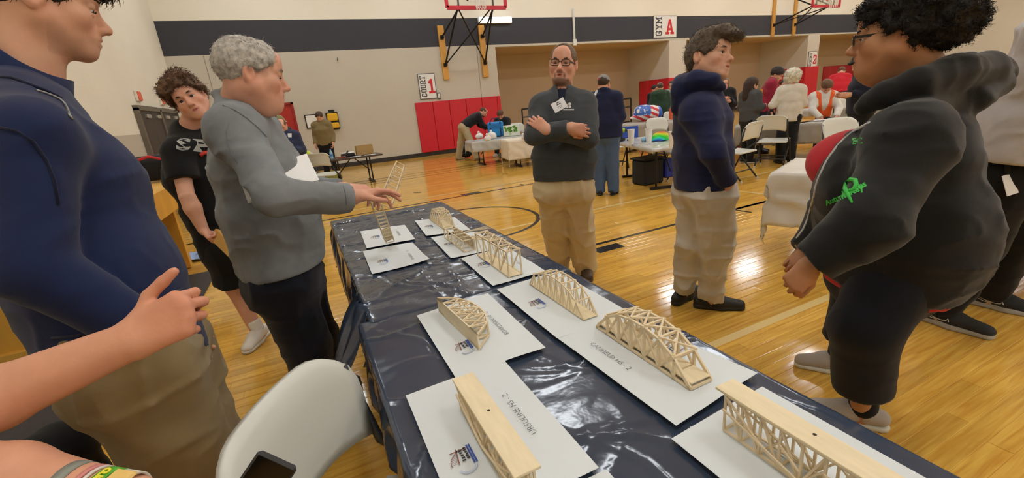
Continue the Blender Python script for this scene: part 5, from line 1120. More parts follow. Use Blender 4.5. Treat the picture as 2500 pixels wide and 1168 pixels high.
# seated boy behind the blue bag
p = at(1230, 282, 12.8); J = pose((p[0], p[1], 0), toC + CR * -.4, 1.7, lean=.35, sit=1, arms='table', nod=.6, seat=.4)
dz = p[2] - J['head'][2] - .1; 
person('boy seated behind the blue bag, head bent, black and white top', J, RUDDY, dict(brow='4A3020'), hair=hr('5A3C28', t=.022), top=shirt('202126', e=.03), bottom=pants('2A2C34'), shoes=SW, res=.016, hres=.01)
# man in jeans and grey cap
J = pose((4.0, 5.32, 0), CF * A(1, 1, 0) + CR * .35, 1.70, arms='front', nod=.15, look=nz(CF * A(1, 1, 0) + CR * .6), stance=.2)
t, _ = person('man seen from behind in a grey cap, navy jacket and blue jeans', J, RUDDY, dict(brow='3A2A20', fat=.5), hair=hr('3A2A22', t=.008, back=-.07), top=shirt('1A2142', 'jacket', e=.03, hem=-.08, chestd=.115, waistd=.13, hipd=.13, collar=.018, tallcollar=.02, folds=.008), bottom=pants('4A5F80', r=(.098, .074, .064)), shoes=dict(m=mat('dark_suede_shoe', '22242C', .8)), res=.012, hres=.006)
cap(J, t, '8C8A8C', '8C8A8C')
trj = bvh(J['top']); sewn(trj, [(1458, 222), (1452, 235), (1448, 243)], .018, 'shoulder_stripe', mat('stripe_white', 'D8D8DC', .7), t)
mb = MB(); [mb.box(HW(J, A(-.045 + .02 * k, -.112, .052 + .006 * (k % 2))), (.014, .006, .022), CR, CF) for k in range(4)]; mb.build('cap_emblem', mat('cap_red', 'A83A48', .7), t)['kind'] = 'stuff'
# trio under the gym sign
b, H = st(1612, 201, 11.5); J = pose(b, CF * A(1, 1, 0) + CR * .1, H, arms='front'); t, _ = person('person in a dark green hoodie and grey cap seen from behind under the gym sign', J, RUDDY, {}, hair=hr('5A4230', t=.01), top=shirt('2C4534', 'hoodie', e=.035, hood=1.1, chestd=.12, waistd=.13, hipd=.13), bottom=pants('16181E'), shoes=SH, res=.016, hres=.009); cap(J, t, '77776E', '77776E', True)
b, H = st(1597, 208, 13.0); J = pose(b, toC + CR * .5, H, arms='front', nod=.2); person('dark-haired person in black half hidden behind the green hoodie', J, TAN_S, dict(brow='1A1512'), hair=hr('1E1815', t=.018), top=shirt('1A1C26', e=.03), bottom=pants('16181E'), shoes=SH, res=.017, hres=.01)
b, H = st(1640, 198, 12.0); J = pose(b, toC + CR * -.6, H, arms='hang', nod=.2); person('young man in a pale grey T-shirt beside the green hoodie', J, FAIR, dict(brow='2A1C16'), hair=hr('2A201A', t=.018), top=shirt('A3A5A8', 't_shirt', e=.035, short=.7), bottom=pants('4A4A4C'), shoes=SW, res=.016, hres=.009)
# long-haired girl
b, H = st(1768, 191, 9.0); J = pose(b, toC + CR * -.1, H, arms='front', nod=.05); arm(J, 'R', None, None, J['elR'] + J['cF'] * .17 + UP * .1 - J['cR'] * .14); arm(J, 'L', None, None, J['elL'] + J['cF'] * .17 + UP * .06 + J['cR'] * .14)
person('girl with long straight hair in a black hoodie behind the navy hoodie', J, FAIR, dict(brow='5A4432', fem=1), hair=hr('6E5640', t=.014, back=-.2, slope=0, add=[((-.075, .0, .0), (-.1, .03, -.3), .03, .025), ((.075, .0, .0), (.1, .03, -.3), .03, .025), ((0, -.08, .0), (0, -.1, -.22), .06, .05)], fdepth=.09), top=shirt('17191D', 'hoodie', e=.04, hood=1.0), bottom=pants('15161A'), shoes=SH, res=.014, hres=.007)
# woman in grey top
J = pose((7.32, 5.55, 0), CF * A(1, 1, 0) * .25 + CR, 1.46, arms='front', nod=.1, stance=.16); J['hs'] = 1.0
t, _ = person('dark-haired woman in a grey speckled top and black trousers facing right', J, FAIR, dict(brow='2A1C16', fem=1, fat=.4), hair=hr('35241C', t=.02, back=-.3, slope=0, add=[((0, -.07, 0), (0, -.09, -.2), .085, .07), ((.06, -.02, 0), (.07, -.04, -.18), .035, .03), ((-.06, -.02, 0), (-.07, -.04, -.18), .035, .03)], fdepth=.085), top=dict(m=mat('speckled_knit', '4A4C4E', .9, var=.3, vscale=160, bump=.3, bscale=200), name='sweater', e=.035, hem=-.05), bottom=pants('17171A'), shoes=dict(m=mat('black_sneaker', '222224', .7), sm=mat('white_rubber', 'D8D4C8', .6)), res=.013, hres=.007); glasses(J, t, '2A2018')
# maroon boy
b, H = st(1880, 170, 8.7); J = pose((b[0] - .15, b[1], 0), CR * .8 - CF * A(1, 1, 0) * .5, 1.66, lean=.3, arms='front', nod=.5, look=nz(CR * .75 + toC * .7)); dzz = 0
arm(J, 'R', None, J['shR'] + A(.05, 0, -.26), J['shR'] + A(.15, -.1, -.48)); arm(J, 'L', None, J['shL'] + A(.05, 0, -.26), J['shL'] + A(.18, 0, -.45))
t, _ = person('boy in a maroon sweatshirt with a gold print leaning over the table', J, FAIR, dict(brow='1A1210'), hair=hr('241A14', t=.032, noise=[(.008, 45, 3)], line=.06), top=shirt('96243C', 'sweatshirt', e=.04), bottom=pants('22242A'), shoes=SH, res=.014, hres=.007)
trj = bvh(J['top']); p_, n_ = hit(trj, 1862, 226)
if p_ is not None: MB().box(p_ - CF * .004, (.1, .14, .006), CR, CU).build('chest_print', mat('gold_print', 'D8922E', .7), t)
# seated boy far back
p = at(1886, 218, 12.3); J = pose((p[0], p[1], 0), toC + CR * -.2, 1.7, sit=1, arms='table', nod=.1, seat=.5); person('small distant boy in grey sitting between the maroon and white tops', J, FAIR, {}, hair=hr('1E1815', t=.014), top=shirt('5A5F62', e=.03), bottom=pants('22242A'), shoes=SH, res=.018, hres=.011)
# white-haired woman
J = pose((7.62, 5.02, 0), CF * A(1, 1, 0) * .9 + CR * .25, 1.5, arms='front', nod=.2, stance=.17); J['hs'] = 1.02
J['elL'] = J['shL'] - UP * .22 - J['cR'] * .13 - J['cF'] * .02
person('white-haired woman in a white jacket and black trousers seen from behind', J, FAIR, dict(fem=1), hair=hr('F0EAD8', t=.04, back=-.07, slope=.2, noise=[(.014, 36, 4), (.006, 80, 5)], add=[((0, -.05, .07), (.11, .12, .1))], tufts=[(1500, .03, .004, (0, -.3, -.3), .01, .5)]), top=shirt('DAD4C8', 'jacket', e=.024, hem=-.1, chestd=.11, waistd=.11, hipd=.12, folds=.005), bottom=pants('1B1B1E', r=(.092, .072, .06)), shoes=SH, res=.012, hres=.007)
b, H = st(1912, 196, 9.6); J = pose(b, toC + CR * -.2, H, arms='hang'); person('person in dark clothes hidden behind the white-haired woman', J, FAIR, {}, hair=hr('2A201A', t=.014), top=shirt('1C2030', e=.03), bottom=pants('16181E'), shoes=SH, res=.018, hres=.011)
# orange vest boy, seated
p = at(2006, 214, 8.9); J = pose((p[0], p[1], 0), toC + CR * -.25, 1.72, lean=.3, sit=1, arms='table', nod=.75, seat=.42)
t, _ = person('boy in an orange safety vest over a white T-shirt working at the table', J, RUDDY, dict(brow='4A3020'), hair=hr('6A4A34', t=.024, noise=[(.006, 45, 3)]), top=shirt('DCD9D2', 't_shirt', e=.03), bottom=pants('22242A'), shoes=SH, res=.014, hres=.007)
P = torso_prims(J, .042, {}); V, F = sculpt(P, .014, cuts=[(J['pel'], -J['T']), (J['chest'] - J['cR'] * .165, -J['cR']), (J['chest'] + J['cR'] * .165, J['cR'])], subs=[(rc(J['neck'] + J['T'] * .1 + J['cF'] * .15, J['chest'] - J['T'] * .16 + J['cF'] * .16, .12, .01), .01), (el(J['neck'] + J['T'] * .05, .11), .01)]); link('safety_vest', V, F, mat('vest_orange', 'F2652A', .7), t, True)
# red sweater, bent, seen from behind
p = at(2058, 200, 12.0); J = pose((p[0] - .2, p[1], 0), CR * .7 + CF * A(1, 1, 0) * .8, 1.68, lean=.55, arms='hang', nod=.5); arm(J, 'R', None, None, J['elR'] + A(.2, .05, -.12))
person('person in a bright red sweater bending over a far table', J, FAIR, {}, hair=hr('6A4434', t=.02, back=-.1), top=shirt('C8222F', 'sweater', e=.035, hem=-.04, chestd=.12, waistd=.13, hipd=.13), bottom=pants('232A40'), shoes=SH, res=.016, hres=.01)
# dark-jacketed man beside the woman's face
b, H = st(2120, 128, 6.3); J = pose(b, -CR + CF * A(1, 1, 0) * .3, H - .02, arms='front', nod=.5); J['head'] = J['head'] - CR * .07
person('man with black hair in a navy jacket half hidden by the curly-haired woman', J, FAIR, {}, hair=hr('17120F', t=.022, after=[((0, .1, .07), (.06, .04, .03))]), top=shirt('161A2C', 'jacket', e=.032, chestd=.13, waistd=.14, hipd=.14), bottom=pants('16181E'), shoes=SH, res=.013, hres=.007)
# ------------------------------------------------------------------ tables and their covers
M_plas = mat('navy_plastic_film', '3A4558', .16, bump=.1, bscale=22, spec=.6, bdist=.01)
M_ttop = mat('grey_table_top', 'B9B6AE', .6); M_tbrown = mat('brown_laminate', '4A3A30', .4); M_leg = mat('black_leg_steel', '1D1B1B', .45, metal=.2)
def folding_table(label, c, X, L, W, h, mtop=None, group=None, legs=True):
    X = nz(A(X[0], X[1], 0)); Y = A(-X[1], X[0], 0); c = A(c[0], c[1], 0); t = thing('folding_table', c, label, 'table', group)
    MB().box(c + UP * (h - .02), (L, W, .035), X, Y, bev=.008).build('tabletop', mtop or M_ttop, t)
    for sg in (-1, 1):
        b = c + X * sg * (L / 2 - .28)
        for s2 in (-1, 1):
            MB().tube([b + Y * s2 * W * .3 + UP * .02, b + Y * s2 * W * .3 + UP * (h - .04)], .016).build('leg', M_leg, t)
        MB().bar(b - Y * W * .42 + UP * .018, b + Y * W * .42 + UP * .018, .05, .035).build('foot_bar', M_leg, t)
        MB().tube([b + UP * .25 , b - X * sg * .3 + UP * (h - .05)], .011).build('brace', M_leg, t)
    return t
def cover(label, c, X, L, W, h, drop, m, amp=.003, cell=.02, seed=1, folds=None, wave=.012, name='tablecloth', flare=.02, creases=0, holes=None):
    """a sheet laid over a table: crinkled on top, hanging past the edges"""
    X = nz(A(X[0], X[1], 0)); Y = A(-X[1], X[0], 0); c = A(c[0], c[1], 0); dl, dr, db, df = drop if hasattr(drop, '__len__') else (drop,) * 4
    us = np.arange(-L / 2 - dl, L / 2 + dr + cell, cell); vs = np.arange(-W / 2 - df, W / 2 + db + cell, cell); U, Vv = np.meshgrid(us, vs, indexing='ij')
    eu = np.maximum(np.abs(U) - L / 2, 0); ev = np.maximum(np.abs(Vv) - W / 2, 0); ex = np.hypot(eu, ev)
    P3 = np.stack([U, Vv, np.zeros_like(U)], -1); g = np.random.default_rng(seed)
    n1 = vnoise(P3 * 9 + seed, seed); n2 = vnoise(P3 * 24 + 7, seed + 1); n3 = vnoise(P3 * 55 + 3, seed + 2)
    rid = (1 - np.abs(n1)) ** 3; z = amp * (1.4 * rid + .8 * n2 + .35 * n3)
    for (a, b, w, hh) in (folds or ()):
        d = np.abs((U if a == 'u' else Vv) - b + .006 * n1); z = z + hh * np.exp(-(d / w) ** 2) * (1 + .5 * n2)
    for k in range(creases):
        p0 = np.array([g.uniform(-L / 2, L / 2), g.uniform(-W / 2, W / 2)]); an = g.uniform(0, 3.14); d0 = np.array([math.cos(an), math.sin(an)]); le = g.uniform(.08, .3); q = np.stack([U - p0[0], Vv - p0[1]], -1); tt = q @ d0; nn = q @ np.array([-d0[1], d0[0]]) + .02 * np.sin(tt * 18 + k); z = z + g.uniform(.003, .008) * np.exp(-(nn / .006) ** 2) * np.exp(-(tt / le) ** 4)
    z = np.maximum(z, 0); edge = np.clip(1 - ex / .02, 0, 1)
    wv = wave * np.sin((U * 21 + Vv * 21) + 3 * n1) * np.clip(ex / .15, 0, 1)
    px = np.clip(U, -L / 2, L / 2) + np.sign(U) * (np.minimum(eu, .01) + (flare * eu + wv) * (eu > 0)) ; py = np.clip(Vv, -W / 2, W / 2) + np.sign(Vv) * (np.minimum(ev, .01) + (flare * ev + wv) * (ev > 0))
    zz = h + .002 + z * edge - np.maximum(ex - .008, 0) + z * (1 - edge) * .0
    V = (c + px[..., None] * X + py[..., None] * Y + zz[..., None] * UP).reshape(-1, 3); nu, nv = U.shape
    I = np.arange(nu * nv).reshape(nu, nv); F = np.stack([I[:-1, :-1], I[1:, :-1], I[1:, 1:], I[:-1, 1:]], -1).reshape(-1, 4)
    if holes is not None: F = F[~holes(U, Vv)[:-1, :-1].reshape(-1)]
    o = link(name, V, F, m, None, True); tag(o, label, 'tablecloth'); o.modifiers.new('thick', 'SOLIDIFY').thickness = .0012; return o
TZ = .737
folding_table('far display table under navy plastic film, grey-haired man beside it', (.51, 2.425), (0, 1), 1.82, .79, TZ - .004)
folding_table('near display table under navy plastic film, white chair beside it', (.49, .60), (0, 1), 1.80, .82, TZ - .006)
fo = [('v', -.13, .006, .006), ('v', .13, .006, .005)] + [('u', -.75 + .3 * k, .006, .006) for k in range(6)]
cover('crinkled navy plastic film over the far display table', (.51, 2.425), (0, 1), 1.84, .81, TZ, (.12, .22, .28, .2), M_plas, .0016, .011, 3, fo, creases=40, wave=.02)
cover('crinkled navy plastic film over the near display table', (.49, .60), (0, 1), 1.82, .84, TZ - .003, (.2, .03, .17, .2), M_plas, .0006, .011, 5, [('v', -.13, .006, .004), ('v', .14, .008, .006), ('u', .25, .005, .003), ('u', -.2, .005, .003)], creases=34, wave=.015)
# loose flap of film hanging off the corner where the two tables meet
fl = MB(); n_ = 14; pts = []
for i in range(n_ + 1):
    for j in range(9):
        u, v = i / n_, j / 8; p = A(.10, 1.56, TZ + .006) * (1 - u) + A(-.06, 1.50, .50) * u + A(-.01, .26 - .16 * u, .0) * v + A(.018 * math.sin(9 * v + 4 * u), .0, .012 * math.sin(7 * u + 6 * v)); pts.append(p)
fl.add(pts, [(i * 9 + j, (i + 1) * 9 + j, (i + 1) * 9 + j + 1, i * 9 + j + 1) for i in range(n_) for j in range(8)]); o = fl.build('film_flap', M_plas, None, True); o.modifiers.new('thick', 'SOLIDIFY').thickness = .0015; tag(o, 'twisted flap of navy plastic film hanging between the two display tables', 'tablecloth')

# ------------------------------------------------------------------ sheets of paper with names
M_paper = mat('white_card_sheet', 'DDE3E6', .6, var=.015, vscale=3); M_ink = mat('ink_black', '3A3C40', .7); M_blue = mat('logo_blue', '3D55A8', .7); M_brn = mat('logo_brown', '8A5A4A', .7); M_pale = mat('logo_pale_blue', 'C3CCE0', .7); M_lg = mat('logo_black', '2A2C34', .7)
def sheet(label, pts, word=None, wu=.78, wv=.5, lu=.25, lv=.6, rev=False, logo=True, z=TZ + .0145, curl=0., size=.0215, seed=0):
    P = [onz(*p, z) if p is not None else None for p in pts]
    if P[1] is None: P[1] = P[0] + P[2] - P[3]
    if P[3] is None: P[3] = P[0] + P[2] - P[1]
    t = thing('paper_sheet', (P[0] + P[2]) / 2, label, 'paper sheet'); n = 12; V = []
    def pt(u, v): return (P[0] * (1 - u) + P[1] * u) * (1 - v) + (P[3] * (1 - u) + P[2] * u) * v
    for k in (0, 1):
        for i in range(n + 1):
            for j in range(n + 1):
                u, v = i / n, j / n; lift = .0015 * vnoise(np.array([[u * 3, v * 4, seed]]), seed)[0] + curl * max(0, u + v - 1.55) ** 2; V.append(pt(u, v) + UP * (lift - .0005 * k))
    N = (n + 1) ** 2; F = []
    for i in range(n):
        for j in range(n): a = i * (n + 1) + j; F.append((a, a + 1, a + n + 2, a + n + 1)); F.append((N + a, N + a + n + 1, N + a + n + 2, N + a + 1))
    bd = [i * (n + 1) for i in range(n + 1)] + [n * (n + 1) + j for j in range(1, n + 1)] + [i * (n + 1) + n for i in range(n - 1, -1, -1)] + [j for j in range(n - 1, 0, -1)]
    for a, b in zip(bd, bd[1:] + bd[:1]): F.append((a, b, N + b, N + a))
    link('sheet', V, F, M_paper, t)
    X = nz(P[3] - P[0]) * -1; Y = -nz(P[1] - P[0]); 
    if rev: X, Y = -X, -Y
    e = UP * .0032
    if word == '?':     # lettering too small to read in the photograph
        mb = MB(); g_ = random.Random(seed + len(label))
        for k in range(13):
            if k in (9, 11): continue
            c_ = pt(wu, wv) + e + X * (k - 6.5) * .0125
            if k == 10: mb.box(c_, (.004, .0015, .0002), X, Y); continue
            for q_ in range(g_.choice((1, 2, 2))): mb.box(c_ + X * (.006 * q_ - .003), (.0013, .013, .0002), X, Y)
            if g_.random() < .7: mb.box(c_ + Y * g_.choice((-.006, 0, .006)), (.007, .0013, .0002), X, Y)
        mb.build('printed_name', M_ink, t)['kind'] = 'stuff'
    elif word: text_mesh(word, size, pt(wu, wv) + e, X, Y, M_ink, 'printed_name', t, -.0004, .0001)
    if logo:
        c = pt(lu, lv) + e; s = .05; q = lambda a, b: c + X * a * s + Y * b * s
        mb = MB()
        for b0 in (-.36, -.46): mb.bar(q(-.62, b0), q(.45, b0), .075 * s, .0002)
        mb.build('logo_bar', M_blue, t)
        mb = MB(); arc = [q(-.42 + .8 * k / 10, .52 - .5 * (k / 10 - .15) ** 2 * 1.6) for k in range(11)]
        for a, b in zip(arc[:-1], arc[1:]): mb.bar(a, b, .03 * s, .0002)
        for k in range(1, 8): mb.bar(arc[k], q(-.42 + .8 * k / 10, .24 - .05 * k * .3), .014 * s, .0002)
        mb.bar(q(-.42, .22), q(.42, .1), .05 * s, .0002).bar(q(.3, .4), q(.3, -.3), .05 * s, .0002); mb.build('logo_bridge', M_brn, t)
        mb = MB(); arc = [q(-.62 + .12 * math.cos(a) * 3, -.05 + .36 * math.sin(a)) for a in np.linspace(1.9, 4.6, 9)]
        for a, b in zip(arc[:-1], arc[1:]): mb.bar(a, b, .09 * s, .0002)
        mb.build('logo_shadow', M_pale, t)
        mb = MB(); g_ = random.Random(7)
        for row, (yy, hh, n_) in enumerate(((-.02, .17, 5), (-.22, .13, 6))):
            for k in range(n_): mb.box(q(-.3 + .7 * k / n_ + .05 * row, yy + g_.uniform(-.02, .02)), (g_.uniform(.06, .1) * s, hh * s * g_.uniform(.7, 1.), .0002), X, Y)
        mb.build('logo_letters', M_lg, t)['kind'] = 'stuff'
    return t
sheet('white sheet printed URSULINE HS - 2 under the flat-decked bridge', [(990, 965), (1231, 880), (1462, 1141), None], 'URSULINE HS - 2', .77, .50, .2, .62)
sheet('white sheet printed BOARDMAN HS - 2 under the bridge lying on its side', [(1017, 770), (1191, 716), (1332, 848), (1112, 922)], 'BOARDMAN HS - 2', .76, .52, .25, .68)
sheet('white sheet printed CANFIELD HS - 2 under the largest arched bridge', [(1362, 826), (1520, 770), (1850, 910), (1651, 1040)], 'CANFIELD HS - 2', .22, .37, .8, .55, rev=True)
sheet('white sheet under the slender arched bridge in the middle of the table', [(1213, 706), None, (1537, 762), (1361, 827)], None, lu=.22, lv=.45)
sheet('white sheet under the tall open box-frame bridge', [(1125, 630), None, (1333, 662), (1203, 698)], '?', .78, .45, .22, .38)
sheet('white sheet under the low bridge with a slatted side', [(1051.5, 579), (1165.7, 565.5), (1219, 607), (1101, 630.7)], None, lu=.2, lv=.45)
sheet('white sheet under the small far bridge with a peaked roof', [(1012, 538), (1109.6, 530), (1149, 561), (1041, 576)], None, lu=.2, lv=.5)
sheet('white sheet under the tilted ladder-like bridge', [(879.5, 564.4), (987.7, 549), (1013.7, 583.6), (895, 606.6)], '?', .75, .45, .25, .5)
sheet('empty white sheet with a curled corner and no bridge on it', [(885.5, 613), (1006.8, 591.8), (1049.9, 636.7), (908.2, 669.6)], '?', .76, .6, .25, .62, curl=.06)
b0, b1 = onz(1639, 1070, TZ + .0145), onz(1861, 944, TZ + .0145)
def px_of(P): d = P - CAM; w = d @ CF; return (1250 + FPX * (d @ CR) / w, 584 - FPX * (d @ CU) / w)
sheet('white sheet under the long flat-topped bridge at the bottom edge', [(1639, 1070), (1861, 944), px_of(b1 + A(0, -.44, 0)), px_of(b0 + A(0, -.44, 0))], None, lu=.8, lv=.6)
k0 = onz(1480, 1146, TZ + .006); sheet('white sheet corner at the bottom edge beside the URSULINE sheet', [px_of(k0 + A(-.28, 0, 0)), px_of(k0), px_of(k0 + A(0, -.3, 0)), px_of(k0 + A(-.28, -.3, 0))], None, logo=False, z=TZ + .006)

# ------------------------------------------------------------------ balsa bridges: every stick is a piece
M_balsa = mat('balsa_wood', 'E8D5B2', .65, var=.12, vscale=30); M_deck = mat('balsa_sheet', 'EEDDB8', .6, var=.06, vscale=12, stretch=(6, 1, 6)); M_balsag = mat('weathered_balsa', 'D6C3A4', .7, var=.1, vscale=30)
UNIT = {}
def unit(m):
    if m.name not in UNIT:
        mb = MB().box((0, 0, 0), (1, 1, 1)); me = bpy.data.meshes.new('stick'); me.from_pydata(mb.V, [], mb.F); me.materials.append(m); me.update(); UNIT[m.name] = me
    return UNIT[m.name]
def stick(t, a, b, w=.0045, h=None, m=None, name='stick', up=None):
    a = np.asarray(a, float); b = np.asarray(b, float); L = np.linalg.norm(b - a)
    if L < 1e-5: return
    X = (b - a) / L; u = UP if up is None else nz(up)
    if abs(X @ u) > .97: u = A(0, 1, 0) if abs(X[1]) < .9 else A(1, 0, 0)
    Y = nz(np.cross(u, X)); Z = np.cross(X, Y); o = bpy.data.objects.new(name, unit(m or M_balsa)); COL.objects.link(o); o.parent = t; c = (a + b) / 2 - np.array(t.location)
    hh = h or w; M4 = Matrix(((X[0] * L, Y[0] * w, Z[0] * hh, c[0]), (X[1] * L, Y[1] * w, Z[1] * hh, c[1]), (X[2] * L, Y[2] * w, Z[2] * hh, c[2]), (0, 0, 0, 1))); o.matrix_basis = M4
def truss_bridge(label, x0, x1, y0, y1, z, tops, deck=True, deckz=.0, w=.0045, cross=True, diag='N', under=False, xb=False, m=None):
    """two side trusses with top-chord heights, joined by a deck and cross sticks; y0 far end, y1 near end"""
    t = thing('model_bridge', ((x0 + x1) / 2, (y0 + y1) / 2, z), label, 'model bridge'); n = len(tops) - 1; ys = [y0 + (y1 - y0) * i / n for i in range(n + 1)]; m = m or M_balsa
    for x in (x0, x1):
        stick(t, (x, y0, z + w / 2), (x, y1, z + w / 2), w, m=m)
        for i in range(n):
            stick(t, (x, ys[i], z + tops[i]), (x, ys[i + 1], z + tops[i + 1]), w, m=m)
            if diag == 'N':
                a, b = ((i, i + 1) if i < n / 2 else (i + 1, i)); 
                if tops[a] > .01: stick(t, (x, ys[a], z + tops[a]), (x, ys[b], z + w), w * .85, m=m)
            elif diag == 'X':
                if tops[i] > .01: stick(t, (x, ys[i], z + tops[i]), (x, ys[i + 1], z + w), w * .85, m=m)
                if tops[i + 1] > .01: stick(t, (x + .002, ys[i + 1], z + tops[i + 1]), (x + .002, ys[i], z + w), w * .85, m=m)
            elif diag == 'W':
                ym = (ys[i] + ys[i + 1]) / 2
                if tops[i] > .01: stick(t, (x, ys[i], z + tops[i]), (x, ym, z + w), w * .8, m=m)
                if tops[i + 1] > .01: stick(t, (x, ys[i + 1], z + tops[i + 1]), (x, ym, z + w), w * .8, m=m)
        for i in range(n + 1):
            if tops[i] > .01: stick(t, (x, ys[i], z), (x, ys[i], z + tops[i]), w, m=m)
    for i in range(n + 1):
        if tops[i] > .01:
            stick(t, (x0 - w, ys[i], z + tops[i] + w / 2), (x1 + w, ys[i], z + tops[i] + w / 2), w, m=m)
            if xb and i < n and tops[i + 1] > .01:
                stick(t, (x0, ys[i], z + tops[i] + w), (x1, ys[i + 1], z + tops[i + 1] + w), w * .8, m=m); stick(t, (x1, ys[i], z + tops[i] + w), (x0, ys[i + 1], z + tops[i + 1] + w), w * .8, m=m)
        if not deck or deckz > .004: stick(t, (x0, ys[i], z + w / 2), (x1, ys[i], z + w / 2), w, m=m)
    if deck: MB().box(((x0 + x1) / 2, (y0 + y1) / 2, z + deckz + .0025), (x1 - x0 - w, abs(y1 - y0), .003)).build('deck', M_deck, t)
    return t
BZ = TZ + .017
h5 = .086; truss_bridge('slender arched truss bridge with a plain deck on the middle sheet', .695, .746, 1.422, 1.058, BZ, [0, .6 * h5, .8 * h5, .93 * h5, h5, h5, .95 * h5, .82 * h5, .55 * h5, 0], diag='W', w=.004)
h6 = .092; t6 = truss_bridge('largest arched truss bridge, thick sticks and raised deck, on the CANFIELD sheet', .702, .768, 1.0, .638, BZ, [0, .62 * h6, .9 * h6, h6, h6, .9 * h6, .6 * h6, 0], diag='X', deckz=.012, w=.0062, xb=True)
h4 = .108; truss_bridge('tall open box-frame bridge with a solid deck', .658, .716, 1.875, 1.532, BZ, [h4, h4, h4 * 1.02, h4, h4], diag='N', w=.0052, xb=True)
truss_bridge('small far bridge with a peaked roof frame and deck', .672, .738, 2.771, 2.452, BZ, [0, .05, .082, .085, .085, .082, .05, 0], diag='W', w=.0042, xb=True)
# low bridge with its slatted deck standing as one side
t3 = truss_bridge('low box-frame bridge whose slatted deck forms the right side', .622, .678, 2.283, 1.97, BZ, [.056] * 6, deck=False, diag='N', w=.004)
for k in range(46): y_ = 2.28 - .31 * k / 45; stick(t3, (.681, y_, BZ + .002), (.681, y_, BZ + .057), .0066, .003, M_balsag, 'slat', up=A(1, 0, 0))
for k in range(5): stick(t3, (.683, 2.2 - .05 * k, BZ + .01 + .009 * k), (.79 + .01 * k, 2.16 - .06 * k, BZ + .006 + .006 * k), .0042)
tl = thing('loose_balsa_stick', (.8, 2.26, BZ), 'thin balsa sticks fallen to the right of the slatted bridge', 'sticks')
for k in range(3): stick(tl, (.70, 2.30 + .012 * k, BZ + .002), (.90, 2.33 - .03 * k, BZ + .003), .0042)
# the BOARDMAN bridge on its side: deck plate upright, trusses lying flat
t7 = thing('model_bridge', (.37, 1.24, BZ), 'bridge lying on its side, deck plate upright, on the BOARDMAN sheet', 'model bridge')
P0, P1 = A(.326, 1.405, BZ), A(.350, 1.083, BZ); dY = (P1 - P0); dX = A(1, .05, 0)
MB().bar(P0 + UP * .026, P1 + UP * .026, .004, .052).build('deck', M_deck, t7)
prof = [0, .058, .078, .082, .078, .058, 0]
for zz in (.006, .05):
    for k in range(6):
        a, b = P0 + dY * k / 6, P0 + dY * (k + 1) / 6; stick(t7, a + dX * prof[k] + UP * zz, b + dX * prof[k + 1] + UP * zz, .0045)
        stick(t7, (a if k < 3 else b) + dX * (prof[k] if k < 3 else prof[k + 1]) + UP * zz, (b if k < 3 else a) + UP * zz, .004); stick(t7, a + dX * prof[k] + UP * zz, a + UP * zz, .0045)
        stick(t7, (b if k < 3 else a) + dX * (prof[k + 1] if k < 3 else prof[k]) + UP * zz, (a if k < 3 else b) + UP * zz, .004)
for k in range(1, 6):
    a = P0 + dY * k / 6 + dX * prof[k]; stick(t7, a + UP * .004, a + UP * .052, .0045)
    if k < 5: b = P0 + dY * (k + 1) / 6 + dX * prof[k + 1]; stick(t7, a + UP * .006, b + UP * .05, .004); stick(t7, b + UP * .006, a + UP * .05, .004)
# deck-on-top bridges
def deck_top(label, x0, x1, y0, y1, z, h, n, knot, w=.0045, xo=0.):
    t = thing('model_bridge', ((x0 + x1) / 2, (y0 + y1) / 2, z), label, 'model bridge'); dz = UP * 0
    MB().box(((x0 + x1) / 2, (y0 + y1) / 2, z + h + .003), (x1 - x0, abs(y1 - y0), .006), bev=.0008).build('deck', M_deck, t)
    MB().lathe(((x0 + x1) / 2 + .004, (y0 * .55 + y1 * .45) + knot, z + h + .0058), [(.0032, 0), (.0032, .0006)], 10).build('knot', mat('dark_knot', '3A2A1E', .8), t)
    for x in (x0 + .006, x1 - .006):
        ya, yb = y0 - (y0 - y1) * .06, y1 + (y0 - y1) * .06; stick(t, (x, ya, z + h - .003), (x, yb, z + h - .003), w); stick(t, (x, ya, z + .0025), (x, yb, z + .0025), w)
        for k in range(n + 1):
            y_ = ya + (yb - ya) * k / n; stick(t, (x, y_, z), (x, y_, z + h), w)
            if k < n: y2 = ya + (yb - ya) * (k + 1) / n; s_ = k < n / 2; stick(t, (x, y_, z + (h if s_ else 0)), (x, y2, z + (0 if s_ else h)), w * .9); stick(t, (x - .003, y_, z + h * .62), (x - .003, y2, z + h * .3), w * .8) if k % 2 else stick(t, (x + .002, y_, z + .004), (x + .002, y2, z + h * .66), w * .8)
        m_ = (ya + yb) / 2; ar = [(ya + (yb - ya) * k / 10, z + h * (1 - .92 * math.sin(math.pi * k / 10))) for k in range(11)]
        for a, b in zip(ar[:-1], ar[1:]): stick(t, (x - .004, *a), (x - .004, *b), w * .9)
        ar = [(ya + (yb - ya) * k / 10, z + h * (.12 + .5 * abs(k / 5 - 1))) for k in range(11)]
        for a, b in zip(ar[:-1], ar[1:]): stick(t, (x - .007, *a), (x - .007, *b), w * .8)
    for k in range(n + 1):
        y_ = y0 + (y1 - y0) * (.06 + .88 * k / n); stick(t, (x0 + .006, y_, z + .0025), (x1 - .006, y_, z + .0025), w)
    return t
deck_top('bridge with a wide flat deck on top, standing on the URSULINE sheet', .212, .264, .888, .556, BZ, .064, 8, .0)
deck_top('long bridge with a pale flat deck on top at the bottom edge', .651, .702, .53, .185, BZ, .088, 8, -.02, w=.0042)
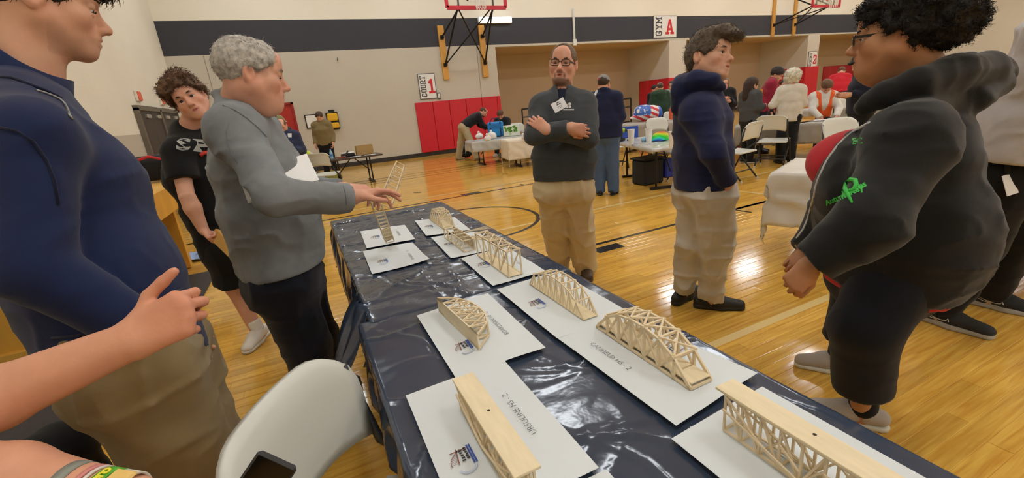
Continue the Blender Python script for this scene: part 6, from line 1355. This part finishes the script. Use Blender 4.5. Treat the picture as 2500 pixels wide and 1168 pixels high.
# the ladder-like bridge being handled: one half rests on its sheet, the other is held up
def ladder(label, a0, a1, b0, b1, n, deckpart, name='model_bridge', w=.0042, side=.03):
    t = thing(name, np.minimum(a0, b0), label, 'model bridge'); N = nz(np.cross(b0 - a0, a1 - a0)); N = N if N @ (CAM - a0) > 0 else -N
    for e in (0, 1):
        for (p, q) in ((a0, b0), (a1, b1)): stick(t, p - N * side * e, q - N * side * e, w)
    for k in range(n + 1):
        f = k / n
        for e in (0, 1): stick(t, a0 + (b0 - a0) * f - N * side * e, a1 + (b1 - a1) * f - N * side * e, w * .85)
        for (p, q) in ((a0, b0), (a1, b1)):
            stick(t, p + (q - p) * f, p + (q - p) * f - N * side, w * .85)
            if k < n: stick(t, p + (q - p) * f, p + (q - p) * (k + 1) / n - N * side, w * .8)
    if deckpart:
        f = deckpart; c0, c1 = (a0 + a1) / 2, (a0 + (b0 - a0) * f + a1 + (b1 - a1) * f) / 2; MB().bar(c0 - N * side * .5, c1 - N * side * .5, np.linalg.norm(a1 - a0) * .95, .004, up=N).build('deck', M_deck, t)
    return t
A0, A1 = onz(943, 594, BZ + .012), onz(963, 589, BZ + .012); B0, B1 = at(906, 494, 2.12), at(928, 489, 2.14)
ladder('ladder-like truss bridge tilted up from its sheet towards the grey-haired man\'s hand', A0, A1, B0, B1, 12, .32)
ladder('broken truss half held up in the grey-haired man\'s fingers', at(926, 486, 1.86), at(957, 498, 1.86), at(968, 394, 2.02), at(987, 404, 2.02), 8, 0, w=.0036)
# ------------------------------------------------------------------ chairs
M_cplas = mat('white_chair_plastic', 'D9DBD4', .42, bump=.05, bscale=300); M_cfr = mat('grey_chair_frame', '35363A', .4, metal=.4)
def folding_chair(label, loc, rz, group='white folding chairs'):
    t = thing('folding_chair', loc, label, 'chair', group, rz)
    # seat
    n = 10; mb = MB(); V = []; 
    for k in (0, 1):
        for i in range(n + 1):
            for j in range(n + 1):
                u, v = i / n * 2 - 1, j / n * 2 - 1; wd = .215 * (1 - .06 * v); x = u * wd * (1 - .12 * max(0, abs(v) - .6) ** 2); y = v * .2; V.append((x, y, .445 - .012 * (1 - u * u) * (1 - v * v) + .01 * v - .022 * k))
    N = (n + 1) ** 2; F = []
    for i in range(n):
        for j in range(n): a = i * (n + 1) + j; F.append((a, a + n + 1, a + n + 2, a + 1)); F.append((N + a, N + a + 1, N + a + n + 2, N + a + n + 1))
    bd = [i * (n + 1) for i in range(n + 1)] + [n * (n + 1) + j for j in range(1, n + 1)] + [i * (n + 1) + n for i in range(n - 1, -1, -1)] + [j for j in range(n - 1, 0, -1)]
    F += [(b, a, N + a, N + b) for a, b in zip(bd, bd[1:] + bd[:1])]
    link('seat', V, F, M_cplas, t, True, world=False)
    # curved, reclined back with rounded top corners and a waisted foot
    V = []; n2 = 16
    for k in (0, 1):
        for i in range(n2 + 1):
            for j in range(n + 1):
                u = i / n2 * 2 - 1; v = j / n; h0, h1 = .60, .87; hw = .235 * (.86 + .14 * math.sin(min(1, v * 1.5) * 1.57)); x = u * hw; top = h1 - .075 * max(0, (abs(u) - .45) / .55) ** 2.4; bot = h0 + .03 * (1 - u * u); z = bot + (top - bot) * v; y = -.2 - .17 * (z - .58) - .045 * (1 - u * u) - (.016 if k else 0) - (.012 * max(0, v - .8) / .2); V.append((x, y, z))
    N = (n2 + 1) * (n + 1); F = []
    for i in range(n2):
        for j in range(n): a = i * (n + 1) + j; F.append((a, a + n + 1, a + n + 2, a + 1)); F.append((N + a, N + a + 1, N + a + n + 2, N + a + n + 1))
    bd = [i * (n + 1) for i in range(n2 + 1)] + [n2 * (n + 1) + j for j in range(1, n + 1)] + [i * (n + 1) + n for i in range(n2 - 1, -1, -1)] + [j for j in range(n - 1, 0, -1)]
    F += [(b, a, N + a, N + b) for a, b in zip(bd, bd[1:] + bd[:1])]
    link('backrest', V, F, M_cplas, t, True, world=False)
    for s in (-1, 1):
        x = s * .228
        MB().tube([(x, .2, .012), (x, .02, .40), (x, -.2, .56), (x * .99, -.26, .80)], .0125).build('front_leg', M_cfr, t, True, world=False)
        MB().tube([(x * .93, -.24, .012), (x * .93, .12, .42)], .0125).build('rear_leg', M_cfr, t, True, world=False)
        for y in (.2, -.24): MB().lathe((x if y > 0 else x * .93, y, 0), [(.016, 0), (.016, .03)], 8).build('foot_cap', mat('foot_rubber', 'C9C9C4', .7), t, world=False)
    MB().tube([(-.21, -.13, .14), (.21, -.13, .14)], .009).build('rear_stretcher', M_cfr, t, world=False); MB().tube([(-.225, .13, .16), (.225, .13, .16)], .009).build('front_stretcher', M_cfr, t, world=False)
    return t
def rz_of(F): return math.atan2(F[1], F[0]) - math.pi / 2
proto = folding_chair('white folding chair in the foreground beside the near display table', (.095, .82, 0), rz_of((.86, -.51)))
def chair(label, x, y, F):
    c = dup(proto); c.location = (x, y, 0); c.rotation_euler = (0, 0, rz_of(F)); c['label'] = label; return c
q = onz(1815, 440); chair('white folding chair right of the navy hoodie', 5.95, 4.7, nz(CF * A(1, 1, 0) - CR * .6))
chair('white folding chair between the grey-topped and the white-haired woman', 7.25, 5.0, nz(CF * A(1, 1, 0) + CR * .9))
q = onz(1600, 440); chair('white folding chair with a dark jacket under the cup table', 5.5, 5.5, A(-.92, .38, 0))
p = at(1614, 283, 9.0); chair('white folding chair behind the flag-patterned bag', p[0], p[1], nz(toC))
p = at(1650, 283, 11.2); chair('white folding chair mostly hidden behind the orange box', p[0], p[1], nz(toC))
p = at(2088, 300, 5.5); chair('white folding chair beside the black hoodie at the grey table', p[0], p[1], nz(toC))
p = at(2078, 250, 10.0); chair('white folding chair beside the red sweater', p[0], p[1], nz(toC))
p = at(1345, 315, 9.6); chair('white folding chair behind the man with crossed arms', p[0], p[1], nz(toC))
p = at(1190, 365, 11.6); chair('folding chair behind the plastic-covered table, right of the seated boy', 5.75, 11.7, nz(A(-.3, -1, 0)))
p = at(1497, 262, 8.4); chair('white folding chair right of the man in the grey cap', p[0], p[1], nz(toC))
p = at(812, 430, 8.7); chair('white folding chair pulled up to the small brown table', p[0] - .1, p[1], nz(CF * A(1, 1, 0)))

# ------------------------------------------------------------------ background tables
M_clear = mat('clear_plastic_film', 'DADBD8', .16, bump=.4, bscale=14, alpha=.62, bdist=.02); M_white_f = mat('frosted_plastic_film', 'E9E4DA', .3, bump=.2, bscale=8, alpha=.85, bdist=.02); M_greyc = mat('grey_tablecloth', 'A9A59E', .7, bump=.15, bscale=10); M_creamc = mat('cream_tablecloth', 'E3D8C6', .7, bump=.15, bscale=10); M_silver = mat('silver_plastic_film', 'C9CAC8', .14, bump=.5, bscale=14, bdist=.02)
bt1 = folding_table('small brown folding table before the olive hoodie', (1.05, 10.75), (1, .03), 1.25, .7, .61, M_tbrown)
folding_table('folding table under clear plastic in front of the red pads', (4.85, 10.7), (1, -.12), 1.9, .75, .6)
cover('clear crinkled plastic over the table by the red pads', (4.85, 10.7), (1, -.12), 1.92, .77, .605, .26, M_clear, .006, .04, 7, creases=12)
folding_table('folding table under a long cream cloth left of the crossed-arms man', (4.95, 9.5), (1, -.2), 1.2, .7, .62)
cover('long cream cloth hanging almost to the floor', (4.95, 9.5), (1, -.2), 1.22, .72, .625, .45, M_creamc, .002, .04, 9, wave=.01)
folding_table('folding table with cups under shiny plastic right of the grey-capped man', (5.12, 5.55), (.36, 1), 1.8, .74, .635)
cover('shiny silver plastic over the cup table', (5.12, 5.55), (.36, 1), 1.84, .78, .64, .05, M_silver, .006, .03, 11, creases=22)
folding_table('grey-covered table carrying the flag-patterned bag', (7.95, 8.42), (.5, -.85), 1.9, .75, .68); cover('grey cloth over the table with the flag-patterned bag', (7.95, 8.42), (.5, -.85), 1.92, .77, .685, .34, M_greyc, .001, .05, 12)
folding_table('grey-covered table behind the white-haired woman', (8.45, 5.15), (.58, -.81), 2.4, .75, .62); cover('grey cloth over the table behind the white-haired woman', (8.45, 5.15), (.58, -.81), 2.42, .77, .625, .36, M_greyc, .001, .05, 13)
folding_table('far grey table beside the red sweater', (11.9, 6.9), (.58, -.81), 1.9, .75, .62); cover('grey cloth over the far table beside the red sweater', (11.9, 6.9), (.58, -.81), 1.92, .77, .625, .3, M_greyc, .001, .05, 14)
c7 = onz(1882, 425, .72); xd = nz(A(.36, -.93, 0)); yd = A(-xd[1], xd[0], 0)
ct7 = c7 + xd * .95 + yd * .39
folding_table('folding table under frosted plastic behind the curly-haired woman', (ct7[0], ct7[1]), xd, 1.86, .74, .72); cover('frosted white plastic hanging low behind the curly-haired woman', (ct7[0], ct7[1]), xd, 1.9, .78, .725, .42, M_white_f, .003, .03, 15, creases=14, wave=.018)

# ------------------------------------------------------------------ things on the tables
def cup(label, px, py, w, h=.16):
    c = at(px, py, w); t = thing('foam_cup', c, label, 'cup', 'white foam cups'); r0, r1 = .038, .055
    MB().lathe(c, [(r0, 0), (r1, h), (r1 + .002, h), (r1 + .002, h - .006), (r1 - .004, h - .004), (r0 - .003, .006), (.001, .006)], 20).build('body', mat('white_foam', 'EFEDE8', .6), t)
    MB().lathe(c + UP * h, [(r1 + .003, -.004), (r1 + .003, .004), (r1 - .006, .005), (r1 - .008, .002), (.001, .002)], 20).build('lid', mat('clear_lid', 'E4E4E2', .3), t); return t
def onT(px, py, z): return onz(px, py, z)
for lab, px, py in (('left foam cup on the shiny plastic table', 1541, 352), ('middle foam cup on the shiny plastic table', 1584, 349), ('foam cup with a red straw against the navy hoodie', 1641, 362)):
    c = onT(px, py, .652); d = c - CAM; cup(lab, px, py, d @ CF, .22)
c = onT(1641, 362, .652); MB().tube([c + UP * .02, c + UP * .31 + A(.01, 0, 0)], .006).build('straw', mat('red_straw', 'C92A30', .4), None); o = bpy.data.objects['straw']; tag(o, 'red straw standing in the foam cup', 'straw')
# tie-dye beanie
c = onT(1613, 343, .65); t = thing('tie_dye_beanie', c, 'rainbow tie-dye beanie lying on the shiny plastic table', 'hat'); V, F = sculpt([(el(c + UP * .03, (.15, .13, .11)), .03)], .008, cuts=[(c + UP * .004, -UP)], noises=[(.006, 30, 3)])
hue = ((V[:, 2] - c[2]) / .14); ang = (V - c) @ CR; import colorsys
cols = np.array([lin(colorsys.hsv_to_rgb((.6 - .62 * min(1, max(0, h_ * .9 + .25 * math.sin(a_ * 22) * (1 - h_)))) % 1, .75, .85)) for h_, a_ in zip(hue, ang)]); link('knit', V, F, mat('tie_dye_knit', '808080', .9, attr=True, bump=.4, bscale=150), t, True, cols=cols)
V, F = sculpt([(rc(c + CR * -.15 + UP * .02, c + CR * -.09 + UP * .02, .02, .028), .02)], .006); link('folded_brim', V, F, mat('red_knit', 'B8384A', .9), t, True)
# cordless drill
c = onT(1516, 345, .65); t = thing('cordless_drill', c, 'lime green cordless drill on the shiny plastic table', 'drill'); M_lime2 = mat('drill_lime', 'A9C23A', .5); M_dk = mat('drill_black', '232426', .5)
MB().box(c + UP * .03, (.13, .08, .05), CR * A(1, 1, 0), None if False else np.cross(UP, nz(CR * A(1, 1, 0))), bev=.01).build('battery', M_dk, t)
MB().bar(c + UP * .05, c + UP * .15 - CR * .01, .04, .045, bev=.01).build('handle', M_dk, t); MB().tube([c + UP * .18 - CR * .06, c + UP * .18 + CR * .06], [.036, .038], 14).build('motor', M_lime2, t); MB().tube([c + UP * .18 + CR * .06, c + UP * .18 + CR * .13], [.026, .014], 12).build('chuck', M_dk, t)
MB().box(c + UP * .02 + CR * .16, (.1, .07, .04), bev=.01).build('spare_battery', M_dk, t)
c = onT(1577, 346, .65); t = thing('water_bottle', c, 'small blue water bottle lying on the shiny plastic table', 'bottle'); X_ = nz(CR * A(1, 1, 0)); MB().tube([c + UP * .035 - X_ * .07, c + UP * .035 + X_ * .03, c + UP * .035 + X_ * .07, c + UP * .035 + X_ * .08], [.034, .034, .014, .014], 14).build('bottle_body', mat('pale_blue_plastic', '9CC4E0', .2), t, True); MB().tube([c + UP * .035 + X_ * .078, c + UP * .035 + X_ * .1], .016, 12).build('bottle_cap', mat('blue_cap', '3A6FC4', .4), t); MB().tube([c + UP * .035 - X_ * .03, c + UP * .035 + X_ * .01], .0352, 14, cap=False).build('bottle_label', mat('bottle_label_blue', '4A90D0', .4), t)
# flag-patterned bag
c = onT(1580, 295, .70); t = thing('gift_bag', c, 'red, white and blue flag-patterned bag on the grey table', 'bag'); V, F = sculpt([(rc(c + UP * .2 - CR * .14, c + UP * .2 + CR * .2, .19, .18, CF * A(1, 1, 0), 1.1), .05), (rc(c - CR * .4 + UP * .06, c - CR * .18 + UP * .12, .03, .12), .06)], .015, cuts=[(c + UP * .004, -UP)], noises=[(.012, 10, 5)])
u_ = (V - c) @ CR; z_ = V[:, 2] - c[2]; st_ = (np.floor((u_ * .5 + z_) * 16) % 2); cl = np.where(st_[:, None] > 0, np.array(lin('D8343A')), np.array(lin('EDEAE8'))); bl = (u_ < .02) & (z_ > .15); cl = np.where(bl[:, None], np.array(lin('3E6FC8')), cl); sn = vnoise((V - c) * 26, 4) > .35; cl = np.where((bl & sn)[:, None], np.array(lin('F0F0F0')), cl); rt = u_ > .22; cl = np.where(rt[:, None], np.array(lin('2F6BD0')), cl); link('bag_body', V, F, mat('flag_plastic', '808080', .35, attr=True), t, True, cols=cl)
c = onT(1649, 291, .70); t = thing('orange_box', c, 'orange box on the grey table beside the flag-patterned bag', 'box'); MB().box(c + UP * .12, (.26, .2, .24), CR * A(1, 1, 0), np.cross(UP, nz(CR * A(1, 1, 0))), bev=.01).build('carton', mat('orange_card', 'EE6A3A', .5), t); MB().box(c + UP * .245, (.27, .21, .015), CR * A(1, 1, 0), np.cross(UP, nz(CR * A(1, 1, 0)))).build('lid', mat('orange_card', 'EE6A3A', .5), t)
# blue tote, green box and white bundles by the bending man
c = onz(1212, 333, .62); t = thing('tote_bag', c, 'bright blue cooler tote with dark straps', 'bag'); X_ = nz(CR * A(1, 1, 0)); Y_ = np.cross(UP, X_)
MB().box(c + UP * .19, (.42, .25, .38), X_, Y_, bev=.03).build('bag_body', mat('tote_blue', '1F86D0', .5), t)
for k in (-.13, .13): MB().box(c + UP * .19 + X_ * k - Y_ * .127, (.035, .008, .38), X_, Y_).build('strap', mat('strap_navy', '16345E', .6), t)
MB().tube([c + UP * .38 - X_ * .13, c + UP * .47 - X_ * .08, c + UP * .47 + X_ * .08, c + UP * .38 + X_ * .13], .012).build('handle', mat('strap_navy', '16345E', .6), t)
MB().box(c + UP * .27 - Y_ * .13, (.3, .01, .1), X_, Y_).build('front_pocket', mat('tote_blue_dark', '1A72B4', .5), t)
c = onz(1250, 331, .62); t = thing('printed_carton', c, 'white carton printed with green leaves', 'box'); MB().box(c + UP * .13, (.42, .2, .26), X_, Y_).build('carton', mat('white_carton', 'E2E6DA', .6), t)
g = np.random.default_rng(3); mb = MB()
for k in range(26): a = c - Y_ * .103 + X_ * g.uniform(-.17, .17) + UP * g.uniform(.1, .24); mb.prism([(.03 * math.cos(q_), .022 * math.sin(q_)) for q_ in np.linspace(0, 6.28, 8)[:-1]], a, X_, UP, .003)
mb.bar(c - Y_ * .104 + UP * .02 - X_ * .05, c - Y_ * .104 + UP * .14 - X_ * .04, .02, .004); lo_ = mb.build('leaf_print', mat('leaf_green', '5FA02E', .6), t); lo_['kind'] = 'stuff'
for i, (px, py, s_, nm) in enumerate(((1170, 330, .075, 'white plastic bundle under the bending man\'s hands'), (1200, 331, .09, 'tall white bundle beside the blue tote'), (1190, 336, .07, 'small crumpled white bag at the table edge'), (1284, 332, .08, 'white bundle right of the green carton'))):
    c = onz(px, py + 8, .62); t = thing('white_bundle', c, nm, 'bag'); V, F = sculpt([(el(c + UP * s_ * .8, (s_ * 1.2, s_, s_)), .03), (el(c + UP * s_ * .6 + X_ * s_ * .8, s_ * .7), .04)], .014, noises=[(.02, 12, 3 + i), (.008, 30, 9)], cuts=[(c, -UP)]); link('sack', V, F, mat('white_sack', 'E8E6E2', .5), t, True); V, F = sculpt([(rc(c + UP * s_ * 1.6, c + UP * s_ * 2.1, .02, .035), .01)], .01, noises=[(.008, 30, 9)]); link('knot', V, F, mat('white_sack', 'E8E6E2', .5), t, True)
# small things on the brown table
hz = .612; c = onz(783, 396, hz); 
t = thing('water_bottle', A(.62, 10.6, hz), 'clear blue water bottle on the small brown table', 'bottle'); b_ = A(.62, 10.62, hz); MB().lathe(b_, [(.032, 0), (.034, .02), (.034, .14), (.016, .18), (.016, .2)], 14).build('bottle_body', mat('pale_blue_plastic', '9CC4E0', .2), t, True); MB().lathe(b_ + UP * .2, [(.018, 0), (.018, .02)], 12).build('bottle_cap', mat('blue_cap', '3A6FC4', .4), t); MB().lathe(b_, [(.0345, .06), (.035, .061), (.035, .11), (.0345, .112)], 14).build('bottle_label', mat('bottle_label_blue', '4A90D0', .4), t)
b_ = A(1.36, 10.9, hz); t = thing('cardboard_box', b_, 'open cardboard box on the small brown table', 'box'); M_card = mat('cardboard', 'B5935E', .8)
for (o_, s_) in (((0, -.13, .1), (.36, .008, .2)), ((0, .13, .1), (.36, .008, .2)), ((-.18, 0, .1), (.008, .26, .2)), ((.18, 0, .1), (.008, .26, .2)), ((0, 0, .006), (.36, .26, .008))): MB().box(b_ + A(*o_), s_).build('panel', M_card, t)
b_ = A(.98, 10.82, hz); t = thing('electronic_scale', b_, 'white and black electronic scale on the small brown table', 'scale'); MB().box(b_ + UP * .03, (.3, .2, .06), bev=.015).build('base', M_dk, t); MB().box(b_ + UP * .085, (.28, .2, .02), bev=.008).build('platform', mat('white_enamel', 'E8E8E4', .4), t); MB().lathe(b_ + UP * .06, [(.03, 0), (.03, .02)], 10).build('stem', M_dk, t)
b_ = A(.74, 10.52, hz); t = thing('hand_tool', b_, 'dark and red hand tool on the small brown table', 'tool'); MB().bar(b_ + UP * .02, b_ + A(.16, .05, .02), .04, .03, bev=.008).build('handle', mat('tool_red', 'B0483A', .5), t); MB().bar(b_ + A(.14, .05, .02), b_ + A(.24, .08, .14), .03, .025, bev=.005).build('jaw', M_dk, t)
for i, (x, y) in enumerate(((1.1, 10.5), (1.42, 10.52))):
    o = MB().box((x, y, hz + .002), (.24, .16, .002)).build('loose_paper', M_paper); tag(o, ('left' if i == 0 else 'right') + ' loose white paper on the small brown table', 'paper')
# litter of papers and kits on the far tables
for i, (x, y, s_, col, nm) in enumerate(((8.1, 5.75, .3, 'D9D9E0', 'white kit papers nearest the woman in grey'), (8.6, 5.0, .34, 'E0DCE0', 'pale kit papers in front of the orange vest'), (8.85, 4.55, .25, 'C8D4E4', 'bluish kit sheet right of the orange vest'))):
    o = MB().box((x, y, .645), (s_, s_ * .7, .004), A(.58, -.81, 0), A(.81, .58, 0)).build('kit_papers', mat('kit_' + col, col, .5)); tag(o, nm, 'papers')
t = thing('tray', A(8.35, 5.3, .64), 'low wooden tray on the grey table by the white-haired woman', 'tray'); MB().box((8.35, 5.3, .65), (.4, .3, .015)).build('tray_base', mat('pale_lumber', 'C89A4E', .55), t)
for sg in (-1, 1): MB().box((8.35 + .2 * sg, 5.3, .675), (.012, .3, .06)).build('tray_side', mat('pale_lumber', 'C89A4E', .55), t)
o = MB().box((8.7, 4.85, .65), (.2, .02, .02), A(.58, -.81, 0), A(.81, .58, 0), bev=.006).build('red_marker', mat('tool_red2', 'D03A38', .5)); tag(o, 'red marker in front of the orange vest', 'marker')
# under and beside the tables
def sack(label, c, r, col, name='backpack', cat='bag', nz_=.012):
    t = thing(name, A(c[0], c[1], 0), label, cat); c = A(*c); V, F = sculpt([(el(c + UP * r[2], r), .05), (el(c + UP * r[2] * .7 + A(.02, -.05, 0), (r[0] * .8, r[1] * .9, r[2] * .6)), .05)], .015, noises=[(nz_, 9, 4)], cuts=[(A(c[0], c[1], max(c[2], .002)), -UP)]); link('bag_body', V, F, cloth('bag_' + col, col), t, True)
    MB().tube([c + UP * r[2] * 1.9 + A(-.06, 0, 0), c + UP * (r[2] * 2 + .07), c + UP * r[2] * 1.9 + A(.06, 0, 0)], .012).build('grab_handle', cloth('bag_' + col, col), t); V, F = sculpt([(rc(c + A(-r[0] * .5, -r[1], r[2] * .5), c + A(r[0] * .5, -r[1], r[2] * .5), .05, .05), .02)], .012); link('front_pocket', V, F, cloth('bag_' + col, col), t, True); return t
q = onz(1138, 388); sack('black backpack on the floor behind the bending man', (q[0] + .1, q[1] + .25, 0), (.22, .16, .26), '1B1C20')
q = onz(1228, 390); sack('clear crumpled plastic bag on the floor under the plastic-covered table', (q[0] + .1, q[1], 0), (.25, .16, .11), 'A8A49C', 'plastic_bag')
q = onz(1452, 452); t = thing('lunch_bag', q, 'bright cyan lunch bag on the floor behind the grey-capped man', 'bag'); MB().box(q + A(.05, .3, .2), (.22, .2, .4), CR * A(1, 1, 0), np.cross(UP, nz(CR * A(1, 1, 0))), bev=.03).build('bag_body', mat('cyan_nylon', '2A9AC8', .6), t); MB().tube([q + A(0, .3, .4), q + A(.05, .3, .5), q + A(.1, .3, .4)], .01).build('handle', mat('strap_navy', '16345E', .6), t)
q = A(4.95, 5.5, 0); t = thing('storage_bin', q, 'blue and black storage bin under the cup table', 'bin'); MB().box(q + UP * .2, (.4, .32, .4), bev=.03).build('bin_body', mat('bin_navy', '15181F', .6), t); MB().box(q + A(.3, -.05, .22), (.2, .3, .3), bev=.02).build('blue_bag', mat('bin_blue', '2238A8', .5), t); MB().box(q + UP * .41, (.43, .35, .03), bev=.01).build('lid', mat('bin_navy', '15181F', .6), t)
p = onT(1530, 338, .66); t = thing('blue_folder', p, 'royal blue folder standing behind the cups', 'folder'); MB().box(p + UP * .1, (.4, .02, .2), CR * A(1, 1, 0), np.cross(UP, nz(CR * A(1, 1, 0)))).build('cover', mat('folder_blue', '2A52B8', .5), t); MB().box(p + UP * .09 + CF * A(1, 1, 0) * .02, (.38, .012, .18), CR * A(1, 1, 0), np.cross(UP, nz(CR * A(1, 1, 0)))).build('papers', M_paper, t)
sack('dark jacket draped over the chair at the cup table', (5.74, 5.4, .56), (.1, .22, .17), '2A2D30', 'jacket', 'jacket')
q = onz(1872, 372); t = sack('red and white striped bag on the floor behind the chairs', (q[0], q[1] + .6, 0), (.28, .2, .2), 'C03A3A', 'striped_bag')
for k in range(3): MB().tube([A(q[0] - .29, q[1] + .38, .1 + .1 * k), A(q[0], q[1] + .33, .1 + .1 * k), A(q[0] + .29, q[1] + .38, .1 + .1 * k)], .022).build('white_stripe', mat('white_enamel', 'E8E8E4', .4), t)

# ------------------------------------------------------------------ wooden load-test stand, mat and rags on the left
M_lum = mat('yellow_lumber', 'D9A440', .5, var=.14, vscale=5, stretch=(1, 1, .3)); M_lum2 = mat('plywood_face', 'DDAE55', .5, var=.1, vscale=4)
M_mat = mat('black_rubber_mat', '3F3B39', .85, var=.1, vscale=40)
o = MB().box((-1.8, 4.1, .005), (1.5, 2.7, .009), bev=.003).build('floor_mat', M_mat); tag(o, 'dark rubber mat on the floor under the wooden test stand', 'mat')
ts = thing('test_stand', (-1.75, 4.5, 0), 'yellow lumber load-test stand with box top and splayed legs', 'test stand')
SX0, SX1, SY0, SY1, SZ = -2.5, -1.14, 3.8, 5.9, 1.0
for (c_, s_, nm) in ((((SX0 + SX1) / 2, SY0, SZ - .12), (SX1 - SX0, .04, .22), 'apron_board'), (((SX0 + SX1) / 2, SY1, SZ - .12), (SX1 - SX0, .04, .22), 'apron_board'), ((SX0, (SY0 + SY1) / 2, SZ - .12), (.04, SY1 - SY0, .22), 'apron_board'), ((SX1, (SY0 + SY1) / 2, SZ - .12), (.04, SY1 - SY0, .22), 'apron_board'), (((SX0 + SX1) / 2, (SY0 + SY1) / 2, SZ - .03), (SX1 - SX0 - .05, SY1 - SY0 - .05, .02), 'top_board')):
    MB().box(c_, s_, bev=.004).build(nm, M_lum if nm == 'apron_board' else M_lum2, ts)
for x, y in ((-1.42, SY1 - .1), (-1.9, SY0 + .06), (SX0 + .1, SY1 - .1), (SX0 + .1, SY0 + .06)):
    MB().box((x, y, SZ / 2 - .03), (.17 if y > 5 else .3, .09, SZ - .08), bev=.004).build('leg', M_lum, ts)
    x = SX1 - .055
    MB().lathe((x + .075, y, SZ - .1), [(.014, 0), (.012, .01), (.001, .012)], 10, Z=A(1, 0, 0)).lathe((x + .075, y, SZ - .2), [(.014, 0), (.012, .01), (.001, .012)], 10, Z=A(1, 0, 0)).build('bolt', M_steel, ts)
MB().box((-1.45, (SY0 + SY1) / 2, .085), (.05, SY1 - SY0, .14), bev=.004).build('stretcher', M_lum, ts); MB().box((-1.95, SY0 + .0, .085), (1.0, .05, .14), bev=.004).build('stretcher', M_lum, ts)
def rag(label, x, y, r, seed):
    g = np.random.default_rng(seed); n = 26; V = []
    for i in range(n + 1):
        for j in range(n + 1):
            u, v = i / n * 2 - 1, j / n * 2 - 1; p = np.array([[u * 3 + seed, v * 3, 0]]); hgt = .03 * (1 + vnoise(p, seed)[0]) * (1.2 - max(abs(u), abs(v))) + .014 * (1 + vnoise(p * 3, seed)[0]); V.append((x + r * (u + .15 * vnoise(p * .7, seed + 1)[0]), y + r * .7 * (v + .15 * vnoise(p * .7, seed + 2)[0]), .012 + hgt))
    F = [(i * (n + 1) + j, (i + 1) * (n + 1) + j, (i + 1) * (n + 1) + j + 1, i * (n + 1) + j + 1) for i in range(n) for j in range(n)]
    o = link('cloth_rag', V, F, cloth('blue_rag', '9DB6E0'), None, True); o.modifiers.new('thick', 'SOLIDIFY').thickness = .003; tag(o, label, 'rag')
q = onz(492, 628); rag('crumpled light blue rag beside the stand leg behind the boy', q[0], q[1], .26, 3)
q = onz(55, 885); rag('crumpled light blue rag at the left edge under the stand', q[0] - .05, q[1] - .3, .2, 5)
# gear on top of the stand
p = A(-1.45, 5.7, SZ - .005)
t = thing('duffel_bag', p, 'black duffel bag with a red strap on the test stand', 'bag'); V, F = sculpt([(rc(p + A(-.1, 0, .13), p + A(.25, .1, .13), .13, .13), .05)], .014, noises=[(.012, 9, 2)], cuts=[(p, -UP)]); link('bag_body', V, F, cloth('bag_black', '1E1E20'), t, True); MB().tube([p + A(-.2, -.14, .05), p + A(-.1, -.16, .2), p + A(.1, -.13, .25), p + A(.22, -.1, .2), p + A(.26, -.1, .05)], .014).build('red_strap', mat('red_webbing', 'B8262C', .7), t); MB().box(p + A(.3, .0, .16), (.1, .06, .05), bev=.01).build('buckle', M_steel, t)

p = at(735, 379, 8.7); t = thing('safety_vest', A(p[0], p[1], 0), 'neon yellow safety vest hung on a chair back behind the papers', 'vest'); V, F = sculpt([(el(p - UP * .12, (.2, .07, .2)), .03), (rc(p + A(-.12, 0, .0), p + A(.12, 0, .02), .05, .05), .03)], .013, noises=[(.012, 10, 3)]); link('fabric', V, F, mat('neon_yellow', 'D2E83A', .7), t, True)
MB().box(p + A(0, -.08, -.15), (.3, .012, .04)).build('reflective_band', M_steel, t)
c_ = chair('folding chair under the neon yellow vest', p[0], p[1] + .26, A(0, -1, 0))
q = onz(815, 438); sack('olive and yellow bag on the floor under the small brown table', (q[0], q[1] - .4, 0), (.2, .13, .1), '8A8434', 'tool_bag')
